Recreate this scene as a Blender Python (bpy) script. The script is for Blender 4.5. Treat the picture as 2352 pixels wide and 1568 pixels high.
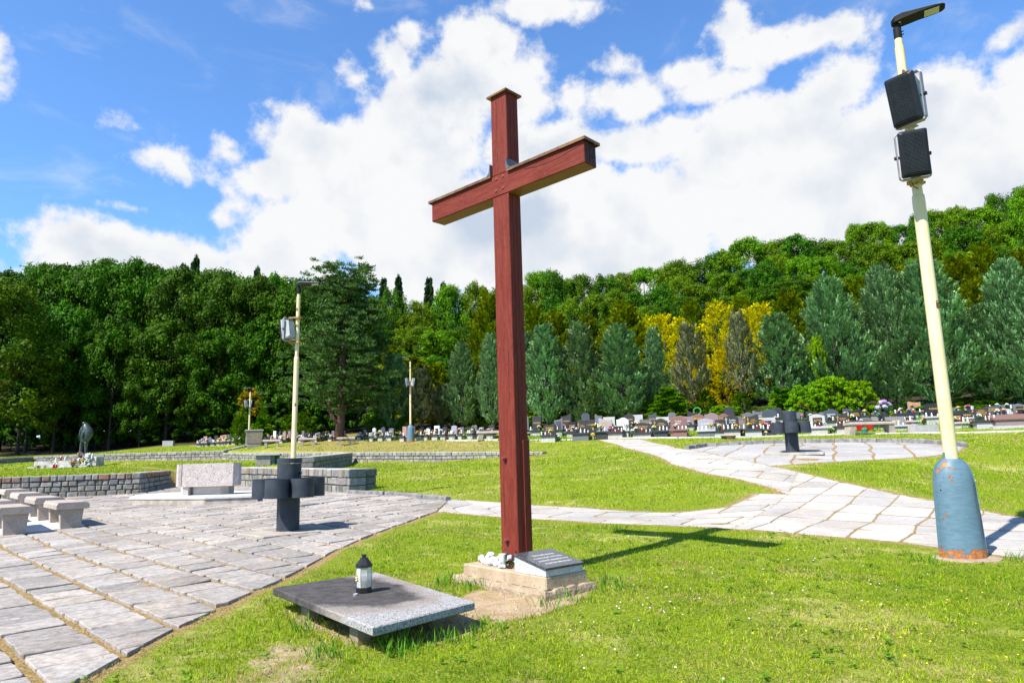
import bpy, math, random
import numpy as np
from mathutils import Vector, Matrix

for o in list(bpy.data.objects):
    bpy.data.objects.remove(o)
SC = bpy.context.scene
COL = SC.collection
rad = math.radians

# ------------------------------------------------------------ camera
PITCH, ROLL, CZ, FPX = rad(9.63), rad(-1.63), 1.3, 1568.0
Fv = np.array([0, math.cos(PITCH), math.sin(PITCH)])
_u0 = np.array([0, -math.sin(PITCH), math.cos(PITCH)])
Rv = math.cos(ROLL) * np.array([1.0, 0, 0]) + math.sin(ROLL) * _u0
Uv = -math.sin(ROLL) * np.array([1.0, 0, 0]) + math.cos(ROLL) * _u0
cd = bpy.data.cameras.new('camera')
cam = bpy.data.objects.new('camera', cd)
COL.objects.link(cam)
M3 = Matrix(((Rv[0], Uv[0], -Fv[0]), (Rv[1], Uv[1], -Fv[1]), (Rv[2], Uv[2], -Fv[2])))
cam.matrix_world = Matrix.Translation((0, 0, CZ)) @ M3.to_4x4()
cd.sensor_width = 36
cd.lens = 24
cd.clip_start = 0.05
cd.clip_end = 3000
SC.camera = cam
SC.render.resolution_x, SC.render.resolution_y = 1024, 682

def ray(x, y):
    """world direction of a pixel of the 2352 px wide photograph"""
    return Fv + Rv * (x - 1176) / FPX - Uv * (y - 784) / FPX
def at_z(x, y, z):
    d = ray(x, y)
    return np.array([0, 0, CZ]) + d * (z - CZ) / d[2]
def at_y(x, y, Y):
    d = ray(x, y)
    return np.array([0, 0, CZ]) + d * Y / d[1]

# ------------------------------------------------------------ light
SUN_EL, SUN_AZ = 51.0, -135.5      # azimuth of the sun measured from +Y towards +X
sd = np.array([math.sin(rad(SUN_AZ)) * math.cos(rad(SUN_EL)), math.cos(rad(SUN_AZ)) * math.cos(rad(SUN_EL)), math.sin(rad(SUN_EL))])
sl = bpy.data.lights.new('sun', 'SUN')
sl.energy = 5.0
sl.angle = rad(0.53)
sl.color = (1.0, 0.955, 0.88)
so = bpy.data.objects.new('sun', sl)
COL.objects.link(so)
so.rotation_euler = Vector(sd).to_track_quat('Z', 'Y').to_euler()
SC.view_settings.view_transform = 'Standard'
SC.view_settings.look = 'None'
SC.view_settings.exposure = 1.0
SC.view_settings.gamma = 1.0
SC.view_settings.use_curve_mapping = False

# ------------------------------------------------------------ node helper
class NT:
    def __init__(s, tree):
        s.t = tree
        s.n = tree.nodes
        s.n.clear()
    def a(s, typ, ins=None, **kw):
        n = s.n.new(typ)
        for k, v in kw.items():
            setattr(n, k, v)
        if ins:
            for k, v in ins.items():
                sock = n.inputs[k]
                if hasattr(v, 'is_output'):
                    s.t.links.new(v, sock)
                else:
                    sock.default_value = v
        return n
    def m(s, op, a, b=0.0, c=0.0, clamp=False):
        n = s.n.new('ShaderNodeMath')
        n.operation = op
        n.use_clamp = clamp
        for i, v in enumerate((a, b, c)):
            if hasattr(v, 'is_output'):
                s.t.links.new(v, n.inputs[i])
            else:
                n.inputs[i].default_value = v
        return n.outputs[0]
    def v(s, op, a, b=(0, 0, 0), c=(0, 0, 0), out=0):
        n = s.n.new('ShaderNodeVectorMath')
        n.operation = op
        for i, x in enumerate((a, b, c)):
            if hasattr(x, 'is_output'):
                s.t.links.new(x, n.inputs[i])
            elif i < len(n.inputs) and n.inputs[i].type == 'VECTOR':
                n.inputs[i].default_value = x
        return n.outputs[out]
    def mix(s, f, a, b, mode='MIX'):
        n = s.n.new('ShaderNodeMix')
        n.data_type = 'RGBA'
        n.blend_type = mode
        for i, x in ((0, f), (6, a), (7, b)):
            if hasattr(x, 'is_output'):
                s.t.links.new(x, n.inputs[i])
            else:
                if i and len(x) == 3:
                    x = (*x, 1)
                n.inputs[i].default_value = x
        return n.outputs[2]
    def ramp(s, x, lo, hi):
        n = s.a('ShaderNodeMapRange', {0: x, 1: lo, 2: hi}, interpolation_type='SMOOTHSTEP')
        return n.outputs[0]
    def noise(s, vec, scale, detail=4, rough=.55, dist=0.0, col=False):
        n = s.a('ShaderNodeTexNoise', {'Vector': vec, 'Scale': scale, 'Detail': detail, 'Roughness': rough, 'Distortion': dist})
        return n.outputs[1 if col else 0]

# ------------------------------------------------------------ sky with cumulus clouds
W = bpy.data.worlds.new('World')
SC.world = W
W.use_nodes = True
N = NT(W.node_tree)
sky = N.a('ShaderNodeTexSky', sky_type='NISHITA', sun_disc=False, sun_elevation=rad(SUN_EL), sun_rotation=rad(SUN_AZ), air_density=1.0, dust_density=0.1, ozone_density=2.5, altitude=300)
geo = N.a('ShaderNodeTexCoord').outputs['Generated']
dn = N.v('NORMALIZE', geo)
sx = N.a('ShaderNodeSeparateXYZ', {0: dn})
az = N.m('MULTIPLY', N.m('ARCTAN2', sx.outputs[0], sx.outputs[1]), 57.29578)
el = N.m('MULTIPLY', N.m('ARCSINE', sx.outputs[2]), 57.29578)
p = N.a('ShaderNodeCombineXYZ', {0: az, 1: el, 2: 0.0}).outputs[0]
wn = N.noise(dn, 5.0, 3, .5, 0, True)
p = N.v('MULTIPLY_ADD', N.v('SUBTRACT', wn, (.5, .5, .5)), (2.2, 2.2, 0), p)
# cloud lumps: pixel centre and radii in the photograph -> azimuth / elevation
CL = [(230,560,110,62),(340,590,130,62),(140,600,66,58),(180,575,100,82),(280,590,110,72),(400,612,120,66),(470,635,100,62),(120,615,65,55),(560,640,70,70),
 (610,600,110,85),(680,560,120,100),(640,425,78,48),(720,345,100,78),(690,285,50,40),(610,300,26,30),(800,430,150,120),(850,330,95,85),(960,340,140,140),
 (1000,225,115,105),(925,150,52,58),(958,88,30,40),(1080,180,110,95),(1140,120,80,60),(1200,210,75,95),(1090,60,52,36),(1250,18,85,42),(1340,8,50,22),(830,0,30,12),
 (1000,550,240,150),(1200,560,220,170),(1230,400,110,110),(1300,340,80,60),(1400,580,240,120),(1480,500,200,130),(1440,225,80,40),(1490,330,130,50),(1560,290,90,30),(1600,170,80,36),
 (1640,195,90,32),(1740,120,100,40),(1840,110,110,42),(1930,85,80,40),(1690,85,40,40),(1700,350,150,110),(1800,320,160,100),(1900,230,95,80),(1950,175,30,36),(1820,460,260,140),(2050,360,230,150),(2150,230,120,95),
 (2220,420,220,170),(2290,290,110,110),(2330,150,60,50),(2310,100,40,24),(2000,500,260,110),(2360,210,80,100),(1600,460,160,70),(1370,430,90,50),
 (385,362,48,28),(425,390,34,24),(522,350,14,11),(272,290,9,5),(812,172,20,20),(825,228,18,12),(8,130,18,50),(0,215,16,30),(-20,100,30,60),(1430,150,26,14),(1330,225,22,20),(490,490,24,14),(545,470,16,16),(290,470,30,8)]
fld = None
for cx, cy, rx, ry in CL:
    d = ray(cx, cy); d = d / np.linalg.norm(d)
    e = math.degrees(math.asin(d[2])); a_ = math.degrees(math.atan2(d[0], d[1]))
    kk = FPX / math.degrees(1) / 1.0
    foc = (FPX ** 2 + (cx - 1176) ** 2 + (cy - 784) ** 2) ** .5 / FPX
    ra = rx / (FPX * foc * math.radians(1)) / math.cos(rad(e)) * (1 + .1 * (foc - 1)); re_ = ry / (FPX * foc * math.radians(1))
    l = N.v('LENGTH', N.v('MULTIPLY_ADD', p, (1 / ra, 1 / re_, 0), (-a_ / ra, -e / re_, 0)), out=1)
    rm = .5 * (ra + re_)
    l = N.m('MULTIPLY_ADD', l, rm, -rm)      # signed distance to the lump in degrees
    fld = l if fld is None else N.m('SMOOTH_MIN', fld, l, 0.8)
# clouds behind the photographer
bn = N.noise(dn, 2.2, 5, .55)
back = N.m('MULTIPLY_ADD', N.ramp(sx.outputs[1], .1, -.3), N.m('MULTIPLY', N.ramp(bn, .64, .70), -11.0), 9.0)
fld = N.m('MAXIMUM', N.m('MINIMUM', fld, back), -6.0)
n1 = N.noise(dn, 17.0, 12, .60)
n2 = N.noise(dn, 40.0, 8, .6)
fe = N.m('ADD', fld, N.m('MULTIPLY', N.m('SUBTRACT', .5, n1), 6.8))
fe = N.m('ADD', fe, N.m('MULTIPLY', N.m('SUBTRACT', .5, n2), 2.0))
cov = N.ramp(fe, 1.0, -.8)
# offset sample towards the sun gives lit tops / grey bases
shv = N.v('ADD', dn, (0.02, 0.0, 0.035))
n3 = N.noise(dn, 7.0, 7, .5)
n4 = N.noise(shv, 7.0, 7, .5)
gr = N.m('MULTIPLY', N.m('SUBTRACT', n4, n3), 2.6)
n5 = N.noise(dn, 3.6, 3, .5)
depth = N.ramp(fe, -.5, -5.0)
greyf = N.m('ADD', N.m('MULTIPLY', depth, N.ramp(n5, .42, .66)), gr, clamp=True)
ccol = N.mix(N.m('MULTIPLY', greyf, .9, clamp=True), (.95, .955, .965), (.55, .65, .79))
skc = N.mix(1.0, sky.outputs[0], (.80, 1.12, 1.42), 'MULTIPLY')
wisp = N.m('MULTIPLY', N.ramp(N.noise(N.v('MULTIPLY', dn, (1, 1, 2.5)), 6.0, 8, .62, .6), .5, .8), .35)
bgs = N.a('ShaderNodeBackground', {'Color': skc, 'Strength': 0.098})
bgc = N.a('ShaderNodeBackground', {'Color': ccol, 'Strength': 0.50})
horizon = N.ramp(sx.outputs[2], -.02, .03)
cov2 = N.m('MULTIPLY', N.m('MAXIMUM', cov, wisp), horizon)
ms = N.a('ShaderNodeMixShader', {0: cov2, 1: bgs.outputs[0], 2: bgc.outputs[0]})
wo = N.a('ShaderNodeOutputWorld', {0: ms.outputs[0]})

# ------------------------------------------------------------ materials
ALB = .78      # overall reflectance of the painted, mineral and plant surfaces
def principled(N, col, rough=.8, normal=None, spec=.3, metal=0.0, **kw):
    if metal < .3: col = N.mix(1.0, col, (ALB, ALB, ALB, 1), 'MULTIPLY')
    ins = {'Base Color': col, 'Roughness': rough, 'Metallic': metal, 'Specular IOR Level': spec}
    if normal is not None:
        ins['Normal'] = normal
    ins.update(kw)
    return N.a('ShaderNodeBsdfPrincipled', ins)
def rgba(c):
    return (*c, 1.0) if len(c) == 3 else c
def mat(name, col, col2=None, rough=.8, scale=6.0, bump=.25, bscale=None, attr=None, spec=.3, metal=0.0, speck=None, stretch=(1, 1, 1), detail=6, lo=.35, hi=.68, bdist=.01):
    """noise-mottled surface; col/col2 the two mottle colours, attr multiplies by a colour attribute, speck=(scale, amount, colour)"""
    m = bpy.data.materials.new(name)
    m.use_nodes = True
    N = NT(m.node_tree)
    tc = N.v('MULTIPLY', N.a('ShaderNodeTexCoord').outputs['Object'], stretch)
    n = N.noise(tc, scale, detail)
    c = N.mix(N.ramp(n, lo, hi), rgba(col), rgba(col2 or tuple(x * .7 for x in col)))
    if speck:
        w = N.a('ShaderNodeTexVoronoi', {'Vector': tc, 'Scale': speck[0]})
        sp = N.m('LESS_THAN', N.a('ShaderNodeSeparateColor', {0: w.outputs['Color']}).outputs[0], speck[1])
        c = N.mix(sp, c, rgba(speck[2]))
    if attr:
        c = N.mix(1.0, c, N.a('ShaderNodeAttribute', attribute_name=attr).outputs[0], 'MULTIPLY')
    nb = N.noise(tc, bscale or scale * 4, 6, .6)
    b = N.a('ShaderNodeBump', {'Strength': bump, 'Distance': bdist, 'Height': nb})
    bs = principled(N, c, rough, b.outputs[0], spec, metal)
    N.a('ShaderNodeOutputMaterial', {0: bs.outputs[0]})
    return m
MT = {}
def leafmat(name, col, trans=.35, var=.3, rough=.6, spec=.12):
    m = bpy.data.materials.new(name)
    m.use_nodes = True
    N = NT(m.node_tree)
    at = N.a('ShaderNodeAttribute', attribute_name='Col').outputs[0]
    oi = N.a('ShaderNodeObjectInfo').outputs['Random']
    hsv = N.a('ShaderNodeHueSaturation', {'Color': rgba(col), 'Hue': N.m('MULTIPLY_ADD', oi, .03, .487), 'Saturation': 1.08, 'Value': N.m('MULTIPLY_ADD', oi, var, 1 - var / 2), 'Fac': 1.0})
    c = N.mix(1.0, hsv.outputs[0], at, 'MULTIPLY')
    bs = principled(N, c, rough, None, spec)
    tr = N.a('ShaderNodeBsdfTranslucent', {'Color': N.mix(1.0, c, (.88, .95, .35, 1), 'MULTIPLY')})
    mx = N.a('ShaderNodeMixShader', {0: trans, 1: bs.outputs[0], 2: tr.outputs[0]})
    N.a('ShaderNodeOutputMaterial', {0: mx.outputs[0]})
    return m

# ------------------------------------------------------------ mesh builder
class MB:
    def __init__(s):
        s.v = []; s.f = []; s.c = []; s.mi = []
    def add(s, v, f, col=(1, 1, 1), mi=0):
        n = len(s.v)
        s.v += [tuple(map(float, x)) for x in v]
        s.f += [tuple(i + n for i in q) for q in f]
        s.c += [col] * len(v)
        s.mi += [mi] * len(f)
        return s
    def box(s, x0, x1, y0, y1, z0, z1, ch=0.0, col=(1, 1, 1), mi=0, M=None):
        """box with chamfered edges"""
        if ch <= 0:
            v = [(x, y, z) for z in (z0, z1) for (x, y) in ((x0, y0), (x1, y0), (x1, y1), (x0, y1))]
            f = [(3, 2, 1, 0), (4, 5, 6, 7), (0, 1, 5, 4), (1, 2, 6, 5), (2, 3, 7, 6), (3, 0, 4, 7)]
        else:
            v = []; 
            for z, zi in ((z0, z0 + ch), (z1, z1 - ch)):
                v += [(x0 + ch, y0 + ch, z), (x1 - ch, y0 + ch, z), (x1 - ch, y1 - ch, z), (x0 + ch, y1 - ch, z)]
                v += [(x0 + ch, y0, zi), (x1 - ch, y0, zi), (x1, y0 + ch, zi), (x1, y1 - ch, zi), (x1 - ch, y1, zi), (x0 + ch, y1, zi), (x0, y1 - ch, zi), (x0, y0 + ch, zi)]
            B, T = 0, 12
            f = [(B + 3, B + 2, B + 1, B), (T, T + 1, T + 2, T + 3)]
            ring = [4, 5, 6, 7, 8, 9, 10, 11]
            for i in range(8):
                a, b = ring[i], ring[(i + 1) % 8]
                f.append((B + a, B + b, T + b, T + a))
            for (O, fl) in ((B, 1), (T, 0)):
                q = [(O + 0, O + 1, O + 5, O + 4), (O + 1, O + 2, O + 7, O + 6), (O + 2, O + 3, O + 9, O + 8), (O + 3, O, O + 11, O + 10)]
                t = [(O, O + 4, O + 11), (O + 1, O + 6, O + 5), (O + 2, O + 8, O + 7), (O + 3, O + 10, O + 9)]
                for g in q:
                    f.append(g if fl else g[::-1])
                for g in t:
                    f.append(g if not fl else g[::-1])
        if M is not None:
            v = [tuple(M @ Vector(p)) for p in v]
        return s.add(v, f, col, mi)
    def prism(s, pts, z0, z1, col=(1, 1, 1), mi=0, M=None, z0f=None, z1f=None):
        n = len(pts)
        v = [(x, y, z0f(x, y) if z0f else z0) for x, y in pts] + [(x, y, z1f(x, y) if z1f else z1) for x, y in pts]
        f = [tuple(range(n))[::-1], tuple(range(n, 2 * n))] + [(i, (i + 1) % n, n + (i + 1) % n, n + i) for i in range(n)]
        if M is not None:
            v = [tuple(M @ Vector(p)) for p in v]
        return s.add(v, f, col, mi)
    def tube(s, pts, rr, seg=12, cap=True, col=(1, 1, 1), mi=0):
        """tube along points with radii"""
        P = [Vector(q) for q in pts]
        v = []
        pu = None
        for i, q in enumerate(P):
            t = (P[min(i + 1, len(P) - 1)] - P[max(i - 1, 0)]).normalized()
            ref = Vector((0, 0, 1)) if abs(t.z) < .9 else Vector((1, 0, 0))
            a = t.cross(ref).normalized() if pu is None else (pu - t * pu.dot(t)).normalized()
            pu = a
            b = t.cross(a)
            r = rr[i] if hasattr(rr, '__len__') else rr
            for k in range(seg):
                an = 2 * math.pi * k / seg
                v.append(tuple(q + a * (r * math.cos(an)) + b * (r * math.sin(an))))
        f = []
        for i in range(len(P) - 1):
            for k in range(seg):
                k2 = (k + 1) % seg
                f.append((i * seg + k, i * seg + k2, (i + 1) * seg + k2, (i + 1) * seg + k))
        if cap:
            f.append(tuple(range(seg))[::-1])
            f.append(tuple(range((len(P) - 1) * seg, len(P) * seg)))
        return s.add(v, f, col, mi)
    def lathe(s, prof, seg=20, cx=0, cy=0, col=(1, 1, 1), mi=0, sx=1, sy=1, rot=0, capb=True, capt=True, jit=None):
        v = []
        for r, z in prof:
            for k in range(seg):
                an = 2 * math.pi * k / seg + rot
                v.append((cx + r * math.cos(an) * sx, cy + r * math.sin(an) * sy, z))
        f = []
        for i in range(len(prof) - 1):
            for k in range(seg):
                k2 = (k + 1) % seg
                f.append((i * seg + k, i * seg + k2, (i + 1) * seg + k2, (i + 1) * seg + k))
        if capb: f.append(tuple(range(seg))[::-1])
        if capt: f.append(tuple(range((len(prof) - 1) * seg, len(prof) * seg)))
        return s.add(v, f, col, mi)
    def blob(s, c, r, col=(1, 1, 1), mi=0, sz=1.0, rng=None, j=0.0, lv=1):
        v, f = ICO[lv]
        rr = [r * (1 + (rng.uniform(-j, j) if rng else 0)) for _ in v]
        return s.add([(c[0] + x * q, c[1] + y * q, c[2] + z * q * sz) for (x, y, z), q in zip(v, rr)], f, col, mi)
    def build(s, name, mats, parent=None, smooth=False, autos=None):
        me = bpy.data.meshes.new(name)
        me.from_pydata(s.v, [], s.f)
        if not isinstance(mats, (list, tuple)): mats = [mats]
        for m in mats: me.materials.append(m)
        if any(s.mi): me.polygons.foreach_set('material_index', s.mi)
        ca = me.color_attributes.new('Col', 'FLOAT_COLOR', 'POINT')
        ca.data.foreach_set('color', np.concatenate([np.array(s.c, float).reshape(-1, 3), np.ones((len(s.c), 1))], 1).ravel())
        if smooth: 
            me.polygons.foreach_set('use_smooth', [True] * len(me.polygons))
            if autos: me.set_sharp_from_angle(angle=rad(autos))
        me.update()
        o = bpy.data.objects.new(name, me)
        COL.objects.link(o)
        if parent is not None: o.parent = parent
        return o
def _ico():
    t = (1 + 5 ** .5) / 2
    v = [Vector(p).normalized() for p in ((-1, t, 0), (1, t, 0), (-1, -t, 0), (1, -t, 0), (0, -1, t), (0, 1, t), (0, -1, -t), (0, 1, -t), (t, 0, -1), (t, 0, 1), (-t, 0, -1), (-t, 0, 1))]
    f = [(0, 11, 5), (0, 5, 1), (0, 1, 7), (0, 7, 10), (0, 10, 11), (1, 5, 9), (5, 11, 4), (11, 10, 2), (10, 7, 6), (7, 1, 8), (3, 9, 4), (3, 4, 2), (3, 2, 6), (3, 6, 8), (3, 8, 9), (4, 9, 5), (2, 4, 11), (6, 2, 10), (8, 6, 7), (9, 8, 1)]
    out = {0: ([tuple(x) for x in v], list(f))}
    for lv in (1, 2):
        nf = []; mid = {}
        def md(a, b):
            k = (min(a, b), max(a, b))
            if k not in mid:
                v.append(((v[a] + v[b]) / 2).normalized()); mid[k] = len(v) - 1
            return mid[k]
        for a, b, c in f:
            x, y, z = md(a, b), md(b, c), md(c, a)
            nf += [(a, x, z), (b, y, x), (c, z, y), (x, y, z)]
        f = nf
        out[lv] = ([tuple(x) for x in v], list(f))
    return out
ICO = _ico()
def np_mesh(name, verts, loops, starts, totals, cols, mat_, parent=None, smooth=False):
    me = bpy.data.meshes.new(name)
    me.vertices.add(len(verts)); me.vertices.foreach_set('co', np.asarray(verts, np.float32).ravel())
    me.loops.add(len(loops)); me.loops.foreach_set('vertex_index', np.asarray(loops, np.int32))
    me.polygons.add(len(starts)); me.polygons.foreach_set('loop_start', np.asarray(starts, np.int32))
    try: me.polygons.foreach_set('loop_total', np.asarray(totals, np.int32))
    except Exception: pass
    me.materials.append(mat_)
    if cols is not None:
        ca = me.color_attributes.new('Col', 'FLOAT_COLOR', 'POINT')
        ca.data.foreach_set('color', np.concatenate([cols, np.ones((len(cols), 1))], 1).astype(np.float32).ravel())
    me.update(calc_edges=True)
    if smooth: me.polygons.foreach_set('use_smooth', [True] * len(me.polygons))
    o = bpy.data.objects.new(name, me)
    COL.objects.link(o)
    if parent is not None: o.parent = parent
    return o
def tag(o, label=None, cat=None, group=None, kind=None):
    if label: o['label'] = label
    if cat: o['category'] = cat
    if group: o['group'] = group
    if kind: o['kind'] = kind
    return o
def thing(name, label, cat, loc=(0, 0, 0), rz=0.0, group=None, s=1.0):
    o = bpy.data.objects.new(name, None)
    o.empty_display_size = .2
    COL.objects.link(o)
    o.location = tuple(float(x) for x in loc); o.rotation_euler = (0, 0, rz); o.scale = (s, s, s) if not hasattr(s, '__len__') else s
    return tag(o, label, cat, group)
def copy_tree(o, parent=None):
    c = o.copy(); COL.objects.link(c); c.parent = parent
    if parent is not None: c.matrix_parent_inverse = o.matrix_parent_inverse
    for ch in list(o.children): copy_tree(ch, c)
    return c
def text(name, body, size, m, parent=None, loc=(0, 0, 0), rot=(0, 0, 0), align='CENTER', extrude=.002, spacing=1.0, lines=1.0, sx=1.0):
    cu = bpy.data.curves.new(name, 'FONT')
    cu.body = body; cu.size = size; cu.align_x = align; cu.align_y = 'CENTER'; cu.extrude = extrude; cu.space_character = spacing; cu.space_line = lines; cu.offset = size * .012
    cu.resolution_u = 2
    t = bpy.data.objects.new(name + '_c', cu); COL.objects.link(t)
    bpy.context.view_layer.update()
    me = bpy.data.meshes.new_from_object(t.evaluated_get(bpy.context.evaluated_depsgraph_get()))
    bpy.data.objects.remove(t); bpy.data.curves.remove(cu)
    me.name = name
    me.materials.clear(); me.materials.append(m)
    o = bpy.data.objects.new(name, me); COL.objects.link(o)
    o.location = loc; o.rotation_euler = rot; o.scale = (sx, 1, 1)
    if parent is not None: o.parent = parent
    return o

# ------------------------------------------------------------ numpy value noise
def vnoise(x, y, seed=0):
    xi = np.floor(x).astype(np.int64); yi = np.floor(y).astype(np.int64)
    xf = x - xi; yf = y - yi
    def h(a, b):
        n = (a * 374761393 + b * 668265263 + seed * 974711) & 0xffffffff
        n = ((n ^ (n >> 13)) * 1274126177) & 0xffffffff
        return ((n ^ (n >> 16)) & 0xffff) / 65535.0
    u = xf * xf * (3 - 2 * xf); v = yf * yf * (3 - 2 * yf)
    return (h(xi, yi) * (1 - u) + h(xi + 1, yi) * u) * (1 - v) + (h(xi, yi + 1) * (1 - u) + h(xi + 1, yi + 1) * u) * v
def fbm(x, y, seed=0, o=4):
    s = 0; a = .5; t = 0
    for i in range(o):
        s = s + a * vnoise(x * 2 ** i, y * 2 ** i, seed + i * 17); t += a; a *= .5
    return s / t

# ------------------------------------------------------------ terrain heights
def PX(*l): return [tuple(at_y(*q)) for q in l]
class RBF:
    def __init__(s, pts):
        P = np.array(pts, float); s.P = P[:, :2]
        D = np.linalg.norm(s.P[:, None] - s.P[None], axis=2)
        s.mu = P[:, 2].mean()
        n = len(P)
        A = np.zeros((n + 1, n + 1)); A[:n, :n] = -D - .3 * np.eye(n) * 0 ; A[:n, n] = 1; A[n, :n] = 1
        A[:n, :n] += np.eye(n) * .02
        b = np.append(P[:, 2] - s.mu, 0)
        s.w = np.linalg.solve(A, b)
    def __call__(s, x, y):
        x = np.asarray(x, float); y = np.asarray(y, float)
        sh = x.shape; x = x.ravel(); y = y.ravel(); out = np.empty(len(x))
        for i in range(0, len(x), 20000):
            D = np.hypot(x[i:i + 20000, None] - s.P[:, 0], y[i:i + 20000, None] - s.P[:, 1])
            out[i:i + 20000] = -np.sqrt(D * D + .04) @ s.w[:-1] + s.w[-1] + s.mu
        return out.reshape(sh)
far = [(-60, 62, 3.2), (-30, 62, 3.3), (-60, 120, 8), (0, 62, 4.5), (5, 100, 11), (40, 60, 6.5), (30, 90, 15), (40, 120, 22), (82, 110, 25), (60, 70, 11), (120, 120, 30),
       (0, 160, 18), (-80, 160, 10), (100, 180, 34), (0, 300, 20), (-250, 300, 10), (250, 300, 34), (200, 60, 12), (-200, 60, 4), (-90, 62, 3.2)]
right_up = PX((1450, 1010, 35), (1262, 1037, 33.2), (1700, 1003, 34), (2240, 988, 31), (2600, 975, 28), (1150, 1009, 39), (1050, 1011, 41), (1700, 985, 39), (2200, 960, 37), (1200, 995, 44), (1700, 955, 48), (2240, 930, 45), (2700, 900, 42))
lower = [(-10, -5, 0), (10, -5, 0), (0, -5, 0), (-200, -100, -2), (200, -100, 0), (-8, 2, 0), (8, 2, 0), (0, 2, 0), (0, 5, -.02), (.1, 6.55, .045), (-.7, 7.3, .02), (.5, 6.7, .05), (-1.2, 5.5, 0), (5.1, 8.2, 0), (2.5, 7, -.01), (-4, 5.5, 0), (-8, 10.5, .02), (-5, 8.5, .02), (14, 6, .05), (3, 4, 0), (60, 20, 1), (40, 30, 1.6)] + \
    PX((662, 1220, 11.8), (150, 1212, 14), (0, 1147, 21.5), (321, 1135, 22.8), (387, 1117.5, 24), (552, 1116.5, 25), (801, 1133.5, 19.7), (851, 1122, 20.5), (1176, 1160, 15.2), (1000, 1160, 15),
       (1176, 1187, 13.2), (1600, 1215, 10.6), (1780, 1236, 9.8), (1760, 1128, 14.5), (1500, 1174, 13.5), (1000, 1100, 22), (750, 1076, 30), (813, 1062.7, 37.8), (1000, 1062, 35), (1200, 1050, 32.4),
       (1400, 1060, 22), (1543, 1065, 20.5), (1477, 1038, 26.5), (1626, 1088, 17.5), (1701, 1100, 16), (1775, 1121, 14.6), (1700, 1050, 20.5), (1769, 1071, 17.5), (1700, 1021, 26), (1580, 1032, 25.3), (1900, 1016, 25), (2200, 1026, 20.5), (1820, 1038, 20.7), (2352, 1187, 11), (2100, 1135, 13), (2352, 1090, 16.5), (2300, 1000, 28), (-300, 1160, 20)) + right_up + far
mid = PX((-300, 1104, 21), (0, 1097, 21.7), (200, 1089, 22.6), (393, 1081.5, 24.2), (552, 1075, 25.3), (801, 1080, 19.9), (690, 1063, 24.5), (750, 1050, 30), (808, 1041, 37.8), (513, 1056, 44), (300, 1057.5, 46), (78, 1060, 47.6),
         (0, 1066, 46), (-300, 1085, 43), (560, 1058, 42), (700, 1056, 39.5), (190, 1072, 42), (600, 1066, 30)) + [(-80, 30, 1.2), (-90, 45, 2)]
upper = PX((78, 1049, 48.2), (0, 1053, 46.8), (-300, 1062, 44), (300, 1042, 46.8), (506, 1036, 45), (512, 1041, 44.6), (808, 1040, 38.4), (1000, 1039.5, 35.7), (1240, 1039, 33),
           (840, 1015, 44), (620, 1019, 46), (445, 1023, 52), (580, 1026, 46), (388, 1022, 53), (200, 1042, 53), (400, 1018, 56), (560, 1008, 58), (-200, 1050, 54)) + right_up + far + [(-90, 47, 2.6)]
hL, hM, hU = RBF(lower), RBF(mid), RBF(upper)
near_wall = [at_y(*q) for q in ((-300, 1163, 20.2), (0, 1147, 21.5), (321, 1135, 22.8), (387, 1117.5, 24), (552, 1116.5, 25), (801, 1133.5, 19.7), (851, 1122, 20.5))]
far_wall = [at_y(*q) for q in ((-300, 1085, 43.2), (0, 1066, 46.2), (78, 1060, 47.9), (511, 1055, 44.4), (808, 1063, 37.9), (1000, 1063, 35.1), (1240, 1040, 32.4))]
nwx, nwy = [q[0] for q in near_wall], [q[1] + .28 for q in near_wall]
fwx, fwy = [q[0] for q in far_wall], [q[1] + .22 for q in far_wall]
dgA, dgB = at_y(720, 1078, 23.0), at_y(810, 1063, 37.7)
def sst(t):
    t = np.clip(t, 0, 1); return t * t * (3 - 2 * t)
def H(x, y):
    x = np.asarray(x, float); y = np.asarray(y, float)
    z = hL(x, y)
    wb = sst((y - np.interp(x, nwx, nwy)) / .3) * sst((np.interp(y, [dgA[1], dgB[1]], [dgA[0], dgB[0]]) - .28 - x) / .3)
    wb = np.where(x < near_wall[5][0] + .2, wb, 0)
    zm = z * (1 - wb) + hM(x, y) * wb if np.any(wb > 0) else z
    xe = fwx[-1]
    wd = .3 + np.clip(x - xe, 0, 5) * 1.0
    wc = sst((y - np.interp(x, fwx, fwy)) / wd)
    wc = wc * sst((xe + 5 - x) / 4)
    zu = hU(x, y)
    z = zm * (1 - wc) + zu * wc
    z = z + (fbm(x * .8, y * .8, 5, 3) - .5) * .05 * np.clip(y / 12, .25, 1)
    # hollow where the soil is worn round the cross
    return z
def Hs(x, y): return float(H(np.array([x]), np.array([y]))[0])
def ground(px, py, Y): 
    q = at_y(px, py, Y); return (float(q[0]), float(q[1]), Hs(q[0], q[1]))

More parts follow.
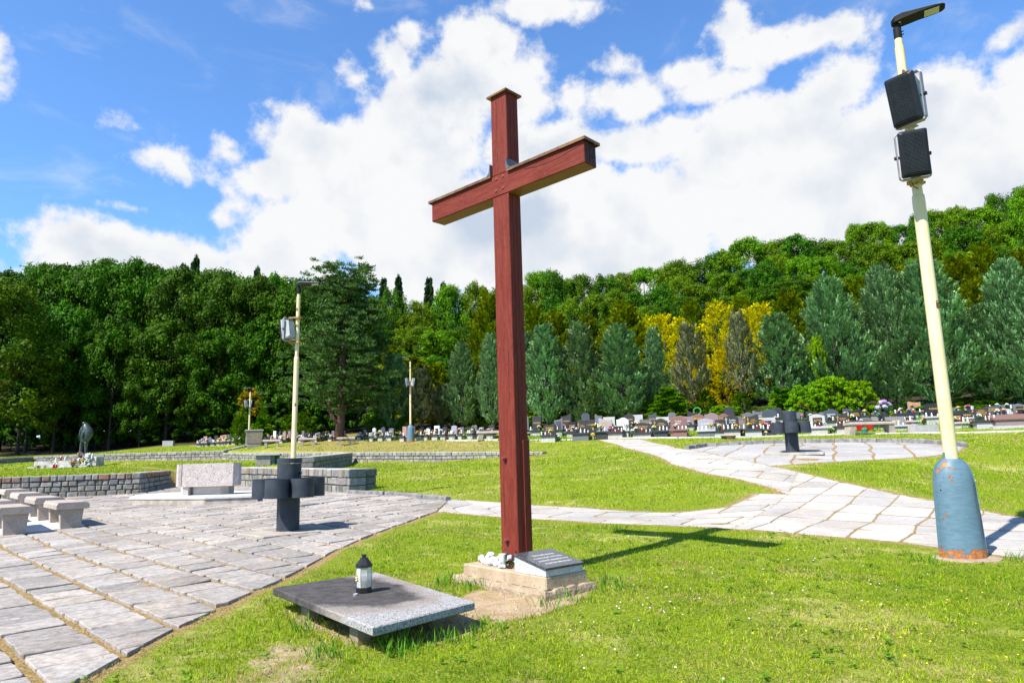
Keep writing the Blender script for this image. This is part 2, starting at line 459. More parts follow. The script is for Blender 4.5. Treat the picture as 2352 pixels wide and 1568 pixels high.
# ------------------------------------------------------------ regions
def poly_w(pts, z=None):
    """photo pixels -> world polygon lying on the terrain (iterated)"""
    out = []
    for (x, y) in pts:
        zz = .05
        lo_t = None
        d = ray(x, y)
        t = 1.0
        # march the ray to the terrain
        ts = np.concatenate([np.linspace(2, 30, 700), np.linspace(30.05, 62, 500)]) / d[1]
        P = np.array([0, 0, CZ]) + d[None] * ts[:, None]
        hh = H(P[:, 0], P[:, 1])
        k = np.argmax(P[:, 2] < hh) if np.any(P[:, 2] < hh) else len(ts) - 1
        out.append((P[k, 0], P[k, 1]))
    return out
def inside(x, y, poly):
    P = np.array(poly); r = np.zeros(np.shape(x), bool)
    n = len(P); j = n - 1
    for i in range(n):
        xi, yi = P[i]; xj, yj = P[j]
        c = ((yi > y) != (yj > y)) & (x < (xj - xi) * (y - yi) / (yj - yi + 1e-12) + xi)
        r ^= c; j = i
    return r
def edge_dist(x, y, poly):
    P = np.array(poly); Q = np.roll(P, -1, 0); d = np.full(np.shape(x), 1e9)
    for a, b in zip(P, Q):
        e = b - a; t = np.clip(((x - a[0]) * e[0] + (y - a[1]) * e[1]) / (e @ e + 1e-12), 0, 1)
        d = np.minimum(d, np.hypot(x - a[0] - t * e[0], y - a[1] - t * e[1]))
    return d
plaza_px = [(60, 1640), (180, 1568), (300, 1502), (420, 1438), (555, 1374), (640, 1336), (760, 1270), (860, 1226), (955, 1192), (1003, 1174), (1030, 1150), (975, 1145), (860, 1136)]
plaza = poly_w(plaza_px) + [(near_wall[5][0], near_wall[5][1] - .05), (near_wall[4][0], near_wall[4][1] - .02), (near_wall[3][0], near_wall[3][1] - .02), (near_wall[2][0], near_wall[2][1] - .05), (near_wall[1][0], near_wall[1][1] - .05), (near_wall[0][0], near_wall[0][1]), (-19, 14), (-12, 5), (-6, 1)]
pathA = poly_w([(1006, 1174), (1100, 1182), (1176, 1188), (1300, 1195), (1378, 1200), (1530, 1206), (1683, 1214), (1809, 1135.5), (1738, 1134), (1700, 1153), (1668, 1166), (1577, 1176), (1482, 1177), (1380, 1170), (1300, 1164), (1150, 1155), (1032, 1147)])
pathC = poly_w([(1683, 1214), (1831, 1225.7), (1968, 1236), (2091, 1247), (2200, 1263), (2352, 1281), (2700, 1310), (2700, 1225), (2352, 1190), (2250, 1172), (2160, 1152), (2090, 1142), (1999, 1122), (1833, 1084), (1809, 1135.5)])
pathB = poly_w([(1809, 1135.5), (1775, 1121), (1701, 1100.5), (1626, 1088), (1543, 1065), (1477, 1038), (1420, 1021), (1378, 1010), (1473, 1009), (1530, 1022), (1577, 1033), (1680, 1052), (1769, 1071), (1833, 1084)])
rplaza = poly_w([(1578, 1032), (1620, 1026), (1700, 1021), (1780, 1018), (1850, 1016.5), (1950, 1015.5), (2050, 1016), (2130, 1018.5), (2190, 1022), (2215, 1027), (2200, 1036), (2150, 1046), (2000, 1055), (1900, 1061), (1769, 1070.5), (1680, 1051)])
curbline = poly_w([(1032, 1011.6), (1150, 1010.4), (1383, 1007.5), (1560, 1005.8), (1800, 1001.5), (2100, 995), (2352, 990.5), (2500, 987)])
dirt3 = poly_w([(1345, 1330), (1400, 1318), (1490, 1322), (1440, 1345), (1360, 1362)])
dirt4 = poly_w([(540, 1520), (600, 1475), (700, 1462), (800, 1500), (730, 1600), (540, 1620)])
dirt = poly_w([(1010, 1392), (1095, 1352), (1180, 1345), (1240, 1372), (1345, 1345), (1372, 1340), (1350, 1362), (1310, 1385), (1240, 1410), (1150, 1425), (1100, 1412)])
dirt2 = poly_w([(640, 1400), (700, 1440), (830, 1490), (1010, 1478), (1120, 1440), (1100, 1400), (860, 1360)])
path_stat = poly_w([(270, 1070), (330, 1076), (400, 1085), (448, 1089), (470, 1086), (400, 1078), (340, 1072)])
def ragged(P, step=.25, amp=.05, seed=3):
    rg = random.Random(seed); out = []
    for a, b in zip(P[:-1], P[1:]):
        L = math.hypot(b[0] - a[0], b[1] - a[1]); n = max(1, int(L / step))
        for k in range(n):
            t = k / n; j = amp if k else 0
            out.append((a[0] + (b[0] - a[0]) * t + rg.uniform(-j, j), a[1] + (b[1] - a[1]) * t + rg.uniform(-j, j)))
    return out + [P[-1]]
plaza_clean = list(plaza)
plaza = ragged(plaza[:10], .3, .09) + plaza[10:]
paved = [plaza, pathA, pathB, pathC, rplaza]
def in_paved(x, y, pad=0.0):
    r = np.zeros(np.shape(x), bool)
    for q in paved:
        i = inside(x, y, q)
        if pad: i = i & (edge_dist(x, y, q) > pad)
        r |= i
    return r
# ------------------------------------------------------------ ground materials
def ground_mat():
    m = bpy.data.materials.new('ground_soil_turf'); m.use_nodes = True
    N = NT(m.node_tree)
    tc = N.a('ShaderNodeTexCoord').outputs['Object']
    at = N.a('ShaderNodeAttribute', attribute_name='Col').outputs[0]
    sc = N.a('ShaderNodeSeparateColor', {0: at})
    n1 = N.noise(tc, .55, 5); n2 = N.noise(tc, 5, 6, .65); n3 = N.noise(tc, 45, 5, .7)
    g = N.mix(N.ramp(n3, .32, .7), (.08, .145, .006), (.34, .40, .025))
    g = N.mix(N.ramp(N.m('ADD', n1, N.m('MULTIPLY', n2, .6)), .82, 1.02), g, (.43, .40, .12))
    straw = N.mix(N.ramp(n3, .3, .7), (.15, .105, .045), (.55, .37, .16))
    soil = N.mix(N.ramp(n2, .3, .7), (.42, .29, .165), (.56, .42, .27))
    soil = N.mix(N.ramp(n3, .55, .75), soil, (.30, .2, .12))
    edge = N.m('ADD', sc.outputs[0], N.m('MULTIPLY', N.m('SUBTRACT', n2, .5), .7))
    c = N.mix(N.ramp(edge, .3, .75), g, straw)
    c = N.mix(N.ramp(N.m('ADD', sc.outputs[1], N.m('MULTIPLY', N.m('SUBTRACT', n2, .5), .6)), .35, .6), c, soil)
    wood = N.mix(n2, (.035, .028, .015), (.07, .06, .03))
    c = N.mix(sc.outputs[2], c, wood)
    b = N.a('ShaderNodeBump', {'Strength': .8, 'Distance': .03, 'Height': n3})
    bs = principled(N, c, .95, b.outputs[0], .1)
    N.a('ShaderNodeOutputMaterial', {0: bs.outputs[0]})
    return m
G_MAT = ground_mat()
def axis(segs):
    out = []
    for a, b, st in segs:
        out += list(np.arange(a, b, st))
    return np.array(out + [segs[-1][1]])
gx = axis([(-400, -100, 20), (-100, -36, 3), (-36, -14, .3), (-14, 11, .14), (11, 32, .3), (32, 130, 3), (130, 400, 20)])
gy = axis([(-200, -20, 20), (-20, 1, 1.5), (1, 16, .14), (16, 50, .2), (50, 70, .7), (70, 180, 3), (180, 500, 20)])
GX, GY = np.meshgrid(gx, gy)
GZ = H(GX, GY)
gxf, gyf = GX.ravel(), GY.ravel()
pv = np.zeros(len(gxf)); so_ = np.zeros(len(gxf)); wd_ = np.zeros(len(gxf))
nearm = (np.abs(gxf) < 40) & (gyf > 0) & (gyf < 60)
X_, Y_ = gxf[nearm], gyf[nearm]
q = np.zeros(len(X_))
for pl in paved:
    ins = inside(X_, Y_, pl); d = edge_dist(X_, Y_, pl)
    q = np.maximum(q, np.where(ins, 1, np.clip(1 - (d - .0) / .24, 0, 1)))
# dry strip along the tops and feet of walls
for wx, wy in ((nwx, nwy), (fwx, fwy)):
    q = np.maximum(q, np.where((X_ < wx[-1]), np.clip(.8 - np.abs(Y_ - np.interp(X_, wx, wy)) / 1.1, 0, 1), 0))
q = np.maximum(q, .85 * np.where(inside(X_, Y_, path_stat), 1, 0))
terr = np.clip((Y_ - np.interp(X_, fwx, fwy)) / .5, 0, 1) * np.clip((4 - X_) / 6, 0, 1) * np.clip((X_ + 18) / 4, 0, 1)
q = np.maximum(q, .55 * terr)
pv[nearm] = q
s_ = np.zeros(len(X_))
for pl, k in ((dirt, 1.0), (dirt2, .8), (dirt4, .5)):
    d = edge_dist(X_, Y_, pl); ins = inside(X_, Y_, pl)
    s_ = np.maximum(s_, k * np.where(ins, np.clip(.45 + d / .25, 0, 1), np.clip(.45 - d / .3, 0, 1)))
so_[nearm] = s_
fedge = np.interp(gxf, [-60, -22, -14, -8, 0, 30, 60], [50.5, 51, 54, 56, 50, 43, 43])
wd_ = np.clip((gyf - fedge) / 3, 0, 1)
GZ2 = GZ.ravel().copy()
sand = np.zeros(len(gxf)); sand[nearm] = s_
GZ2 = GZ2 - .03 * np.clip(sand, 0, 1)
pin = np.zeros(len(gxf), bool); pin[nearm] = in_paved(X_, Y_)
GZ2 = GZ2 - .004 * pin - .008 * (pin & (gxf < 0) & (gyf < 24))
nx_, ny_ = len(gx), len(gy)
idx = np.arange(nx_ * ny_).reshape(ny_, nx_)
qd = np.stack([idx[:-1, :-1], idx[:-1, 1:], idx[1:, 1:], idx[1:, :-1]], -1).reshape(-1, 4)
terrain = np_mesh('ground', np.stack([gxf, gyf, GZ2], 1), qd.ravel(), np.arange(len(qd)) * 4, np.full(len(qd), 4), np.stack([pv, so_, wd_], 1), G_MAT, smooth=True)
tag(terrain, 'sloping lawn and bare soil of the cemetery ground', 'ground', kind='structure')

# ------------------------------------------------------------ stone materials
def slab_mat(name, c1, c2, lich=True):
    m = bpy.data.materials.new(name); m.use_nodes = True
    N = NT(m.node_tree)
    tc = N.a('ShaderNodeTexCoord').outputs['Object']
    at = N.a('ShaderNodeAttribute', attribute_name='Col').outputs[0]
    n1 = N.noise(tc, 1.3, 6, .6); n2 = N.noise(tc, 14, 7, .7); n3 = N.noise(tc, 120, 3, .7); n4 = N.noise(tc, .45, 3, .6)
    c = N.mix(N.ramp(n2, .3, .7), rgba(c1), rgba(c2))
    c = N.mix(N.ramp(n1, .45, .7), c, N.mix(1.0, c, (1.22, 1.17, 1.1, 1), 'MULTIPLY'))
    c = N.mix(N.m('MULTIPLY', N.ramp(n3, .56, .72), .55), c, (.10, .09, .085))
    c = N.mix(N.m('MULTIPLY', N.ramp(n4, .5, .7), .45), c, N.mix(1.0, c, (.62, .58, .53, 1), 'MULTIPLY'))
    if lich:
        w = N.a('ShaderNodeTexVoronoi', {'Vector': tc, 'Scale': 3.1})
        h_ = N.a('ShaderNodeSeparateColor', {0: w.outputs['Color']})
        spot = N.m('MULTIPLY', N.m('LESS_THAN', N.m('ADD', w.outputs['Distance'], N.m('MULTIPLY', n2, .05)), .16), N.m('LESS_THAN', h_.outputs[0], .22))
        c = N.mix(N.m('MULTIPLY', spot, .6), c, (.62, .62, .6))
    c = N.mix(1.0, c, at, 'MULTIPLY')
    b = N.a('ShaderNodeBump', {'Strength': .7, 'Distance': .012, 'Height': N.m('ADD', n2, N.m('MULTIPLY', n3, .4))})
    bs = principled(N, c, .88, b.outputs[0], .25)
    N.a('ShaderNodeOutputMaterial', {0: bs.outputs[0]})
    return m
M_PLAZA = slab_mat('weathered_concrete_paver', (.25, .222, .195), (.44, .40, .36))
M_PATH = slab_mat('pale_granite_paver', (.41, .38, .345), (.51, .48, .44), False)

def clip_poly(sub, rect):
    out = list(sub)
    n = len(rect)
    for i in range(n):
        a, b = rect[i], rect[(i + 1) % n]
        inp = out; out = []
        if not inp: break
        def sd_(p): return (b[0] - a[0]) * (p[1] - a[1]) - (b[1] - a[1]) * (p[0] - a[0])
        for k in range(len(inp)):
            p0, p1 = inp[k - 1], inp[k]
            s0, s1 = sd_(p0), sd_(p1)
            if (s0 >= 0) != (s1 >= 0):
                t = s0 / (s0 - s1)
                out.append((p0[0] + t * (p1[0] - p0[0]), p0[1] + t * (p1[1] - p0[1])))
            if s1 >= 0: out.append(p1)
    return out
def area(P): return .5 * sum(P[i - 1][0] * P[i][1] - P[i][0] * P[i - 1][1] for i in range(len(P)))
def pave(name, region, org, ang, cw, rh, gw, gh, seed, m, thick=.03, stagger=0.0, jit=.0, tilt=.012, colv=.18, warm=.5, lattice=False, minY=2.5, up=.003):
    rng = random.Random(seed)
    R = list(region)
    if area(R) < 0: R = R[::-1]
    ca, sa = math.cos(ang), math.sin(ang)
    P = np.array(R)
    U = (P[:, 0] - org[0]) * ca + (P[:, 1] - org[1]) * sa
    V = -(P[:, 0] - org[0]) * sa + (P[:, 1] - org[1]) * ca
    mb = MB()
    i0, i1 = int(U.min() / cw) - 2, int(U.max() / cw) + 2
    j0, j1 = int(V.min() / rh) - 2, int(V.max() / rh) + 2
    vj = {}
    def lat(i, j):
        if (i, j) not in vj:
            vj[(i, j)] = ((i + (stagger * (j % 2))) * cw + rng.uniform(-jit, jit) * cw, j * rh + rng.uniform(-jit, jit) * rh * .8)
        return vj[(i, j)]
    colsh = {i: rng.uniform(-.3, .3) * rh for i in range(i0 - 1, i1 + 2)}
    tops = []
    for i in range(i0, i1):
        j = j0
        while j < j1:
            if lattice:
                c4 = [lat(i, j), lat(i + 1, j), lat(i + 1, j + 1), lat(i, j + 1)]
                cx = sum(c[0] for c in c4) / 4; cy = sum(c[1] for c in c4) / 4
                q = []
                for (x, y) in c4:
                    q.append((x - math.copysign(gw / 2, x - cx), y - math.copysign(gh / 2, y - cy)))
                j += 1
            else:
                hh = rh
                y0 = j * rh + colsh[i]
                x0 = i * cw
                q = [(x0 + gw / 2 + rng.uniform(-.012, .012), y0 + gh / 2 + rng.uniform(-.01, .01)), (x0 + cw - gw / 2 + rng.uniform(-.012, .012), y0 + gh / 2 + rng.uniform(-.01, .01)),
                     (x0 + cw - gw / 2 + rng.uniform(-.012, .012), y0 + hh - gh / 2 + rng.uniform(-.01, .01)), (x0 + gw / 2 + rng.uniform(-.012, .012), y0 + hh - gh / 2 + rng.uniform(-.01, .01))]
                j += 1
            # bevelled corners and slightly ragged edges
            qq = []
            for k in range(4):
                a, b = q[k], q[(k + 1) % 4]
                L = math.hypot(b[0] - a[0], b[1] - a[1])
                c_ = min(.02, L * .1)
                for t in (c_ / L, .25, .5, .75, 1 - c_ / L):
                    nx, ny = -(b[1] - a[1]) / L, (b[0] - a[0]) / L
                    o_ = rng.uniform(-.001, .007) + (.006 if t in (c_ / L, 1 - c_ / L) else 0)
                    qq.append((a[0] + (b[0] - a[0]) * t + nx * o_, a[1] + (b[1] - a[1]) * t + ny * o_))
            w = [(org[0] + x * ca - y * sa, org[1] + x * sa + y * ca) for x, y in qq]
            cxy = (sum(p[0] for p in w) / len(w), sum(p[1] for p in w) / len(w))
            if cxy[1] < minY: continue
            rad_ = max(cw, rh)
            pin_ = inside(np.array([cxy[0]]), np.array([cxy[1]]), R)[0]
            de = edge_dist(np.array([cxy[0]]), np.array([cxy[1]]), R)[0]
            if not pin_ and de > rad_: continue
            if not (pin_ and de > rad_ * .75):
                rect = [(org[0] + x * ca - y * sa, org[1] + x * sa + y * ca) for x, y in q]
                # clip the region by the slab, keep ragged slab when whole
                cl = clip_poly(R, rect)
                if len(cl) < 3 or abs(area(cl)) < .004: continue
                if abs(area(cl)) < abs(area(rect)) * .985: w = cl
            tops.append(w)
    if not tops: return
    al = np.array([p for t in tops for p in t]); hz = H(al[:, 0], al[:, 1])
    k = 0
    for w in tops:
        n = len(w); zz = hz[k:k + n]; k += n
        if area(w) < 0: w = w[::-1]; zz = zz[::-1]
        cx = sum(p[0] for p in w) / n; cy = sum(p[1] for p in w) / n
        tx, ty, dz = rng.gauss(0, tilt), rng.gauss(0, tilt), rng.uniform(0, up * .9)
        zb = float(np.mean(zz))
        # plane fit keeps every slab flat
        A = np.array([[p[0] - cx, p[1] - cy, 1] for p in w]); 
        co, *_ = np.linalg.lstsq(A, zz, rcond=None)
        g = rng.uniform(1 - colv, 1 + colv); wv = rng.uniform(-.03, .05) * warm
        col = (g * (1 + wv), g, g * (1 - wv))
        f_ = lambda x, y: co[0] * (x - cx) + co[1] * (y - cy) + co[2] + tx * (x - cx) + ty * (y - cy) + dz + up
        ins_ = .007
        top = []; mid_ = []; bot = []
        for p in w:
            dx, dy = cx - p[0], cy - p[1]; L = math.hypot(dx, dy) + 1e-6
            z = f_(p[0], p[1])
            top.append((p[0] + dx / L * ins_, p[1] + dy / L * ins_, z)); mid_.append((p[0], p[1], z - .007)); bot.append((p[0], p[1], z - .09))
        v = top + mid_ + bot
        f = [tuple(range(n))] + [(n + a, n + (a + 1) % n, (a + 1) % n, a) for a in range(n)] + [(2 * n + a, 2 * n + (a + 1) % n, n + (a + 1) % n, n + a) for a in range(n)]
        mb.add(v, f, col)
    return mb.build(name, m)
o1 = pave('plaza_paving', plaza_clean, (-3.5, 5.8), rad(44.5), .53, .45, .066, .028, 1, M_PLAZA, colv=.19, up=.013)
tag(o1, 'grey weathered concrete slabs of the plaza with straw filled joints', 'paving', kind='structure')
o1 = pave('path_paving', pathA, tuple(pathA[2]), rad(-9), .75, .66, .035, .09, 2, M_PATH, lattice=True, jit=.07, stagger=.4, colv=.11, tilt=.006)
tag(o1, 'pale stone slabs of the path running along the lawn to the plaza', 'paving', kind='structure')
o1 = pave('path_paving', pathC, tuple(pathC[1]), rad(-38), .66, .78, .022, .07, 3, M_PATH, lattice=True, jit=.06, colv=.11, tilt=.006)
tag(o1, 'pale stone slabs of the path passing the blue lamp sleeve', 'paving', kind='structure')
o1 = pave('path_paving', pathB, tuple(pathB[1]), rad(-62), .80, .8, .025, .08, 4, M_PATH, lattice=True, jit=.06, stagger=.5, colv=.11, tilt=.006)
tag(o1, 'pale stone slabs of the path climbing to the graves', 'paving', kind='structure')
o1 = pave('round_plaza_paving', rplaza, tuple(rplaza[3]), rad(-25), 1.0, .85, .06, .09, 5, M_PATH, lattice=True, jit=.07, colv=.12, tilt=.006)
o1.data.materials[0] = slab_mat('grey_stone_paver', (.33, .32, .31), (.45, .43, .41), False)
tag(o1, 'grey stone slabs of the round plaza under the far bin', 'paving', kind='structure')

# kerbs
M_KERB = mat('dark_kerb_stone', (.17, .16, .15), (.32, .3, .28), scale=5, bump=.5)
M_KERB2 = mat('pale_kerb_concrete', (.5, .47, .43), (.62, .6, .56), scale=3, bump=.3)
def kerb(name, line, w, h, m, seg=.7, seed=1, jit=.01, label='', z0=-.1):
    rng = random.Random(seed); mb = MB()
    for a, b in zip(line[:-1], line[1:]):
        L = math.hypot(b[0] - a[0], b[1] - a[1]); n = max(1, round(L / seg))
        for k in range(n):
            p = (a[0] + (b[0] - a[0]) * k / n, a[1] + (b[1] - a[1]) * k / n); q = (a[0] + (b[0] - a[0]) * (k + 1) / n, a[1] + (b[1] - a[1]) * (k + 1) / n)
            an = math.atan2(q[1] - p[1], q[0] - p[0]); l = math.hypot(q[0] - p[0], q[1] - p[1])
            z = Hs(p[0], p[1]); zq = Hs(q[0], q[1])
            M = Matrix.Translation((p[0], p[1], z)) @ Matrix.Rotation(an, 4, 'Z') @ Matrix.Rotation(-math.atan2(zq - z, l), 4, 'Y')
            g = rng.uniform(.8, 1.15)
            mb.box(.008, l - .008, -w / 2 + rng.uniform(-jit, jit), w / 2 + rng.uniform(-jit, jit), z0, h + rng.uniform(-jit, jit) * .6, .012, (g, g, g), 0, M)
    o = mb.build(name, m)
    return tag(o, label, 'kerb', kind='structure')
kerb('round_plaza_kerb', [rplaza[i] for i in range(0, 10)], .18, .14, M_KERB, .5, 1, .02, 'dark rough stone kerb round the back of the small plaza')
kerb('grave_path_kerb', curbline, .5, .05, M_KERB2, 1.1, 2, .012, 'pale concrete edging path in front of the grave row')
kerb('plaza_kerb', [plaza_clean[10], plaza_clean[11], plaza_clean[12], plaza_clean[13]], .16, .10, M_KERB, .6, 3, .012, 'low dark kerb between the plaza and the middle lawn')

# ------------------------------------------------------------ dry stone walls of split blocks
def wall_mat():
    m = bpy.data.materials.new('split_stone_block'); m.use_nodes = True
    N = NT(m.node_tree)
    tc = N.a('ShaderNodeTexCoord').outputs['Object']
    at = N.a('ShaderNodeAttribute', attribute_name='Col').outputs[0]
    n1 = N.noise(tc, 7, 6, .6); n2 = N.noise(tc, 2.2, 4); n3 = N.noise(tc, 60, 4, .6)
    c = N.mix(N.ramp(n1, .3, .7), (.20, .195, .178), (.31, .30, .278))
    c = N.mix(N.m('MULTIPLY', N.ramp(n3, .55, .7), .3), c, (.1, .1, .09))
    c = N.mix(N.m('MULTIPLY', N.ramp(n2, .6, .72), .5), c, (.30, .30, .20))
    c = N.mix(1.0, c, at, 'MULTIPLY')
    b = N.a('ShaderNodeBump', {'Strength': .8, 'Distance': .02, 'Height': N.m('ADD', n1, N.m('MULTIPLY', n3, .3))})
    N.a('ShaderNodeOutputMaterial', {0: principled(N, c, .9, b.outputs[0], .2).outputs[0]})
    return m
M_WALL = wall_mat()
M_MORT = mat('dark_wall_joint', (.07, .06, .05), (.13, .11, .08), scale=9)
def stone_wall(label, pts, th, nc, seed, rust=0.0, bl=(.22, .4), tone=1.0, cap=True, front=-1):
    """pts: (x, y, z foot, z top); the wall face lies on the line, the body behind it (left of travel)"""
    rng = random.Random(seed)
    root = thing('stone_wall', label, 'wall', (pts[0][0], pts[0][1], pts[0][2]))
    ox, oy, oz = pts[0][0], pts[0][1], pts[0][2]
    blocks, core, top = MB(), MB(), MB()
    for a, b in zip(pts[:-1], pts[1:]):
        dx, dy = b[0] - a[0], b[1] - a[1]; L = math.hypot(dx, dy); ux, uy = dx / L, dy / L; nx, ny = -uy, ux
        def W_(s, d, h):
            t = s / L
            zf = a[2] + (b[2] - a[2]) * t; zt = a[3] + (b[3] - a[3]) * t
            return (a[0] + ux * s + nx * d - ox, a[1] + uy * s + ny * d - oy, zf + (zt - zf) * h - oz)
        v = [W_(s, d, h) for h in (-.5, .97) for (s, d) in ((0.03, .035), (L - .03, .035), (L - .03, th - .03), (0.03, th - .03))]
        core.add(v, [(3, 2, 1, 0), (4, 5, 6, 7), (0, 1, 5, 4), (1, 2, 6, 5), (2, 3, 7, 6), (3, 0, 4, 7)])
        for c in range(nc):
            s = 0
            h0 = c / nc; h1 = (c + 1) / nc
            lip = .02 if c == nc - 1 else 0
            while s < L - .02:
                l = min(rng.uniform(*bl), L - s)
                if L - s - l < .12: l = L - s
                o_ = rng.uniform(-.014, .012) - lip
                g = 9e-3 + rng.uniform(0, .006)
                hb = h0 + .012 + rng.uniform(0, .02); ht = h1 - .012 - rng.uniform(0, .02) if c < nc - 1 else h1
                if c == 0: hb = -.4
                i_ = .018
                e = .03
                F4 = [(s + g, hb), (s + l - g, hb), (s + l - g, ht), (s + g, ht)]
                eh = .12 / nc * .6
                I4 = [(s + g + e, hb + (eh if c else 0)), (s + l - g - e, hb + (eh if c else 0)), (s + l - g - e, ht - eh), (s + g + e, ht - eh)]
                v = [W_(p, o_ + i_, h) for p, h in F4] + [W_(p, o_ + rng.uniform(-.008, .008), h) for p, h in I4] + [W_(p, th * .5, h) for p, h in F4]
                f = [(4, 5, 6, 7)] + [(k, (k + 1) % 4, 4 + (k + 1) % 4, 4 + k) for k in range(4)] + [(8 + k, 8 + (k + 1) % 4, (k + 1) % 4, k) for k in range(4)]
                k_ = rng.uniform(.75, 1.2) * tone
                col = (k_ * rng.uniform(.97, 1.06), k_, k_ * rng.uniform(.9, 1.03))
                if c == nc - 1 and rng.random() < rust: r_ = rng.uniform(.3, 1); col = (k_ * (1 + .1 * r_), k_ * (1 - .38 * r_), k_ * (1 - .6 * r_))
                blocks.add(v, f, col)
                # back half of the wall
                v2 = [W_(p, th * .5 + .004, h) for p, h in F4] + [W_(p, th + rng.uniform(-.02, .02), h) for p, h in F4]
                blocks.add(v2, [(5, 4, 7, 6), (3, 2, 6, 7), (1, 0, 4, 5), (0, 3, 7, 4), (2, 1, 5, 6)], tuple(x * rng.uniform(.9, 1.1) for x in col))
                s += l
        if cap:
            s = 0
            while s < L - .01:
                l = min(rng.uniform(.8, 1.4), L - s)
                g = rng.uniform(.85, 1.1)
                v = [W_(p, d, 1.0) for (p, d) in ((s + .006, .03), (s + l - .006, .03), (s + l - .006, th - .02), (s + .006, th - .02))]
                v = v + [(x, y, z + .018 + rng.uniform(0, .006)) for x, y, z in v]
                top.add(v, [(4, 5, 6, 7), (0, 1, 5, 4), (1, 2, 6, 5), (2, 3, 7, 6), (3, 0, 4, 7)], (g, g, g))
                s += l
    blocks.build('block_courses', M_WALL, root)
    core.build('joint_core', M_MORT, root)
    if cap: top.build('top_coping', M_COPE, root)
    return root
M_COPE = mat('pale_mortar_coping', (.42, .38, .33), (.56, .53, .49), scale=4, bump=.5, attr='Col')
def wp(px, pyf, pyt, Y):
    a = at_y(px, pyf, Y); b = at_y(px, pyt, Y)
    return (a[0], a[1], a[2], b[2])
stone_wall('long retaining wall of split grey blocks with rusty top stones behind the benches', [wp(-300, 1163, 1106, 20.2), wp(0, 1147, 1097.4, 21.5), wp(321, 1135, 1086, 22.8), wp(392, 1117.5, 1081, 24)], .5, 4, 11, rust=.4, bl=(.17, .34))
stone_wall('low retaining wall of three block courses behind the flower shaped bin', [wp(548, 1116.5, 1074, 25), wp(801, 1133.5, 1078.7, 19.7)], .55, 3, 12, rust=.12, bl=(.16, .34))
e0 = wp(801, 1133.5, 1078.7, 19.7); 
stone_wall('short return end of the three course wall beside the middle lawn', [(e0[0] + .01, e0[1] + .03, e0[2], e0[3] + .003), (e0[0] + .62, e0[1] + .85, e0[2] + .02, e0[3] + .003)], .5, 3, 13, bl=(.25, .4), tone=.8)
stone_wall('slanting side wall climbing from the low wall to the far wall', [(dgA[0], dgA[1], dgA[2] - .1, at_y(720, 1049.5, 23)[2] + .0), (at_y(765, 1072, 30)[0], 30, at_y(765, 1072, 30)[2], at_y(765, 1045, 30)[2] + .0), (dgB[0], dgB[1] - .1, at_y(812, 1063, 37.6)[2], at_y(812, 1039.6, 37.6)[2])], .5, 3, 14, bl=(.2, .38), tone=.95)
stone_wall('far wall of grey blocks below the row of graves in the middle', [wp(511, 1055.5, 1040.2, 44.2), wp(808, 1062.5, 1039.2, 37.9), wp(1000, 1063, 1038.3, 35.1), wp(1247, 1058, 1038, 32.3)], .5, 3, 15, bl=(.22, .42), tone=1.18)
stone_wall('far left wall of rounded grey blocks behind the bronze statue', [wp(78, 1061, 1048.5, 47.9), wp(300, 1058.5, 1041, 46.2), wp(513, 1054.5, 1035, 44.6)], .5, 3, 16, bl=(.25, .5), tone=1.05)
stone_wall('dark far wall running off to the left beyond the statue lawn', [wp(-320, 1086, 1063, 43.0), wp(0, 1067, 1052.5, 46.2), wp(76, 1061, 1048.5, 47.8)], .5, 3, 17, bl=(.25, .5), tone=.85)
# little stepped wall climbing to the planter pillar
stone_wall('low stone edging climbing from the far wall to the pillar', [wp(512, 1039, 1034, 45.0), wp(580, 1023, 1018.5, 46.4)], .3, 1, 18, bl=(.5, .9), tone=1.3, cap=False)

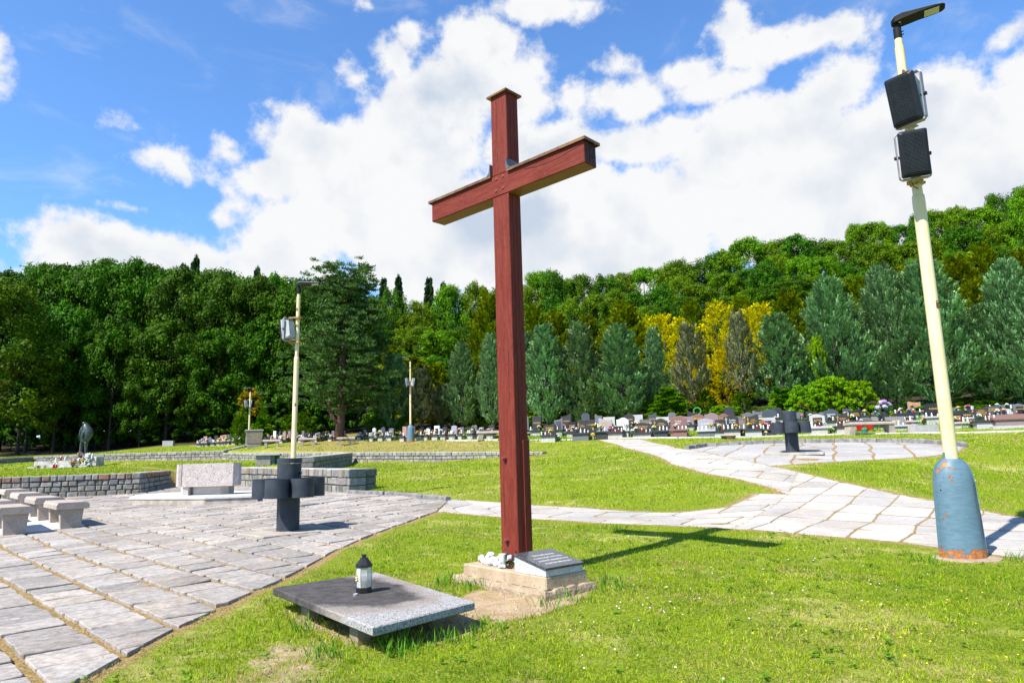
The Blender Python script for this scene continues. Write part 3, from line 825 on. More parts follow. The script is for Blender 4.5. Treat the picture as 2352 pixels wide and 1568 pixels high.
# ------------------------------------------------------------ grass
def blades(name, label, zones, seed, extra_cut=None):
    rng = np.random.default_rng(seed)
    V, C_, T3 = [], [], []
    vs = []; cs = []; base = 0; faces = []
    for (y0, y1, dens, hgt, wid, nseg) in zones:
        hw = lambda y: .80 * y + 1.2
        n = int(dens * (y1 - y0) * (hw(y0) + hw(y1)))
        y = np.sqrt(rng.uniform(y0 ** 2, y1 ** 2, n)); x = rng.uniform(-1, 1, n) * hw(y)
        d = rng.uniform(0, 1, n)
        # fringe over the paving edge
        pz = in_paved(x, y, .05)
        keep = ~pz
        sd1 = inside(x, y, dirt); sd2 = inside(x, y, dirt2)
        cl = fbm(x * 2.2, y * 2.2, 9, 3)
        keep &= ~(sd1 & (d > .05)) & ~(sd2 & (d > np.where(cl > .5, .75, .35)))
        keep &= ~(inside(x, y, path_stat) & (d > .1))
        s34 = inside(x, y, dirt3) | inside(x, y, dirt4)
        keep &= ~(s34 & (d > np.where(cl > .48, .9, .4)))
        fe_ = np.interp(x, [-60, -22, -14, -8, 0, 30, 60], [50.5, 51, 54, 56, 50, 43, 43])
        keep &= y < fe_ - .3
        # keep off the wall tops
        for wx, wy in ((nwx, nwy), (fwx, fwy)):
            keep &= ~((x < wx[-1]) & (y > np.interp(x, wx, wy) - .32) & (y < np.interp(x, wx, wy) + .3))
        for fx, fy, fr in cutouts: keep &= (np.hypot(x - fx, y - fy) > fr)
        big = fbm(x * .45, y * .45, 21, 3); med = fbm(x * 1.7, y * 1.7, 22, 3); fin = fbm(x * 7, y * 7, 23, 2)
        thin = (med * .6 + fin * .4)
        keep &= (thin + rng.uniform(-.25, .25, n)) > .30
        keep0 = keep
        x, y, big, med, fin, cl = [a[keep] for a in (x, y, big, med, fin, cl)]
        n = len(x)
        z = H(x, y) - .005
        edge = np.full(n, 9.0)
        near_ = y < 40
        for q in paved: edge = np.minimum(edge, edge_dist(x, y, q))
        dry = np.clip(1.15 - edge / .5, 0, 1) * .85
        dry = np.maximum(dry, sst((big - .53) / .16) * .5)
        dry = np.maximum(dry, sst((med - .60) / .12) * .55)
        terr = (y > np.interp(x, fwx, fwy)) & (x < 1.5) & (x > -17)
        dry = np.maximum(dry, np.where(terr, .5 + .35 * sst((big - .4) / .2) * np.clip((1 - x) / 8, 0, 1), 0))
        dry = np.where(s34[keep0], np.maximum(dry, .75), dry)
        isdry = rng.uniform(0, 1, n) < dry * .9 + .14
        h = hgt * rng.uniform(.45, 1.25, n) * (1 + .9 * (fin - .5) + .8 * (med - .5)) * np.where(isdry, .75, 1)
        h *= np.where(edge < .25, .7, 1.0)
        w = wid * rng.uniform(.7, 1.3, n)
        a = rng.uniform(0, 2 * np.pi, n); la = rng.uniform(0, 2 * np.pi, n); lean = np.abs(rng.normal(.45, .35, n)) + np.where(isdry, .5, 0)
        g1 = np.array([.17, .33, .006]); g2 = np.array([.60, .68, .025]); g3 = np.array([.07, .19, .015])
        t = np.clip(rng.normal(.45, .28, n) + (big - .5) * .8, 0, 1)[:, None]
        c = g1 * (1 - t) + g2 * t
        dk = (cl < .42)[:, None] * rng.uniform(0, .8, n)[:, None]
        c = c * (1 - dk) + g3 * dk
        dr = np.array([.66, .50, .22])[None] * rng.uniform(.6, 1.15, n)[:, None]
        c = np.where(isdry[:, None], dr, c)
        c = c * rng.uniform(.6, 1.25, n)[:, None]
        bx, by = np.cos(a) * w / 2, np.sin(a) * w / 2
        lx, ly = np.cos(la) * lean * h, np.sin(la) * lean * h
        hz_ = h / np.sqrt(1 + lean ** 2 * .6)
        p0 = np.stack([x - bx, y - by, z], 1); p1 = np.stack([x + bx, y + by, z], 1)
        if nseg == 2:
            m0 = np.stack([x - bx * .75 + lx * .35, y - by * .75 + ly * .35, z + hz_ * .6], 1)
            m1 = np.stack([x + bx * .75 + lx * .35, y + by * .75 + ly * .35, z + hz_ * .6], 1)
            tp = np.stack([x + lx, y + ly, z + hz_], 1)
            v = np.stack([p0, p1, m1, m0, tp], 1).reshape(-1, 3)
            i = base + np.arange(n) * 5
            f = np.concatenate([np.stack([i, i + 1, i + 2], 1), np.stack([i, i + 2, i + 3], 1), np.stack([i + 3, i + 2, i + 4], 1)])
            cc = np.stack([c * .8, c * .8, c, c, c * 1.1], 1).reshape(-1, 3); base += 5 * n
        else:
            tp = np.stack([x + lx * .7, y + ly * .7, z + hz_], 1)
            v = np.stack([p0, p1, tp], 1).reshape(-1, 3)
            i = base + np.arange(n) * 3
            f = np.stack([i, i + 1, i + 2], 1)
            cc = np.repeat(c, 3, 0); base += 3 * n
        vs.append(v); cs.append(cc); faces.append(f)
    v = np.concatenate(vs); c = np.concatenate(cs); f = np.concatenate(faces)
    o = np_mesh(name, v, f.ravel(), np.arange(len(f)) * 3, np.full(len(f), 3), c, M_GRASS)
    return tag(o, label, 'grass', kind='stuff')
M_GRASS = leafmat('grass_blade', (1, 1, 1), .36, 0, .6, .12)
cutouts = []
# ------------------------------------------------------------ the wooden cross
def paint_wood(name, stretch, flake=.02, base=(.175, .025, .015), dark=(.055, .010, .007)):
    m = bpy.data.materials.new(name); m.use_nodes = True
    N = NT(m.node_tree)
    tc0 = N.a('ShaderNodeTexCoord').outputs['Object']
    tc = N.v('MULTIPLY', tc0, stretch)
    g1 = N.noise(tc, 22, 8, .65, .6); g2 = N.noise(tc, 5, 4, .6, .8); g3 = N.noise(tc, 70, 4, .7)
    big = N.noise(tc0, 1.6, 4)
    c = N.mix(N.ramp(g2, .35, .72), rgba(base), (base[0] * 1.35, base[1] * 1.9, base[2] * 1.7, 1))
    c = N.mix(N.m('MULTIPLY', N.ramp(g1, .50, .64), N.m('MULTIPLY_ADD', N.ramp(big, .35, .65), .75, .15)), c, rgba(dark))
    c = N.mix(N.m('MULTIPLY', N.ramp(g3, .58, .68), .5), c, (.05, .012, .01))
    fl = N.noise(N.v('MULTIPLY', tc, (1, 1, 1)), 16, 2, .5)
    flm = N.m('MULTIPLY', N.ramp(fl, .77 - flake, .79 - flake), N.ramp(N.noise(tc0, 2.4, 2), .46, .56))
    c = N.mix(flm, c, (.55, .42, .36))
    b = N.a('ShaderNodeBump', {'Strength': .55, 'Distance': .006, 'Height': N.m('ADD', g1, N.m('MULTIPLY', g3, .6))})
    N.a('ShaderNodeOutputMaterial', {0: principled(N, c, .6, b.outputs[0], .15).outputs[0]})
    return m
M_WZ = paint_wood('red_painted_timber', (7, 7, .55))
M_WX = paint_wood('red_painted_beam', (.55, 7, 7), .015)
M_END = mat('dark_end_grain', (.10, .025, .016), (.035, .012, .010), scale=18, bump=.7, rough=.6)
M_UND = mat('bounce_lit_amber_timber', (.30, .13, .03), (.20, .08, .02), stretch=(.5, 9, 9), scale=9, bump=.3, rough=.55)  # unpainted, varnished beam underside; reflected light is put into its amber brown
M_CAP = mat('brown_sheet_metal', (.16, .075, .045), (.33, .17, .07), scale=7, bump=.1, rough=.4, metal=.6)
M_FLASH = mat('grey_flashing_sheet', (.10, .10, .11), (.17, .17, .18), scale=7, bump=.05, rough=.4, metal=.5)
M_REDIRON = mat('red_painted_bolt', (.24, .06, .045), (.16, .035, .025), scale=20, rough=.5)
M_DARK = mat('dark_hole', (.01, .008, .008), rough=.9)
YAW = -.753
cross = thing('wooden_cross', 'tall red painted timber cross standing on the beige concrete plinth', 'cross', (.006, 7.373, .273), YAW)
Wp, Dp, Hp, b0, b1, arm = .25, .205, 5.24, 3.998, 4.257, 1.09
mb = MB(); mb.box(-Wp, 0, 0, Dp, 0, b0 - .001, .007).box(-Wp, 0, 0, Dp, b1 + .001, Hp, .007)
# seams and shakes along the post
post = mb.build('post', M_WZ, cross)
mb = MB()
for x, z0, z1 in ((-.158, b1 + .02, Hp - .05), (-.19, .3, 1.1), (-.07, 1.6, 2.2), (-.12, 2.6, 3.3)):
    n = 14
    for k in range(n):
        xa = x + .003 * math.sin(k * 1.7); za, zb = z0 + (z1 - z0) * k / n, z0 + (z1 - z0) * (k + 1) / n
        mb.box(xa - .0012, xa + .0012, -.0012, .002, za, zb)
for y in (.07, .13):
    mb.box(-.002, .0012, y - .001, y + .001, .1, b0 - .02).box(-.002, .0012, y - .001, y + .001, b1 + .15, Hp - .05)
mb.build('crack', M_DARK, post)
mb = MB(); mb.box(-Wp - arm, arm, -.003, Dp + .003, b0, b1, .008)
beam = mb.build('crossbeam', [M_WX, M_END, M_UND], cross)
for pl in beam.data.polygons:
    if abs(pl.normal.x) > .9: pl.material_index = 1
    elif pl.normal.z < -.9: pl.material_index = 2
mb = MB()
pts = [(.25, 4.20), (.4, 4.165), (.55, 4.155), (.7, 4.158), (.85, 4.172), (1.0, 4.195), (1.085, 4.205)]
for (xa, za), (xb, zb) in zip(pts[:-1], pts[1:]):
    mb.add([(xa, -.0045, za - .003), (xb, -.0045, zb - .003), (xb, -.0045, zb + .003), (xa, -.0045, za + .003)], [(0, 1, 2, 3)])
for k, (xa, za) in enumerate(((1.0915, 4.2), (1.0915, 4.1))): mb.box(1.089, 1.0925, .03 + .06 * k, .12 + .06 * k, za - .004, za + .002)
mb.box(1.089, 1.0925, .09, .094, 4.03, 4.2)
mb.build('crack', M_DARK, beam)
# peg heads on the lap joint
for i, (x, z) in enumerate(((-.185, 4.21), (-.075, 4.215), (-.19, 4.07), (-.08, 4.075))):
    mb = MB(); mb.lathe([(.017, 0), (.017, .006), (.013, .008)], 12)
    pg = mb.build('peg', M_REDIRON, beam); pg.location = (x, -.003, z); pg.rotation_euler = (rad(90), 0, 0)
# flat hipped caps
mb = MB(); o_ = .035
v = [(-Wp - o_, -o_, Hp), (o_, -o_, Hp), (o_, Dp + o_, Hp), (-Wp - o_, Dp + o_, Hp), (-Wp - o_, -o_, Hp + .022), (o_, -o_, Hp + .022), (o_, Dp + o_, Hp + .022), (-Wp - o_, Dp + o_, Hp + .022), (-Wp / 2, Dp / 2, Hp + .06)]
mb.add(v, [(3, 2, 1, 0), (0, 1, 5, 4), (1, 2, 6, 5), (2, 3, 7, 6), (3, 0, 4, 7), (4, 5, 8), (5, 6, 8), (6, 7, 8), (7, 4, 8)])
mb.build('post_cap', M_CAP, cross)
for x0, x1, ow in ((.004, arm + .035, .035), (-Wp - arm - .035, -Wp - .004, .035)):
    mb = MB(); mb.box(x0, x1, -.03, Dp + .03, b1 + .001, b1 + .016).box(x0, x1, -.031, -.027, b1 - .016, b1 + .016).box(x0, x1, Dp + .027, Dp + .031, b1 - .016, b1 + .016)
    xe = x1 if x0 > 0 else x0
    mb.box(xe - .002, xe + .002, -.03, Dp + .03, b1 - .016, b1 + .015)
    mb.build('beam_cap', M_CAP, cross)
for x0, s_ in ((.003, 1), (-Wp - .003, -1)):
    mb = MB()
    prof = [(0, 0), (.06, 0), (.02, .04), (.008, .13), (0, .13)]
    P = [(x0 + s_ * a, b1 + .0165 + b) for a, b in prof]
    n = 5
    v = [(a, -.034, b) for a, b in P] + [(a, Dp + .034, b) for a, b in P]
    f = [tuple(range(n)), tuple(range(n, 2 * n))[::-1]] + [(i, n + i, n + (i + 1) % n, (i + 1) % n) for i in range(n)]
    mb.add(v, f); mb.build('flashing', M_FLASH, cross)
for zb in (1.02, .165):
    mb = MB(); mb.lathe([(.030, 0), (.030, .006)], 16); mb.lathe([(.024, .006), (.024, .03), (.021, .034)], 6); mb.lathe([(.013, .034), (.013, .046), (.010, .049)], 12)
    b_ = mb.build('bolt', M_REDIRON, cross); b_.location = (-.155, 0, zb); b_.rotation_euler = (rad(90), 0, 0)
mb = MB(); mb.lathe([(.012, -.001), (.012, .0015)], 14); h_ = mb.build('bolt_hole', M_DARK, cross); h_.location = (-.035, 0, .055); h_.rotation_euler = (rad(90), 0, 0)
mb = MB(); mb.lathe([(.011, 0), (.011, .004)], 14); h_ = mb.build('peg', M_REDIRON, cross); h_.location = (-.215, 0, .07); h_.rotation_euler = (rad(90), 0, 0)
M_IRON = mat('galvanised_iron', (.5, .5, .5), (.35, .35, .36), scale=12, rough=.5, metal=.6)
mb = MB(); mb.box(-.2, -.05, .04, Dp - .04, -.063, .0); mb.build('foot_bracket', M_IRON, cross)
mb = MB(); mb.box(.0, .04, .19, .205, 1.28, 1.295); mb.build('steel_pin', M_IRON, cross)
mb = MB(); mb.box(.0, .012, .11, Dp + .004, -.02, 1.21, .002); mb.build('side_plate', M_WZ, cross)

# plinth
M_CONC = mat('beige_cast_concrete', (.42, .305, .19), (.53, .41, .275), scale=3.5, bump=.6, bscale=30, speck=(70, .05, (.3, .22, .14)), bdist=.012)
M_CONC2 = mat('rough_footing_concrete', (.37, .275, .18), (.48, .375, .26), scale=7, bump=1.0, bscale=22, bdist=.03)
PYAW = YAW - .115
PX0, PY0 = .248, 6.534
plinth = thing('concrete_plinth', 'beige two step concrete plinth under the red cross', 'plinth', (PX0, PY0, .21), PYAW)
rg = random.Random(3)
mb = MB(); mb.box(-1.29, 0, 0, .55, -.125, 0, .012)
mb.build('upper_block', M_CONC, plinth)
mb = MB()
ring = []
x0, x1, y0, y1 = -1.37, .045, -.062, .60
for (xa, ya), (xb, yb), n_ in (((x0, y0), (x1, y0), 26), ((x1, y0), (x1, y1), 13), ((x1, y1), (x0, y1), 26), ((x0, y1), (x0, y0), 13)):
    for k in range(n_):
        t = k / n_
        ring.append((xa + (xb - xa) * t + rg.uniform(-.006, .006), ya + (yb - ya) * t + rg.uniform(-.006, .006)))
n = len(ring)
top = [(x, y, -.118 + rg.uniform(-.012, .012)) for x, y in ring]; mdl = [(x + (x + .67) * .015, y + (y - .3) * .03, -.15) for x, y in ring]; bt = [(x + (x + .67) * .03, y + (y - .3) * .05, -.34) for x, y in ring]
mb.add(top + mdl + bt + [(-.67, .3, -.105)], [(n + k, n + (k + 1) % n, (k + 1) % n, k) for k in range(n)] + [(2 * n + k, 2 * n + (k + 1) % n, n + (k + 1) % n, n + k) for k in range(n)] + [(k, (k + 1) % n, 3 * n) for k in range(n)])
mb.build('footing', M_CONC2, plinth)

M_TERR = mat('pale_terrazzo', (.60, .60, .585), (.68, .68, .66), scale=20, bump=.4, bscale=60, speck=(120, .3, (.36, .36, .36)), bdist=.004)
M_TERRD = mat('terrazzo_granite_side', (.60, .60, .585), (.52, .52, .5), scale=20, bump=.4, bscale=60, speck=(170, .22, (.36, .34, .32)), bdist=.004)
M_BLK = mat('polished_black_granite', (.045, .047, .052), (.075, .078, .085), scale=60, bump=.02, rough=.18, speck=(150, .12, (.16, .16, .17)), spec=.6)
M_LET = mat('engraved_pale_letters', (.62, .60, .56), rough=.7)
mem = thing('memorial_tablet', 'sloping black granite tablet with pale engraved lines at the foot of the cross', 'plaque', (PX0, PY0, .21), PYAW)
mb = MB()
x0, x1, y0, y1 = -.445, -.004, .006, .49   # slopes down away from the post
zA, zB = .145, .055
v = [(x0, y0, .001), (x1, y0, .001), (x1, y1, .001), (x0, y1, .001), (x0, y0, zA), (x1, y0, zB), (x1, y1, zB), (x0, y1, zA)]
mb.add(v, [(3, 2, 1, 0), (4, 5, 6, 7), (0, 1, 5, 4), (1, 2, 6, 5), (2, 3, 7, 6), (3, 0, 4, 7)])
mb.build('terrazzo_wedge', M_TERRD, mem)
sl_ = math.atan2(zA - zB, x1 - x0); Ls = math.hypot(zA - zB, x1 - x0)
Mt = Matrix.Translation((x0, y0, zA)) @ Matrix.Rotation(sl_, 4, 'Y')
mb = MB(); mb.box(-.008, Ls + .008, -.01, (y1 - y0) + .01, .002, .026, .003, M=Mt); tab = mb.build('granite_tablet', M_BLK, mem)
for i, (ln, sxx) in enumerate((('TENTO KRÍŽ VENOVAL', .9), ('P. PAVOL VELKÝ A VYTVORIL', .9), ('A FARNOSŤ HELENINSKÁ 1998', .9), ('POSVÄTENÝ DŇA 28.3.2013', .9))):
    t = text('inscription', ln, .041, M_LET, tab, (0, 0, 0), (0, 0, 0), extrude=.0006, sx=.62)
    t.matrix_basis = Mt @ Matrix.Translation((Ls * (.30 + .165 * i), (y1 - y0) * (.52 - .0 * i), .0268)) @ Matrix.Rotation(rad(90), 4, 'Z') @ Matrix.Diagonal((.68, 1, 1, 1))

# small things on the plinth (plinth frame: u right along the long side, v away)
cu_, su_ = math.cos(YAW), math.sin(YAW)
def onpl(px, py, z=.21):
    q = at_z(px, py, z); return (float(q[0]), float(q[1]), z)
M_WSTONE = mat('white_limestone', (.86, .86, .84), (.75, .75, .73), scale=9, bump=.5)
M_BSTONE = mat('greyish_pebble', (.55, .5, .42), (.4, .36, .3), scale=9, bump=.5)
def stone(name, label, u, v, r, m, seed, sz=.7, cat='stone', group=None):
    rg = random.Random(seed)
    mb = MB(); mb.blob((0, 0, r * sz * .8), r, sz=sz, rng=rg, j=.16, lv=2)
    o = mb.build(name, m, smooth=True); o.location = onpl(u, v); o.rotation_euler = (0, 0, rg.uniform(0, 3))
    return tag(o, label, cat, group)
G_ = 'white stones heaped on the plinth'
for i, (u, v, r, lb) in enumerate(((1114, 1293, .045, 'white lump of limestone nearest the left end of the plinth'), (1120, 1286, .038, 'small white stone behind the leftmost white lump'), (1124, 1298, .05, 'large white stone in front of the white heap on the plinth'),
        (1134, 1294, .056, 'biggest rounded white stone in the middle of the heap'), (1143, 1300, .045, 'white stone between the big one and the flat speckled one'), (1147, 1291, .052, 'white stone leaning near the foot of the cross'),
        (1127, 1290, .042, 'topmost white stone of the heap on the plinth'), (1180, 1297, .034, 'little white stone just left of the sloping tablet'))):
    o = stone('white_stone', lb, u, v, r, M_WSTONE, 40 + i, group=G_)
    if i == 6: o.location[2] += .05
stone('brown_stone', 'brownish pointed stone at the left end of the white heap', 1107, 1290, .04, M_BSTONE, 60, 1.1)
stone('speckled_stone', 'flat pale speckled stone lying in front of the post foot', 1155, 1304, .045, M_TERR, 61, .45)
rg = random.Random(9)
M_CONE = mat('pine_cone_scale', (.22, .12, .05), (.10, .05, .02), scale=30, rough=.7)
mb = MB()
for k in range(70):
    a = k * 2.4; t = k / 70; r = .034 * math.sin(math.pi * (.12 + .8 * t)) ; x = -.045 + .09 * t
    c = Vector((x, r * math.cos(a), .036 + r * math.sin(a))); d = Vector((.35, math.cos(a), math.sin(a))).normalized(); s_ = d.cross(Vector((1, 0, 0))).normalized() * .009
    mb.add([c + s_, c - s_, c - s_ * .6 + d * .013, c + s_ * .6 + d * .013, c + d * .007 + Vector((-.004, 0, 0))], [(0, 1, 2, 3), (3, 2, 1, 0), (0, 3, 4), (1, 4, 2)], (rg.uniform(.7, 1.6),) * 3)
pc = mb.build('pine_cone', M_CONE); pc.location = onpl(1171, 1305); pc.rotation_euler = (0, 0, rad(-60)); tag(pc, 'open brown pine cone lying beside the sloping memorial tablet', 'pine cone')
M_GREENP = mat('dark_green_plastic', (.02, .14, .09), rough=.35)
M_PINKF = mat('pink_white_petal', (.75, .45, .58), (.85, .75, .78), scale=20)
M_LEAFS = mat('artificial_leaf', (.05, .22, .05), (.1, .3, .06), scale=10, rough=.5)
mb = MB(); fl = thing('rose_sprig', 'small pink artificial rose with green leaves beside the pine cone', 'flower', onpl(1170, 1298), 0)
mb.blob((0, 0, .075), .026, rng=rg, j=.2); mb.blob((.012, .01, .09), .017, rng=rg, j=.2); mb.build('blossom', M_PINKF, fl)
mb = MB()
for k in range(14):
    a = rg.uniform(0, 6.3); mb.add([(0, 0, .05), (.05 * math.cos(a), .05 * math.sin(a), .03 + rg.uniform(-.02, .03)), (.05 * math.cos(a + .4), .05 * math.sin(a + .4), .045)], [(0, 1, 2)])
mb.tube([(0, 0, .07), (-.03, 0, .02), (-.09, .01, .012)], .003, 5); mb.build('leaves', M_LEAFS, fl)
mb = MB(); mb.lathe([(.02, 0), (.026, .04), (.02, .1), (.012, .11)], 14); o = mb.build('green_vase', M_GREENP, smooth=True); o.location = onpl(1163, 1293); tag(o, 'dark green plastic vase tucked under the foot of the cross', 'vase')
M_CANDW = mat('white_candle_wax', (.8, .8, .78), rough=.45)
mb = MB(); mb.lathe([(.035, 0), (.035, .10), (.03, .105)], 16); o = mb.build('white_candle', M_CANDW, smooth=True, autos=40); o.location = onpl(1154, 1295); tag(o, 'squat white candle standing in front of the post foot', 'candle')

# ------------------------------------------------------------ stone table
def table_mat():
    m = bpy.data.materials.new('sooty_terrazzo_slab'); m.use_nodes = True
    N = NT(m.node_tree)
    tc = N.a('ShaderNodeTexCoord').outputs['Object']
    n = N.noise(tc, 1.6, 6, .62); n2 = N.noise(tc, 9, 6, .65); n3 = N.noise(tc, 60, 3, .6)
    w = N.a('ShaderNodeTexVoronoi', {'Vector': tc, 'Scale': 150.0})
    h_ = N.a('ShaderNodeSeparateColor', {0: w.outputs['Color']})
    base = N.mix(N.m('LESS_THAN', h_.outputs[0], .38), (.44, .425, .41), (.24, .23, .22))
    base = N.mix(N.m('LESS_THAN', h_.outputs[1], .10), base, (.10, .10, .10))
    s = N.a('ShaderNodeSeparateXYZ', {0: tc})
    # soot stain of its own shape round the candle, running over the left edge
    dx = N.m('SUBTRACT', s.outputs[0], -.28); dy = N.m('SUBTRACT', s.outputs[1], -.12)
    r = N.m('SQRT', N.m('ADD', N.m('MULTIPLY', N.m('MULTIPLY', dx, dx), 1.5), N.m('MULTIPLY', N.m('MULTIPLY', dy, dy), 3.9)))
    st = N.m('SUBTRACT', 1.32, N.m('ADD', r, N.m('MULTIPLY', N.m('SUBTRACT', n, .5), 1.5)))
    stain = N.ramp(st, .05, .42)
    soot = N.mix(N.ramp(n2, .3, .7), (.030, .027, .026), (.085, .075, .07))
    soot = N.mix(N.m('MULTIPLY', N.ramp(n3, .55, .7), .3), soot, (.22, .2, .19))
    c = N.mix(N.m('MULTIPLY', stain, .93), base, soot)
    brn = N.m('MULTIPLY', N.ramp(N.m('ADD', st, N.m('MULTIPLY', N.m('SUBTRACT', n2, .5), .3)), -.22, .08), N.m('SUBTRACT', 1.0, stain))
    c = N.mix(N.m('MULTIPLY', brn, .5), c, (.24, .17, .11))
    b = N.a('ShaderNodeBump', {'Strength': .45, 'Distance': .006, 'Height': N.m('ADD', n3, n2)})
    N.a('ShaderNodeOutputMaterial', {0: principled(N, c, .85, b.outputs[0], .12).outputs[0]})
    return m
tc4 = [np.array(q) for q in ((-2.246, 6.513), (-1.001, 4.893), (-.353, 5.643), (-1.452, 7.242))]
tcn = sum(tc4) / 4
tyaw = math.atan2(*( (tc4[1] - tc4[0] + tc4[2] - tc4[3])[::-1]))
table = thing('stone_table', 'low sooty terrazzo slab table on stub legs carrying a black lantern', 'table', (tcn[0], tcn[1], 0), tyaw)
loc4 = []
for q in tc4:
    d = q - tcn; loc4.append((d[0] * math.cos(-tyaw) - d[1] * math.sin(-tyaw), d[0] * math.sin(-tyaw) + d[1] * math.cos(-tyaw)))
mb = MB(); th_ = .062
def inset(P, k): 
    return [(x - math.copysign(k, x), y - math.copysign(k, y)) for x, y in P]
P0, P1 = inset(loc4, .008), loc4
v = [(x, y, .19) for x, y in P0] + [(x, y, .182) for x, y in P1] + [(x, y, .19 - th_ + .008) for x, y in P1] + [(x, y, .19 - th_) for x, y in P0]
mb.add(v, [(0, 1, 2, 3)] + [(4 * r + 4 + k, 4 * r + 4 + (k + 1) % 4, 4 * r + (k + 1) % 4, 4 * r + k) for r in range(3) for k in range(4)] + [(15, 14, 13, 12)])
mb.build('slab', table_mat(), table)
M_LEG = mat('mossy_concrete_leg', (.27, .20, .12), (.36, .29, .19), scale=8, bump=.5)
for (x, y) in ((.62, -.36), (-.42, -.37), (.55, .3), (-.55, .3)):
    mb = MB(); mb.box(x - .075, x + .075, y - .055, y + .055, -.06, .1275, .006); mb.build('leg', M_LEG, table)

M_BLKP = mat('black_glossy_plastic', (.018, .016, .016), rough=.3, bump=.02, spec=.5)
def glass_mat(name, col, rough=.15, alpha=.4):
    m = bpy.data.materials.new(name); m.use_nodes = True
    N = NT(m.node_tree)
    tr = N.a('ShaderNodeBsdfTransparent', {'Color': rgba(col)}); gl = N.a('ShaderNodeBsdfPrincipled', {'Base Color': rgba(col), 'Roughness': rough, 'Specular IOR Level': .8})
    mx = N.a('ShaderNodeMixShader', {0: alpha, 1: tr.outputs[0], 2: gl.outputs[0]})
    N.a('ShaderNodeOutputMaterial', {0: mx.outputs[0]})
    return m
M_GLASS = glass_mat('clear_lantern_glass', (.85, .87, .83), .1, .45)
M_GOLD = mat('gold_ornament', (.7, .48, .2), (.45, .27, .08), scale=30, rough=.35, metal=.7)
lp = at_z(835.7, 1359.5, .19)
lan = thing('grave_lantern', 'tall black topped glass candle lantern standing on the sooty stone table', 'lantern', (lp[0], lp[1], .1905), rad(12))
HX = lambda r, z: [(r * (1.12 if k % 2 == 0 else 1.0) * math.cos(a), r * (1.12 if k % 2 == 0 else 1) * math.sin(a), z) for k, a in enumerate([rad(22.5 + 45 * i) for i in range(8)])]
def oct_(prof, cx=.068):
    v = []
    for r, z in prof:
        c_ = r * .42
        v += [(r, -c_, z), (r, c_, z), (c_, r, z), (-c_, r, z), (-r, c_, z), (-r, -c_, z), (-c_, -r, z), (c_, -r, z)]
    n = 8
    f = [(i * n + k, i * n + (k + 1) % n, (i + 1) * n + (k + 1) % n, (i + 1) * n + k) for i in range(len(prof) - 1) for k in range(n)]
    f += [tuple(range(n))[::-1], tuple(range((len(prof) - 1) * n, len(prof) * n))]
    return v, f
mb = MB(); mb.add(*oct_([(.066, 0), (.066, .042), (.058, .046)])); mb.build('base', M_BLKP, lan)
mb = MB(); mb.add(*oct_([(.058, .0465), (.065, .11), (.067, .15), (.062, .212)])); gl_ = mb.build('glass', M_GLASS, lan)
mb = MB()
for k in range(8):
    a0 = oct_([(.0585, .047), (.0658, .11), (.0678, .15), (.0628, .212)])[0]
    mb.tube([a0[k + 8 * i] for i in range(4)], .0022, 5)
# diamond lattice pressed in the glass
for fa in range(4):
    M_ = Matrix.Rotation(rad(90 * fa), 4, 'Z')
    for s_ in (1, -1):
        for i in range(-7, 8):
            q = []
            for t in np.linspace(0, 1, 9):
                z = .05 + .16 * t; yy = (i * .0085 + s_ * (z - .13) * .42)
                if abs(yy) < .026: q.append(M_ @ Vector((.0668 - abs(z - .145) * .05, yy, z)))
            if len(q) > 1: mb.tube(q, .0008, 4, False)
mb.build('glass_ribs', mat('lantern_lattice', (.30, .30, .26), rough=.3), lan)
mb = MB(); mb.add(*oct_([(.0705, .212), (.0705, .232), (.066, .236), (.03, .288), (.022, .290)])); mb.build('roof', M_BLKP, lan)
mb = MB(); mb.add(*oct_([(.018, .291), (.018, .305), (.022, .306), (.022, .315), (.006, .318)])); mb.build('vent_cap', M_BLKP, lan)
mb = MB(); rg = random.Random(5)
for k in range(26): mb.blob((-.069 + rg.uniform(-.002, .003), rg.uniform(-.012, .012), .10 + .07 * rg.random()), .0065, rng=rg, j=.3, lv=0)
mb.tube([(-.069, 0, .11), (-.068, .004, .075)], .002, 5)
gd = mb.build('gold_ornament', M_GOLD, lan); gd.rotation_euler = (0, 0, rad(28))
mb = MB(); mb.lathe([(.03, .047), (.03, .11), (.026, .112)], 14); mb.build('candle', mat('yellow_wax', (.45, .38, .18), rough=.5), lan)
tl = at_z(816.5, 1365.5, .195)
tea = thing('tealight', 'small aluminium tealight beside the base of the black lantern', 'candle', (tl[0], tl[1], .1905))
mb = MB(); mb.lathe([(.019, 0), (.0195, .015), (.0175, .0155), (.0175, .012)], 20); mb.build('cup', M_IRON, tea, True, 40)
mb = MB(); mb.lathe([(.0172, .006), (.0172, .0125)], 16); mb.build('wax', M_CANDW, tea)
cutouts += [(5.15, 8.25, .42), (lp[0], lp[1], .05)]

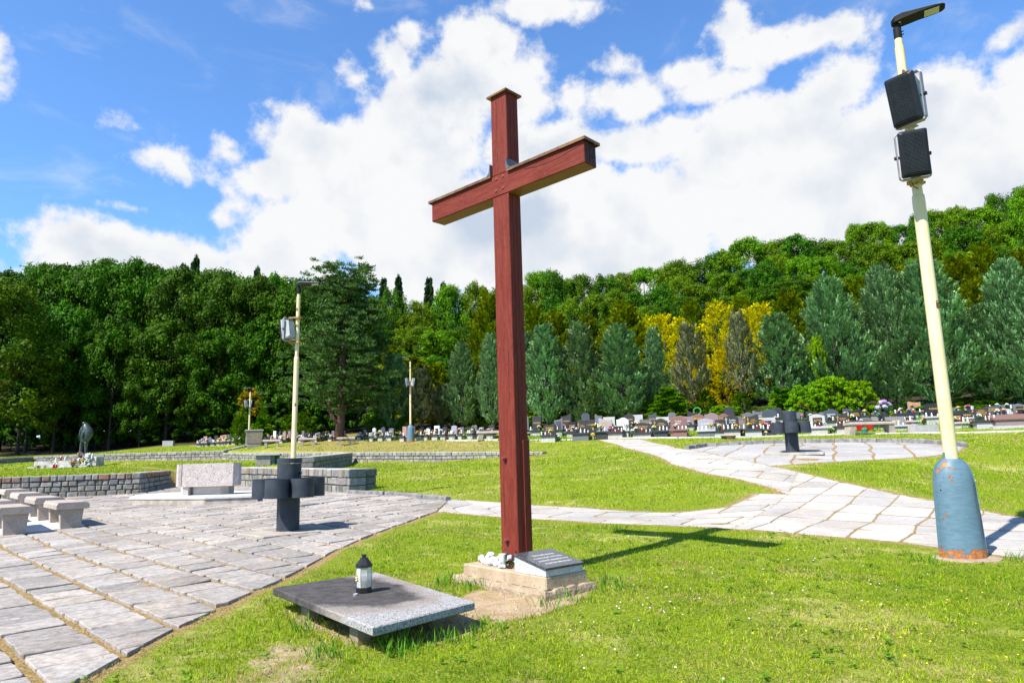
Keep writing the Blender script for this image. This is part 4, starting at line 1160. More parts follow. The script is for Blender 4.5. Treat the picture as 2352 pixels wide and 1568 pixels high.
# ------------------------------------------------------------ lamp posts
def sleeve_mat():
    m = bpy.data.materials.new('blue_paint_flaking_to_rust'); m.use_nodes = True
    N = NT(m.node_tree)
    tc = N.a('ShaderNodeTexCoord').outputs['Object']
    s = N.a('ShaderNodeSeparateXYZ', {0: tc})
    n = N.noise(tc, 7, 7, .62); n2 = N.noise(tc, 26, 5, .65); n3 = N.noise(N.v('MULTIPLY', tc, (1, 1, 5)), 7, 4, .6, 1.0)
    c = N.mix(N.ramp(n3, .3, .7), (.10, .18, .235), (.14, .235, .295))
    c = N.mix(N.m('MULTIPLY', N.ramp(n2, .60, .7), .4), c, (.08, .15, .2))
    low = N.m('MULTIPLY', N.ramp(s.outputs[2], .24, .03), 1.25); hi = N.m('MULTIPLY', N.ramp(s.outputs[2], .85, 1.0), N.ramp(s.outputs[0], .12, -.1)); ed = N.m('MULTIPLY', N.ramp(s.outputs[0], -.13, -.2), .4)
    amt = N.m('MAXIMUM', N.m('MAXIMUM', low, N.m('MULTIPLY', hi, .72)), ed)
    th = N.m('SUBTRACT', .72, N.m('MULTIPLY', amt, .24))
    d = N.m('SUBTRACT', N.m('ADD', N.m('MULTIPLY', n, .8), N.m('MULTIPLY', n2, .2)), th)
    k = N.ramp(d, -.004, .006)
    rust = N.mix(N.ramp(n2, .3, .7), (.62, .25, .06), (.30, .10, .04))
    c = N.mix(k, c, rust)
    c = N.mix(N.m('MULTIPLY', N.m('SUBTRACT', N.ramp(d, -.02, -.004), k), .8, clamp=True), c, (.16, .07, .05))
    b = N.a('ShaderNodeBump', {'Strength': .5, 'Distance': .006, 'Height': N.m('SUBTRACT', N.m('MULTIPLY', n3, .5), k)})
    N.a('ShaderNodeOutputMaterial', {0: principled(N, c, .5, b.outputs[0], .35).outputs[0]})
    return m
def pole_mat():
    m = bpy.data.materials.new('cream_paint_rust_streaks'); m.use_nodes = True
    N = NT(m.node_tree)
    tc = N.a('ShaderNodeTexCoord').outputs['Object']
    n = N.noise(N.v('MULTIPLY', tc, (1, 1, .25)), 7, 5); n2 = N.noise(tc, 30, 4)
    c = N.mix(N.ramp(n, .35, .7), (.78, .62, .33), (.84, .70, .44))
    st = N.noise(N.v('MULTIPLY', tc, (16, 16, 1.1)), 1.6, 5, .6)
    c = N.mix(N.m('MULTIPLY', N.ramp(st, .66, .74), .85), c, (.42, .17, .05))
    c = N.mix(N.m('MULTIPLY', N.ramp(n2, .68, .74), .5), c, (.5, .3, .1))
    b = N.a('ShaderNodeBump', {'Strength': .25, 'Distance': .004, 'Height': n2})
    N.a('ShaderNodeOutputMaterial', {0: principled(N, c, .45, b.outputs[0], .35).outputs[0]})
    return m
M_SLV, M_POLE = sleeve_mat(), pole_mat()
M_RUST = mat('dark_rust', (.16, .05, .025), (.30, .11, .04), scale=30, bump=.5)
M_LUM = mat('grey_luminaire_body', (.014, .014, .015), (.02, .02, .022), scale=4, bump=.03, rough=.6, spec=.1)
M_LUMT = mat('pale_grey_luminaire_top', (.26, .27, .28), (.3, .3, .31), scale=4, bump=.03, rough=.4)
M_LED = mat('led_lens_panel', (.62, .60, .52), (.5, .48, .42), scale=60, rough=.25, bump=.3)
def lamp_post(loc, label, s=1.0, hh=6.45, lum_dir=0.0, lean=(0, 0), sleeve_rz=0.0, group='cream lamp posts of the cemetery', lums=1.0, sz=1.0, sw=1.0):
    root = thing('lamp_post', label, 'lamp post', loc, 0, group, s)
    # pressed sheet sleeve in two halves with a flange on both sides
    mb = MB(); seg = 40
    prof = [(.272, .0), (.268, .10), (.262, .30), (.252, .55), (.244, .80), (.232, .98), (.208, 1.09), (.168, 1.17), (.118, 1.215), (.088, 1.235), (.085, 1.24), (.085, 1.31)]
    v = []
    for r, z in prof:
        for k in range(seg):
            a = 2 * math.pi * k / seg
            ca, sa = math.cos(a), math.sin(a)
            rr = r * (1.0 + .02 * abs(ca))
            x, y = rr * ca, rr * sa * (.82 if z < 1.2 else 1)
            # pressed dents by the bolts
            for (bx, bz) in ((-1, .86), (-1, .24), (1, .84), (1, .27)):
                dd = ((ca - bx * .86) / .16) ** 2 + ((z - bz) / .06) ** 2
                if sa < 0 and dd < 1: 
                    k_ = (1 - dd) * .035; x -= k_ * ca; y -= k_ * sa
            v.append((x, y, z))
    f = [(i * seg + k, i * seg + (k + 1) % seg, (i + 1) * seg + (k + 1) % seg, (i + 1) * seg + k) for i in range(len(prof) - 1) for k in range(seg)]
    mb.add(v, f)
    for sx_ in (-1, 1):
        out = [(sx_ * (r * 1.02 - .006), z) for r, z in prof[:-2]] ; o2 = [(sx_ * (r * 1.02 + .022), z) for r, z in prof[:-2]]
        n = len(out)
        for yy in (-.012, .012):
            mb.add([(x, yy - .003, z) for x, z in out] + [(x, yy - .003, z) for x, z in o2] + [(x, yy + .003, z) for x, z in out] + [(x, yy + .003, z) for x, z in o2],
                   [(i, n + i, n + i + 1, i + 1) for i in range(n - 1)] + [(2 * n + i, 2 * n + i + 1, 3 * n + i + 1, 3 * n + i) for i in range(n - 1)] + [(n + i, 3 * n + i, 3 * n + i + 1, n + i + 1) for i in range(n - 1)])
    sv = mb.build('sleeve', M_SLV, root, True, 50); sv.rotation_euler = (0, 0, sleeve_rz); sv.scale = (sw, sw, sz)
    for (bx, bz) in ((-.212, .845), (-.225, .225)):
        mb = MB(); mb.blob((bx, -.095, bz), .011, lv=1); mb.build('rivet', M_LUM, sv, True)
    lx, ly = lean
    P = lambda z: (lx * z / hh, ly * z / hh, z)
    mb = MB(); mb.tube([P(1.1), P(4.35), P(4.42), P(4.43)], [.076, .073, .070, .062], 24); mb.tube([P(4.42), P(hh - .45), P(hh - .44), P(hh - .2)], [.058, .055, .046, .046], 20)
    pl = mb.build('pole', M_POLE, root, True, 40)
    # rusty hatch openings
    for z, dx in ((3.0, .9), (hh - .85, -.9)):
        q = P(z); mb = MB()
        r_ = .0735 if z < 4.4 else .057
        M_ = Matrix.Translation(q) @ Matrix.Rotation(rad(dx * 22), 4, 'Z')
        pts = [(-.022, -.05), (.018, -.055), (.028, -.02), (.024, .03), (.0, .055), (-.02, .04)]
        v = []
        for (x, z_) in pts: v.append(M_ @ Vector((x, -math.sqrt(max(r_ ** 2 - x * x, 0)) - .0035, z_)))
        mb.add(v, [tuple(range(6))]); mb.build('rust_patch', M_RUST, pl)
    # luminaire
    q = P(hh - .2)
    lum = thing('luminaire', None, None, q, lum_dir); lum.parent = root; lum.scale = (lums, lums, lums)
    mb = MB(); mb.tube([(0, 0, -.16), (0, 0, .02)], [.058, .058], 18); mb.tube([(0, 0, .02), (.01, 0, .10), (.05, 0, .15)], [.052, .05, .04], 16)
    for z in (-.05, -.1): mb.tube([(.05, 0, z), (.085, 0, z)], .008, 6)
    mb.build('spigot', M_LUM, lum, True, 40)
    mb = MB()
    st = [(-.07, .055, .11, .165), (-.02, .105, .085, .20), (.08, .125, .10, .215), (.3, .128, .13, .20), (.52, .125, .145, .19), (.62, .11, .15, .185), (.66, .06, .155, .178)]
    v = []
    for x, w, zb, zt in st:
        v += [(x, -w, zb), (x, w, zb), (x, w, zt - .02), (x, w * .75, zt), (x, -w * .75, zt), (x, -w, zt - .02)]
    f = [(i * 6 + k, (i + 1) * 6 + k, (i + 1) * 6 + (k + 1) % 6, i * 6 + (k + 1) % 6) for i in range(len(st) - 1) for k in range(6)] + [tuple(range(6)), tuple(range((len(st) - 1) * 6, len(st) * 6))[::-1]]
    mb.add(v, f, mi=0)
    bd = mb.build('housing', [M_LUM, M_LUMT], lum)
    for pp in bd.data.polygons:
        if pp.center.z > .172 and abs(pp.normal.z) > .3: pp.material_index = 1
    mb = MB(); Ml = Matrix.Translation((.48, 0, .1385)) @ Matrix.Rotation(rad(-4), 4, 'Y'); mb.box(-.1, .1, -.085, .085, -.012, .004, .004, M=Ml); mb.build('led_panel', M_LED, bd)
    mb = MB(); mb.box(.03, .06, -.06, .02, .088, .093); mb.build('type_label', M_CANDW, bd)
    # base pad
    return root
def rust_collar(z, root): pass
LP1 = (5.185, 8.28, .0)
lamp1 = lamp_post(LP1, 'near lamp post with blue rusty sleeve and cream pole at the right', 1.0, 6.92, rad(-30), lean=(.02, -.05), lums=.84, sz=.925, sleeve_rz=rad(-10), sw=.86)
g2 = at_y(672, 1163, 16.2)
lamp2 = lamp_post((float(g2[0]) - .05, 16.3, Hs(g2[0], 16.3)), 'cream lamp post rising behind the near flower shaped bin', .80, 6.75, rad(5), lean=(.05, 0), sw=.66)
lp3 = ground(943, 1015, 42.5)
lamp3 = lamp_post(lp3, 'distant lamp post with green blue sleeve in front of the grave row', .82, 6.45, rad(185), lean=(0, 0))
lp4 = at_y(571, 1020, 47.5)
z4 = Hs(lp4[0], lp4[1])
lamp4 = lamp_post((lp4[0], lp4[1], z4), 'farthest lamp post standing behind the tapered concrete planter', .80, (at_y(573, 890, 47.5)[2] - z4) / .80, rad(170))
# concrete pad of the near lamp
mb = MB(); rg = random.Random(8)
mb.lathe([(.37, -.1), (.36, .008), (.32, .014)], 18, jit=1); o = mb.build('lamp_footing', M_CONC2); o.location = (LP1[0] + .02, LP1[1] + .0, Hs(LP1[0], LP1[1]) - .004)
tag(o, 'round concrete footing under the near blue lamp sleeve', 'footing')

# speakers
M_SPG = mat('dark_grille', (.012, .013, .015), rough=.6)
M_SPB = mat('light_grey_speaker_body', (.40, .42, .40), (.48, .49, .46), scale=5, rough=.5, bump=.05)
M_SPF = mat('charcoal_speaker_front', (.014, .016, .019), rough=.5, bump=.05, spec=.2)
M_BRK = mat('grey_aluminium_bracket', (.30, .28, .28), (.22, .20, .20), scale=10, rough=.45, metal=.4)
M_YRUST = mat('yellow_rusty_clamp', (.55, .36, .06), (.3, .12, .04), scale=16, rough=.6)
def speaker(loc, rz, tilt, label, s=1.0, bz=None, detail=True, pole_off=.12, M=None):
    root = thing('loudspeaker', label, 'loudspeaker', loc, rz, 'loudspeakers on the lamp posts', s)
    if M is not None: root.matrix_basis = M
    w, h, d = .34, .63, .30
    T_ = Matrix.Translation((0, 0, 0)) @ Matrix.Rotation(tilt, 4, 'X')
    mb = MB()
    def ring(wd, ht, y, c=.018): return [(-wd + c, y, -ht), (wd - c, y, -ht), (wd, y, -ht + c), (wd, y, ht - c), (wd - c, y, ht), (-wd + c, y, ht), (-wd, y, ht - c), (-wd, y, -ht + c)]
    R_ = [ring(w / 2, h / 2, -d / 2 + .02), ring(w / 2 - .01, h / 2 - .01, -d / 2 + .06), ring(w / 2 - .05, h / 2 - .08, d / 2)]
    v = [tuple(T_ @ Vector(p)) for r in R_ for p in r]
    f = [(i * 8 + k, i * 8 + (k + 1) % 8, (i + 1) * 8 + (k + 1) % 8, (i + 1) * 8 + k) for i in range(2) for k in range(8)] + [tuple(range(16, 24)), tuple(range(8))[::-1]]
    mb.add(v, f); mb.build('housing', M_SPB, root)
    mb = MB(); R_ = [ring(w / 2 + .004, h / 2 + .004, -d / 2 + .05), ring(w / 2 + .004, h / 2 + .004, -d / 2), ring(w / 2 - .03, h / 2 - .03, -d / 2 - .025)]
    v = [tuple(T_ @ Vector(p)) for r in R_ for p in r]
    mb.add(v, [(i * 8 + k, (i + 1) * 8 + k, (i + 1) * 8 + (k + 1) % 8, i * 8 + (k + 1) % 8) for i in range(2) for k in range(8)] + [tuple(range(16, 24))])
    fr = mb.build('front_cover', M_SPF, root)
    if detail:
        mb = MB(); y0 = -d / 2 - .026
        nh, nv = 30, 16
        for i in range(nh): 
            z = -h / 2 + .055 + (h - .11) * i / (nh - 1); mb.box(-w / 2 + .045, w / 2 - .045, y0 - .008, y0 - .001, z - .0035, z + .0035, M=T_)
        for i in range(nv):
            x = -w / 2 + .05 + (w - .1) * i / (nv - 1); mb.box(x - .002, x + .002, y0 - .006, y0 - .001, -h / 2 + .05, h / 2 - .05, M=T_)
        mb.build('grille', mat('grille_bars', (.03, .034, .038), rough=.4) if 'grille_bars' not in bpy.data.materials else bpy.data.materials['grille_bars'], fr)
    # bracket hoop
    mb = MB(); a, b = w / 2 + .018, h / 2 + .018
    for s_ in (-1, 1): mb.box(s_ * a - .007, s_ * a + .007, -.045, .03, -b + .03, b - .03, .004)
    for s_ in (-1, 1): mb.box(-a + .03, a - .03, -.045, .03, s_ * b - .007, s_ * b + .007, .004)
    for sx_ in (-1, 1):
        for sz_ in (-1, 1): mb.tube([(sx_ * a, -.008, sz_ * (b - .03)), (sx_ * (a - .01), -.008, sz_ * (b - .01)), (sx_ * (a - .03), -.008, sz_ * b)], [.012, .012, .012], 6)
    mb.box(-.03, .03, .03, pole_off, b - .008, b + .004).box(-.03, .03, .03, pole_off, -b - .004, -b + .008)
    mb.build('bracket', M_BRK, root)
    for s_ in (-1, 1):
        mb = MB(); mb.tube([(s_ * (a - .03), 0, 0), (s_ * (a + .035), 0, 0)], [.022, .026], 10); mb.build('knob', M_BLKP, root)
    return root
def clamp(parent_loc, z): pass
def p1(z): return (LP1[0] + .02 * z / 6.92, LP1[1] - .05 * z / 6.92, z)
zu, zl = at_y(2077, 226, 8.2)[2], at_y(2092, 351, 8.2)[2]
q = p1(zu); speaker((q[0] + .05 - .16, q[1] - .22, q[2] - .13), rad(-56), rad(10), 'upper loudspeaker turned left on the near lamp pole', .98)
q = p1(zl); speaker((q[0] - .17, q[1] - .26, q[2] - .14), rad(-22), rad(7), 'lower loudspeaker facing forward on the near lamp pole', .90)
rt = thing('pole_clamp', 'rusty yellow clamp with a cable loop under the lower loudspeaker', 'clamp', p1(zl - .40))
mb = MB(); mb.lathe([(.075, -.02), (.082, 0), (.082, .05), (.075, .06)], 16); mb.box(-.11, -.06, -.03, .03, -.01, .04, .004).box(.06, .11, -.02, .02, 0, .03, .004); mb.build('collar', M_YRUST, rt)
mb = MB(); mb.tube([(-.03, -.08, .1), (-.10, -.10, .08), (-.12, -.1, 0), (-.09, -.08, -.07), (-.03, -.07, -.09)], .006, 6); mb.build('cable', M_BLKP, rt)
q2 = at_y(661, 757, 16.2); speaker((q2[0], q2[1], q2[2]), rad(-112), rad(8), 'single loudspeaker seen from behind on the lamp pole above the near bin', .82, detail=False, pole_off=.3)
for zz in (730, 787):
    a_ = at_y(664, zz, 16.25); b_ = at_y(689, zz, 16.25); mb = MB(); mb.box(0, b_[0] - a_[0], -.02, .02, -.02, .02, .004).lathe([(.07, -.025), (.07, .025)], 12, cx=b_[0] - a_[0] - .04)
    o = mb.build('pole_clamp', M_YRUST); o.location = a_; tag(o, ('upper' if zz < 750 else 'lower') + ' cream clamp arm holding the loudspeaker above the near bin', 'clamp')
for (px, py, Y, nm, px2) in ((942, 878, 42.3, 'distant lamp post before the graves', 8.5), (571, 927, 47.3, 'farthest lamp post behind the planter', 7)):
    for sgn, wd_l in ((-1, 'left'), (1, 'right')):
        a_ = at_y(px + sgn * px2, py, Y)
        speaker(tuple(a_), rad(75 * sgn * 1.0), rad(8), f'{wd_l} one of the pair of grey loudspeakers on the {nm}', .82, detail=False, pole_off=.16)

# ------------------------------------------------------------ flower shaped bins
M_BIN = mat('blue_grey_painted_steel', (.034, .041, .052), (.050, .060, .073), scale=5, bump=.35, bscale=12, rough=.5, spec=.22)
M_BINR = mat('rusty_rim', (.16, .09, .06), (.06, .06, .07), scale=14, rough=.7)
def bin_(loc, label, s=1.0, rot=rad(-9.5), lid=True, tilt=(0, 0)):
    root = thing('litter_bin', label, 'litter bin', loc, 0, 'flower shaped steel bins', s); root.rotation_euler = (*tilt, 0)
    R_, zc0, zc1, zt = .198, .555, .865, 1.20
    mb = MB(); mb.lathe([(R_ - .012, -.02), (R_ - .012, zc0 + .05)], 40, capt=False); mb.build('stem', M_BIN, root, True, 50)
    mb = MB(); mb.lathe([(R_, zc0 + .02), (R_, zt - .09 if lid else zt), (R_ - .008, zt - .09 if lid else zt), (R_ - .008, zc0 + .1)], 40, capb=False, capt=False); mb.build('centre_tube', M_BIN, root, True, 50)
    if lid:
        mb = MB(); mb.lathe([(R_ + .006, zt - .085), (R_ + .006, zt - .005), (R_, zt), (.0, zt + .002)], 40, capb=False); mb.build('lid', M_BIN, root, True, 50)
    else:
        mb = MB(); mb.lathe([(R_ + .002, zt - .012), (R_ + .002, zt + .003), (R_ - .01, zt + .003), (R_ - .01, zt - .012)], 40, capb=False, capt=False); mb.build('rim', M_BINR, root, True, 50)
        mb = MB(); mb.lathe([(R_ - .009, zt - .25), (.0, zt - .25)], 40); mb.build('inner_bottom', M_DARK, root)
    for k in range(6):
        a = rad(-90) + rot + k * rad(60)
        cx, cy = 2 * R_ * math.cos(a), 2 * R_ * math.sin(a)
        mb = MB(); r1 = R_ - .003
        mb.lathe([(.0, zc0 + .006), (r1 - .004, zc0), (r1, zc0), (r1, zc1), (r1 - .008, zc1), (r1 - .008, zc0 + .03), (0, zc0 + .03)], 36, cx, cy, capb=False, capt=False)
        mb.build('cup', M_BIN, root, True, 50)
    mb = MB(); mb.tube([(R_ - .02, -.05, .95), (R_ + .03, -.06, .95)], [.012, .02], 8); mb.build('latch', M_BLKP, root)
    return root
q = at_y(661, 1219, 11.85); bin_((q[0], 11.85, Hs(q[0], 11.85) + .012), 'near dark blue grey steel bin with round petal cups on the plaza')
q = at_y(1821, 1038, 20.7); bin_((q[0], q[1], Hs(q[0], q[1]) + .012), 'far dark steel bin with petal cups on the round plaza', 1.02, rad(-17), lid=False)
# small concrete slab under the near bin
q = at_y(661, 1219, 11.85)
mb = MB(); M_ = Matrix.Translation((q[0] + .0, 11.75, Hs(q[0], 11.7) - .02)) @ Matrix.Rotation(rad(44.5), 4, 'Z'); mb.box(-.62, .62, -.5, .5, -.05, .04, .01, M=M_)
o = mb.build('bin_footing', mat('worn_beige_concrete', (.38, .33, .27), (.48, .43, .37), scale=4, bump=.6, speck=(40, .08, (.3, .25, .2)))); tag(o, 'worn beige concrete base under the near flower shaped bin', 'footing')
q = at_y(1821, 1040, 20.6)
mb = MB(); M_ = Matrix.Translation((q[0], q[1], Hs(q[0], q[1]) - .02)) @ Matrix.Rotation(rad(-25), 4, 'Z'); mb.box(-.85, .85, -.7, .7, -.05, .035, .01, M=M_)
o = mb.build('bin_footing', bpy.data.materials['worn_beige_concrete']); tag(o, 'square worn concrete base under the far bin', 'footing')

# ------------------------------------------------------------ stone benches
M_BENCH = mat('pinkish_granite_bench', (.50, .415, .34), (.43, .35, .285), scale=5, bump=.4, bscale=60, speck=(110, .14, (.24, .19, .16)), bdist=.005)
def bench(loc, rz, label, w=1.05, d=.46, h=.45, group='granite benches beside the plaza', splay=0.0, leg=(.42, .16), sth=.13):
    root = thing('stone_bench', label, 'bench', loc, rz, group)
    mb = MB()
    prof = [(-d / 2, h - sth), (d / 2, h - sth), (d / 2, h - .045), (d / 2 - .02, h - .03), (d / 2 - .025, h), (-d / 2 + .075, h), (-d / 2 + .03, h - .015), (-d / 2, h - .055)]
    n = len(prof)
    v = [(-w / 2, y, z) for y, z in prof] + [(w / 2, y, z) for y, z in prof]
    mb.add(v, [tuple(range(n))[::-1], tuple(range(n, 2 * n))] + [(i, (i + 1) % n, n + (i + 1) % n, n + i) for i in range(n)])
    mb.build('seat', M_BENCH, root)
    for s_ in (-1, 1):
        mb = MB(); x = s_ * (w / 2 - .2)
        lw, t = leg
        v = [(x - t / 2 + s_ * splay, -lw * .42, -.03), (x + t / 2 + s_ * splay, -lw * .42, -.03), (x + t / 2 + s_ * splay, lw * .42, -.03), (x - t / 2 + s_ * splay, lw * .42, -.03), (x - t / 2, -lw / 2, h - sth), (x + t / 2, -lw / 2, h - sth), (x + t / 2, lw / 2, h - sth), (x - t / 2, lw / 2, h - sth)]
        mb.add(v, [(3, 2, 1, 0), (0, 1, 5, 4), (1, 2, 6, 5), (2, 3, 7, 6), (3, 0, 4, 7)]); mb.build('leg', M_BENCH, root)
    return root
BR = rad(135)  # long axis runs up-left, ends face the viewer's right
pl_b = [(160, 1214, 1.0, 'nearest plaza bench with its dark end shadow on the slabs'), (108, 1196, 1.0, 'second plaza bench behind the nearest one in the right hand file'), (67, 1181, 1.0, 'third plaza bench of the right hand file'),
        (34, 1169, 1.0, 'fourth plaza bench of the right hand file close to the long wall'), (31, 1229, 1.0, 'front plaza bench cut by the left edge of the photo'), (-8, 1208, 1.0, 'left file plaza bench mostly outside the photo behind the front one')]
BL = []
for i, (px, py, k, lb) in enumerate(pl_b):
    # py is the ground line of the end support, iterate to the terrain
    w_ = poly_w([(px, py)])[0]
    off = (.62 * math.cos(rad(131.5)), .62 * math.sin(rad(131.5)))
    BL.append((w_[0] + off[0], w_[1] + off[1], lb))
for x, y, lb in BL: bench((x, y, Hs(x, y) + .012), rad(131.5), lb, w=1.66, d=.56, h=.49, leg=(.40, .20))
# white marble strip between the benches
M_MARB = mat('white_marble_slabs', (.70, .70, .69), (.80, .79, .77), scale=2.5, bump=.2, stretch=(1, 3, 1))
o1 = pave('bench_strip_paving', [ (BL[0][0] - .62 * .0 + .2, BL[0][1] - .75), (BL[0][0] + .55, BL[0][1] - .2), (BL[3][0] + .3, BL[3][1] + .5), (BL[3][0] - 2.6, BL[3][1] + .3), (BL[5][0] - 2.5, BL[5][1] - 1.0), (BL[4][0] + .1, BL[4][1] - .7)], (BL[0][0], BL[0][1]), rad(44.5), 1.1, .42, .012, .01, 15, M_MARB, colv=.05, tilt=.003, warm=0)
if o1: 
    o1.location.z += .022; tag(o1, 'smooth white marble slabs between the plaza benches', 'paving', kind='structure')
for (px, py, Y, rz, lb) in ((624, 1026, 44.5, -8, 'small back bench nearest the tapered planter'), (706, 1024, 44.2, -6, 'middle back bench seen just right of the second lamp pole'), (794, 1027, 43.2, -4, 'right hand back bench in front of the pine tree')):
    x, y, z = ground(px, py, Y); bench((x, y, z + .0), rad(rz + 20), lb, w=1.1, d=.42, h=.47, group='granite benches before the far graves', leg=(.34, .17))
M_PLANK = mat('dark_brown_bench_plank', (.075, .055, .045), (.11, .085, .07), scale=8, stretch=(1, 6, 6), rough=.6)
def big_bench(px, py, Y, w, h, rz, lb):
    x, y, z = ground(px, py, Y)
    root = bench((x, y, z), rad(rz), lb, w=w, d=.55, h=h, group='long granite benches with dark planks', splay=.10, leg=(.48, .26), sth=.12)
    mb = MB(); mb.box(-w / 2 + .12, w / 2 - .1, -.16, .2, h + .001, h + .05, .006); mb.build('plank', M_PLANK, root)
big_bench(2000, 1003.5, 31.2, 2.2, .56, 6, 'long grey stone bench with a dark plank in front of the right hand graves')
big_bench(1136, 1011, 39.5, 1.9, .48, 8, 'long stone bench with a dark plank partly hidden by the cross')

# ------------------------------------------------------------ altar, platform, boxes
M_PINK = mat('pink_granite_rough', (.50, .425, .39), (.60, .525, .485), scale=9, bump=1.0, bscale=34, speck=(60, .16, (.30, .24, .22)), bdist=.02)
M_PINKD = mat('pale_travertine', (.50, .44, .38), (.6, .55, .5), scale=5, bump=.5, stretch=(1, 1, 3))
M_PLAT = mat('white_marble_step', (.66, .64, .61), (.56, .53, .48), scale=3, bump=.6)
A0 = at_y(405, 1116, 19.2); 
def WX(px, Y): return float(at_y(px, 1100, Y)[0])
plt = thing('altar_platform', 'low white stone platform carrying the pink granite altar', 'platform', (WX(470, 19.5), 19.5, Hs(WX(470, 19.5), 19.5)))
zp = .155
mb = MB(); ox_ = plt.location.x
PP = [(WX(322, 19.6) - ox_, -.35), (WX(350, 18.7) - ox_, -.75), (WX(470, 18.0) - ox_, -1.45), (WX(595, 18.4) - ox_, -1.15), (WX(600, 21.5) - ox_, 2.0), (WX(400, 22.3) - ox_, 2.7), (WX(325, 21.2) - ox_, 1.5)]
mb.prism(PP, -.25, zp - .05); mb.build('step_body', mat('stained_step_side', (.34, .29, .23), (.52, .47, .40), scale=4, bump=.6), plt)
mb = MB(); mb.prism([(x * 1.015, y * 1.02) for x, y in PP], zp - .048, zp, ); mb.build('step_top', M_PLAT, plt)
pz = plt.location.z + zp
alt = thing('stone_altar', 'large rough pink granite altar block on a short pedestal', 'altar', (WX(470, 19.5), 19.5, pz + .001))
zb_ = at_y(480, 1116, 19.5)[2] - pz; zt_ = at_y(480, 1063.5, 19.5)[2] - pz
ax = lambda px: WX(px, 19.5) - alt.location.x
mb = MB(); mb.prism([(ax(425), -.18), (ax(540), -.16), (ax(548), .0), (ax(536), .55), (ax(430), .55)], zb_, zt_)
mb.build('altar_block', M_PINK, alt)
mb = MB(); mb.prism([(ax(400), .12), (ax(413), -.1), (ax(420) - .01, -.08), (ax(423), .55), (ax(402), .5)], zb_, zt_ - .01); mb.build('side_block', M_PINK, alt)
mb = MB(); mb.prism([(ax(438), .1), (ax(446), .0), (ax(505), .0), (ax(521), .15), (ax(518), .62), (ax(440), .62)], 0, zb_ - .001); mb.build('pedestal', M_PINKD, alt)
mb = MB(); mb.prism([(ax(421), -.12), (ax(427), -.15), (ax(438), -.12), (ax(437), .2), (ax(421), .2)], -.14, zb_ - .001); mb.build('corner_leg', M_PINKD, alt)

M_GREYC = mat('pebbledash_grey', (.26, .235, .21), (.33, .30, .27), scale=8, bump=.9, bscale=30, bdist=.02)
M_CAPC = mat('light_grey_cap', (.40, .385, .36), (.48, .46, .44), scale=5, bump=.4)
bx = thing('service_box', 'square grey pebbledash box with a flat cap on the terrace behind the lamp', 'cabinet', (WX(614, 26.5), 26.5, Hs(WX(614, 26.5), 26.5) - .02), rad(14))
hb = at_y(610, 1046, 26.5)[2] - bx.location.z
mb = MB(); mb.box(-.40, .13, -.36, .36, 0, hb, .01); mb.build('body', M_GREYC, bx)
mb = MB(); mb.box(.131, .40, .1, .34, 0, hb, .005); mb.box(.131, .27, -.3, -.25, 0, hb); mb.build('door_panel', mat('dull_green_metal_door', (.14, .19, .15), (.1, .13, .1), scale=6, rough=.5), bx)
mb = MB(); mb.box(-.47, .47, -.43, .43, hb + .001, hb + .07, .01); mb.build('cap', M_CAPC, bx)
M_TANC = mat('tan_roughcast', (.34, .275, .20), (.27, .22, .165), scale=4, bump=.9, bscale=22, bdist=.03)
x, y, z = ground(583, 1026, 45.8)
pln = thing('tapered_planter', 'tapered tan concrete planter pillar at the top of the far wall', 'planter', (x, y, z), rad(22))
hz_ = at_y(583, 987, 45.8)[2] - z
mb = MB(); mb.box(-.42, .42, -.42, .42, -.1, .22, .02); mb.build('rough_base', M_GREYC, pln)
mb = MB(); v = [(-.46, -.44, .221), (.46, -.44, .221), (.46, .44, .221), (-.46, .44, .221), (-.53, -.5, hz_ - .07), (.53, -.5, hz_ - .07), (.53, .5, hz_ - .07), (-.53, .5, hz_ - .07)]
mb.add(v, [(3, 2, 1, 0), (4, 5, 6, 7), (0, 1, 5, 4), (1, 2, 6, 5), (2, 3, 7, 6), (3, 0, 4, 7)]); mb.build('body', M_TANC, pln)
mb = MB(); mb.box(-.57, .57, -.54, .54, hz_ - .068, hz_, .01); mb.build('cap', M_CAPC, pln)
def trough(px, py, Y, w, h, d, rz, lb):
    x, y, z = ground(px, py, Y)
    r = thing('concrete_trough', lb, 'planter', (x, y, z), rad(rz))
    mb = MB(); t = .05
    mb.prism([(-w / 2, -d / 2), (w / 2, -d / 2), (w / 2, d / 2), (-w / 2, d / 2)], -.05, h - .05)
    for (a, b, c_, e) in ((-w / 2, w / 2, -d / 2, -d / 2 + t), (-w / 2, w / 2, d / 2 - t, d / 2), (-w / 2, -w / 2 + t, -d / 2 + t, d / 2 - t), (w / 2 - t, w / 2, -d / 2 + t, d / 2 - t)): mb.box(a, b, c_, e, h - .05, h)
    mb.build('trough_body', M_CAPC, r)
    mb = MB(); mb.box(-w / 2 + t, w / 2 - t, -d / 2 + t, d / 2 - t, h - .05, h - .03); mb.build('soil', M_DARK, r)
trough(387, 1022, 52.5, .75, .38, .45, 10, 'small grey concrete trough on the lawn before the dark forest')
trough(2122, 995, 31.3, 1.15, .33, .5, 8, 'long empty concrete trough left of the near lamp pole')

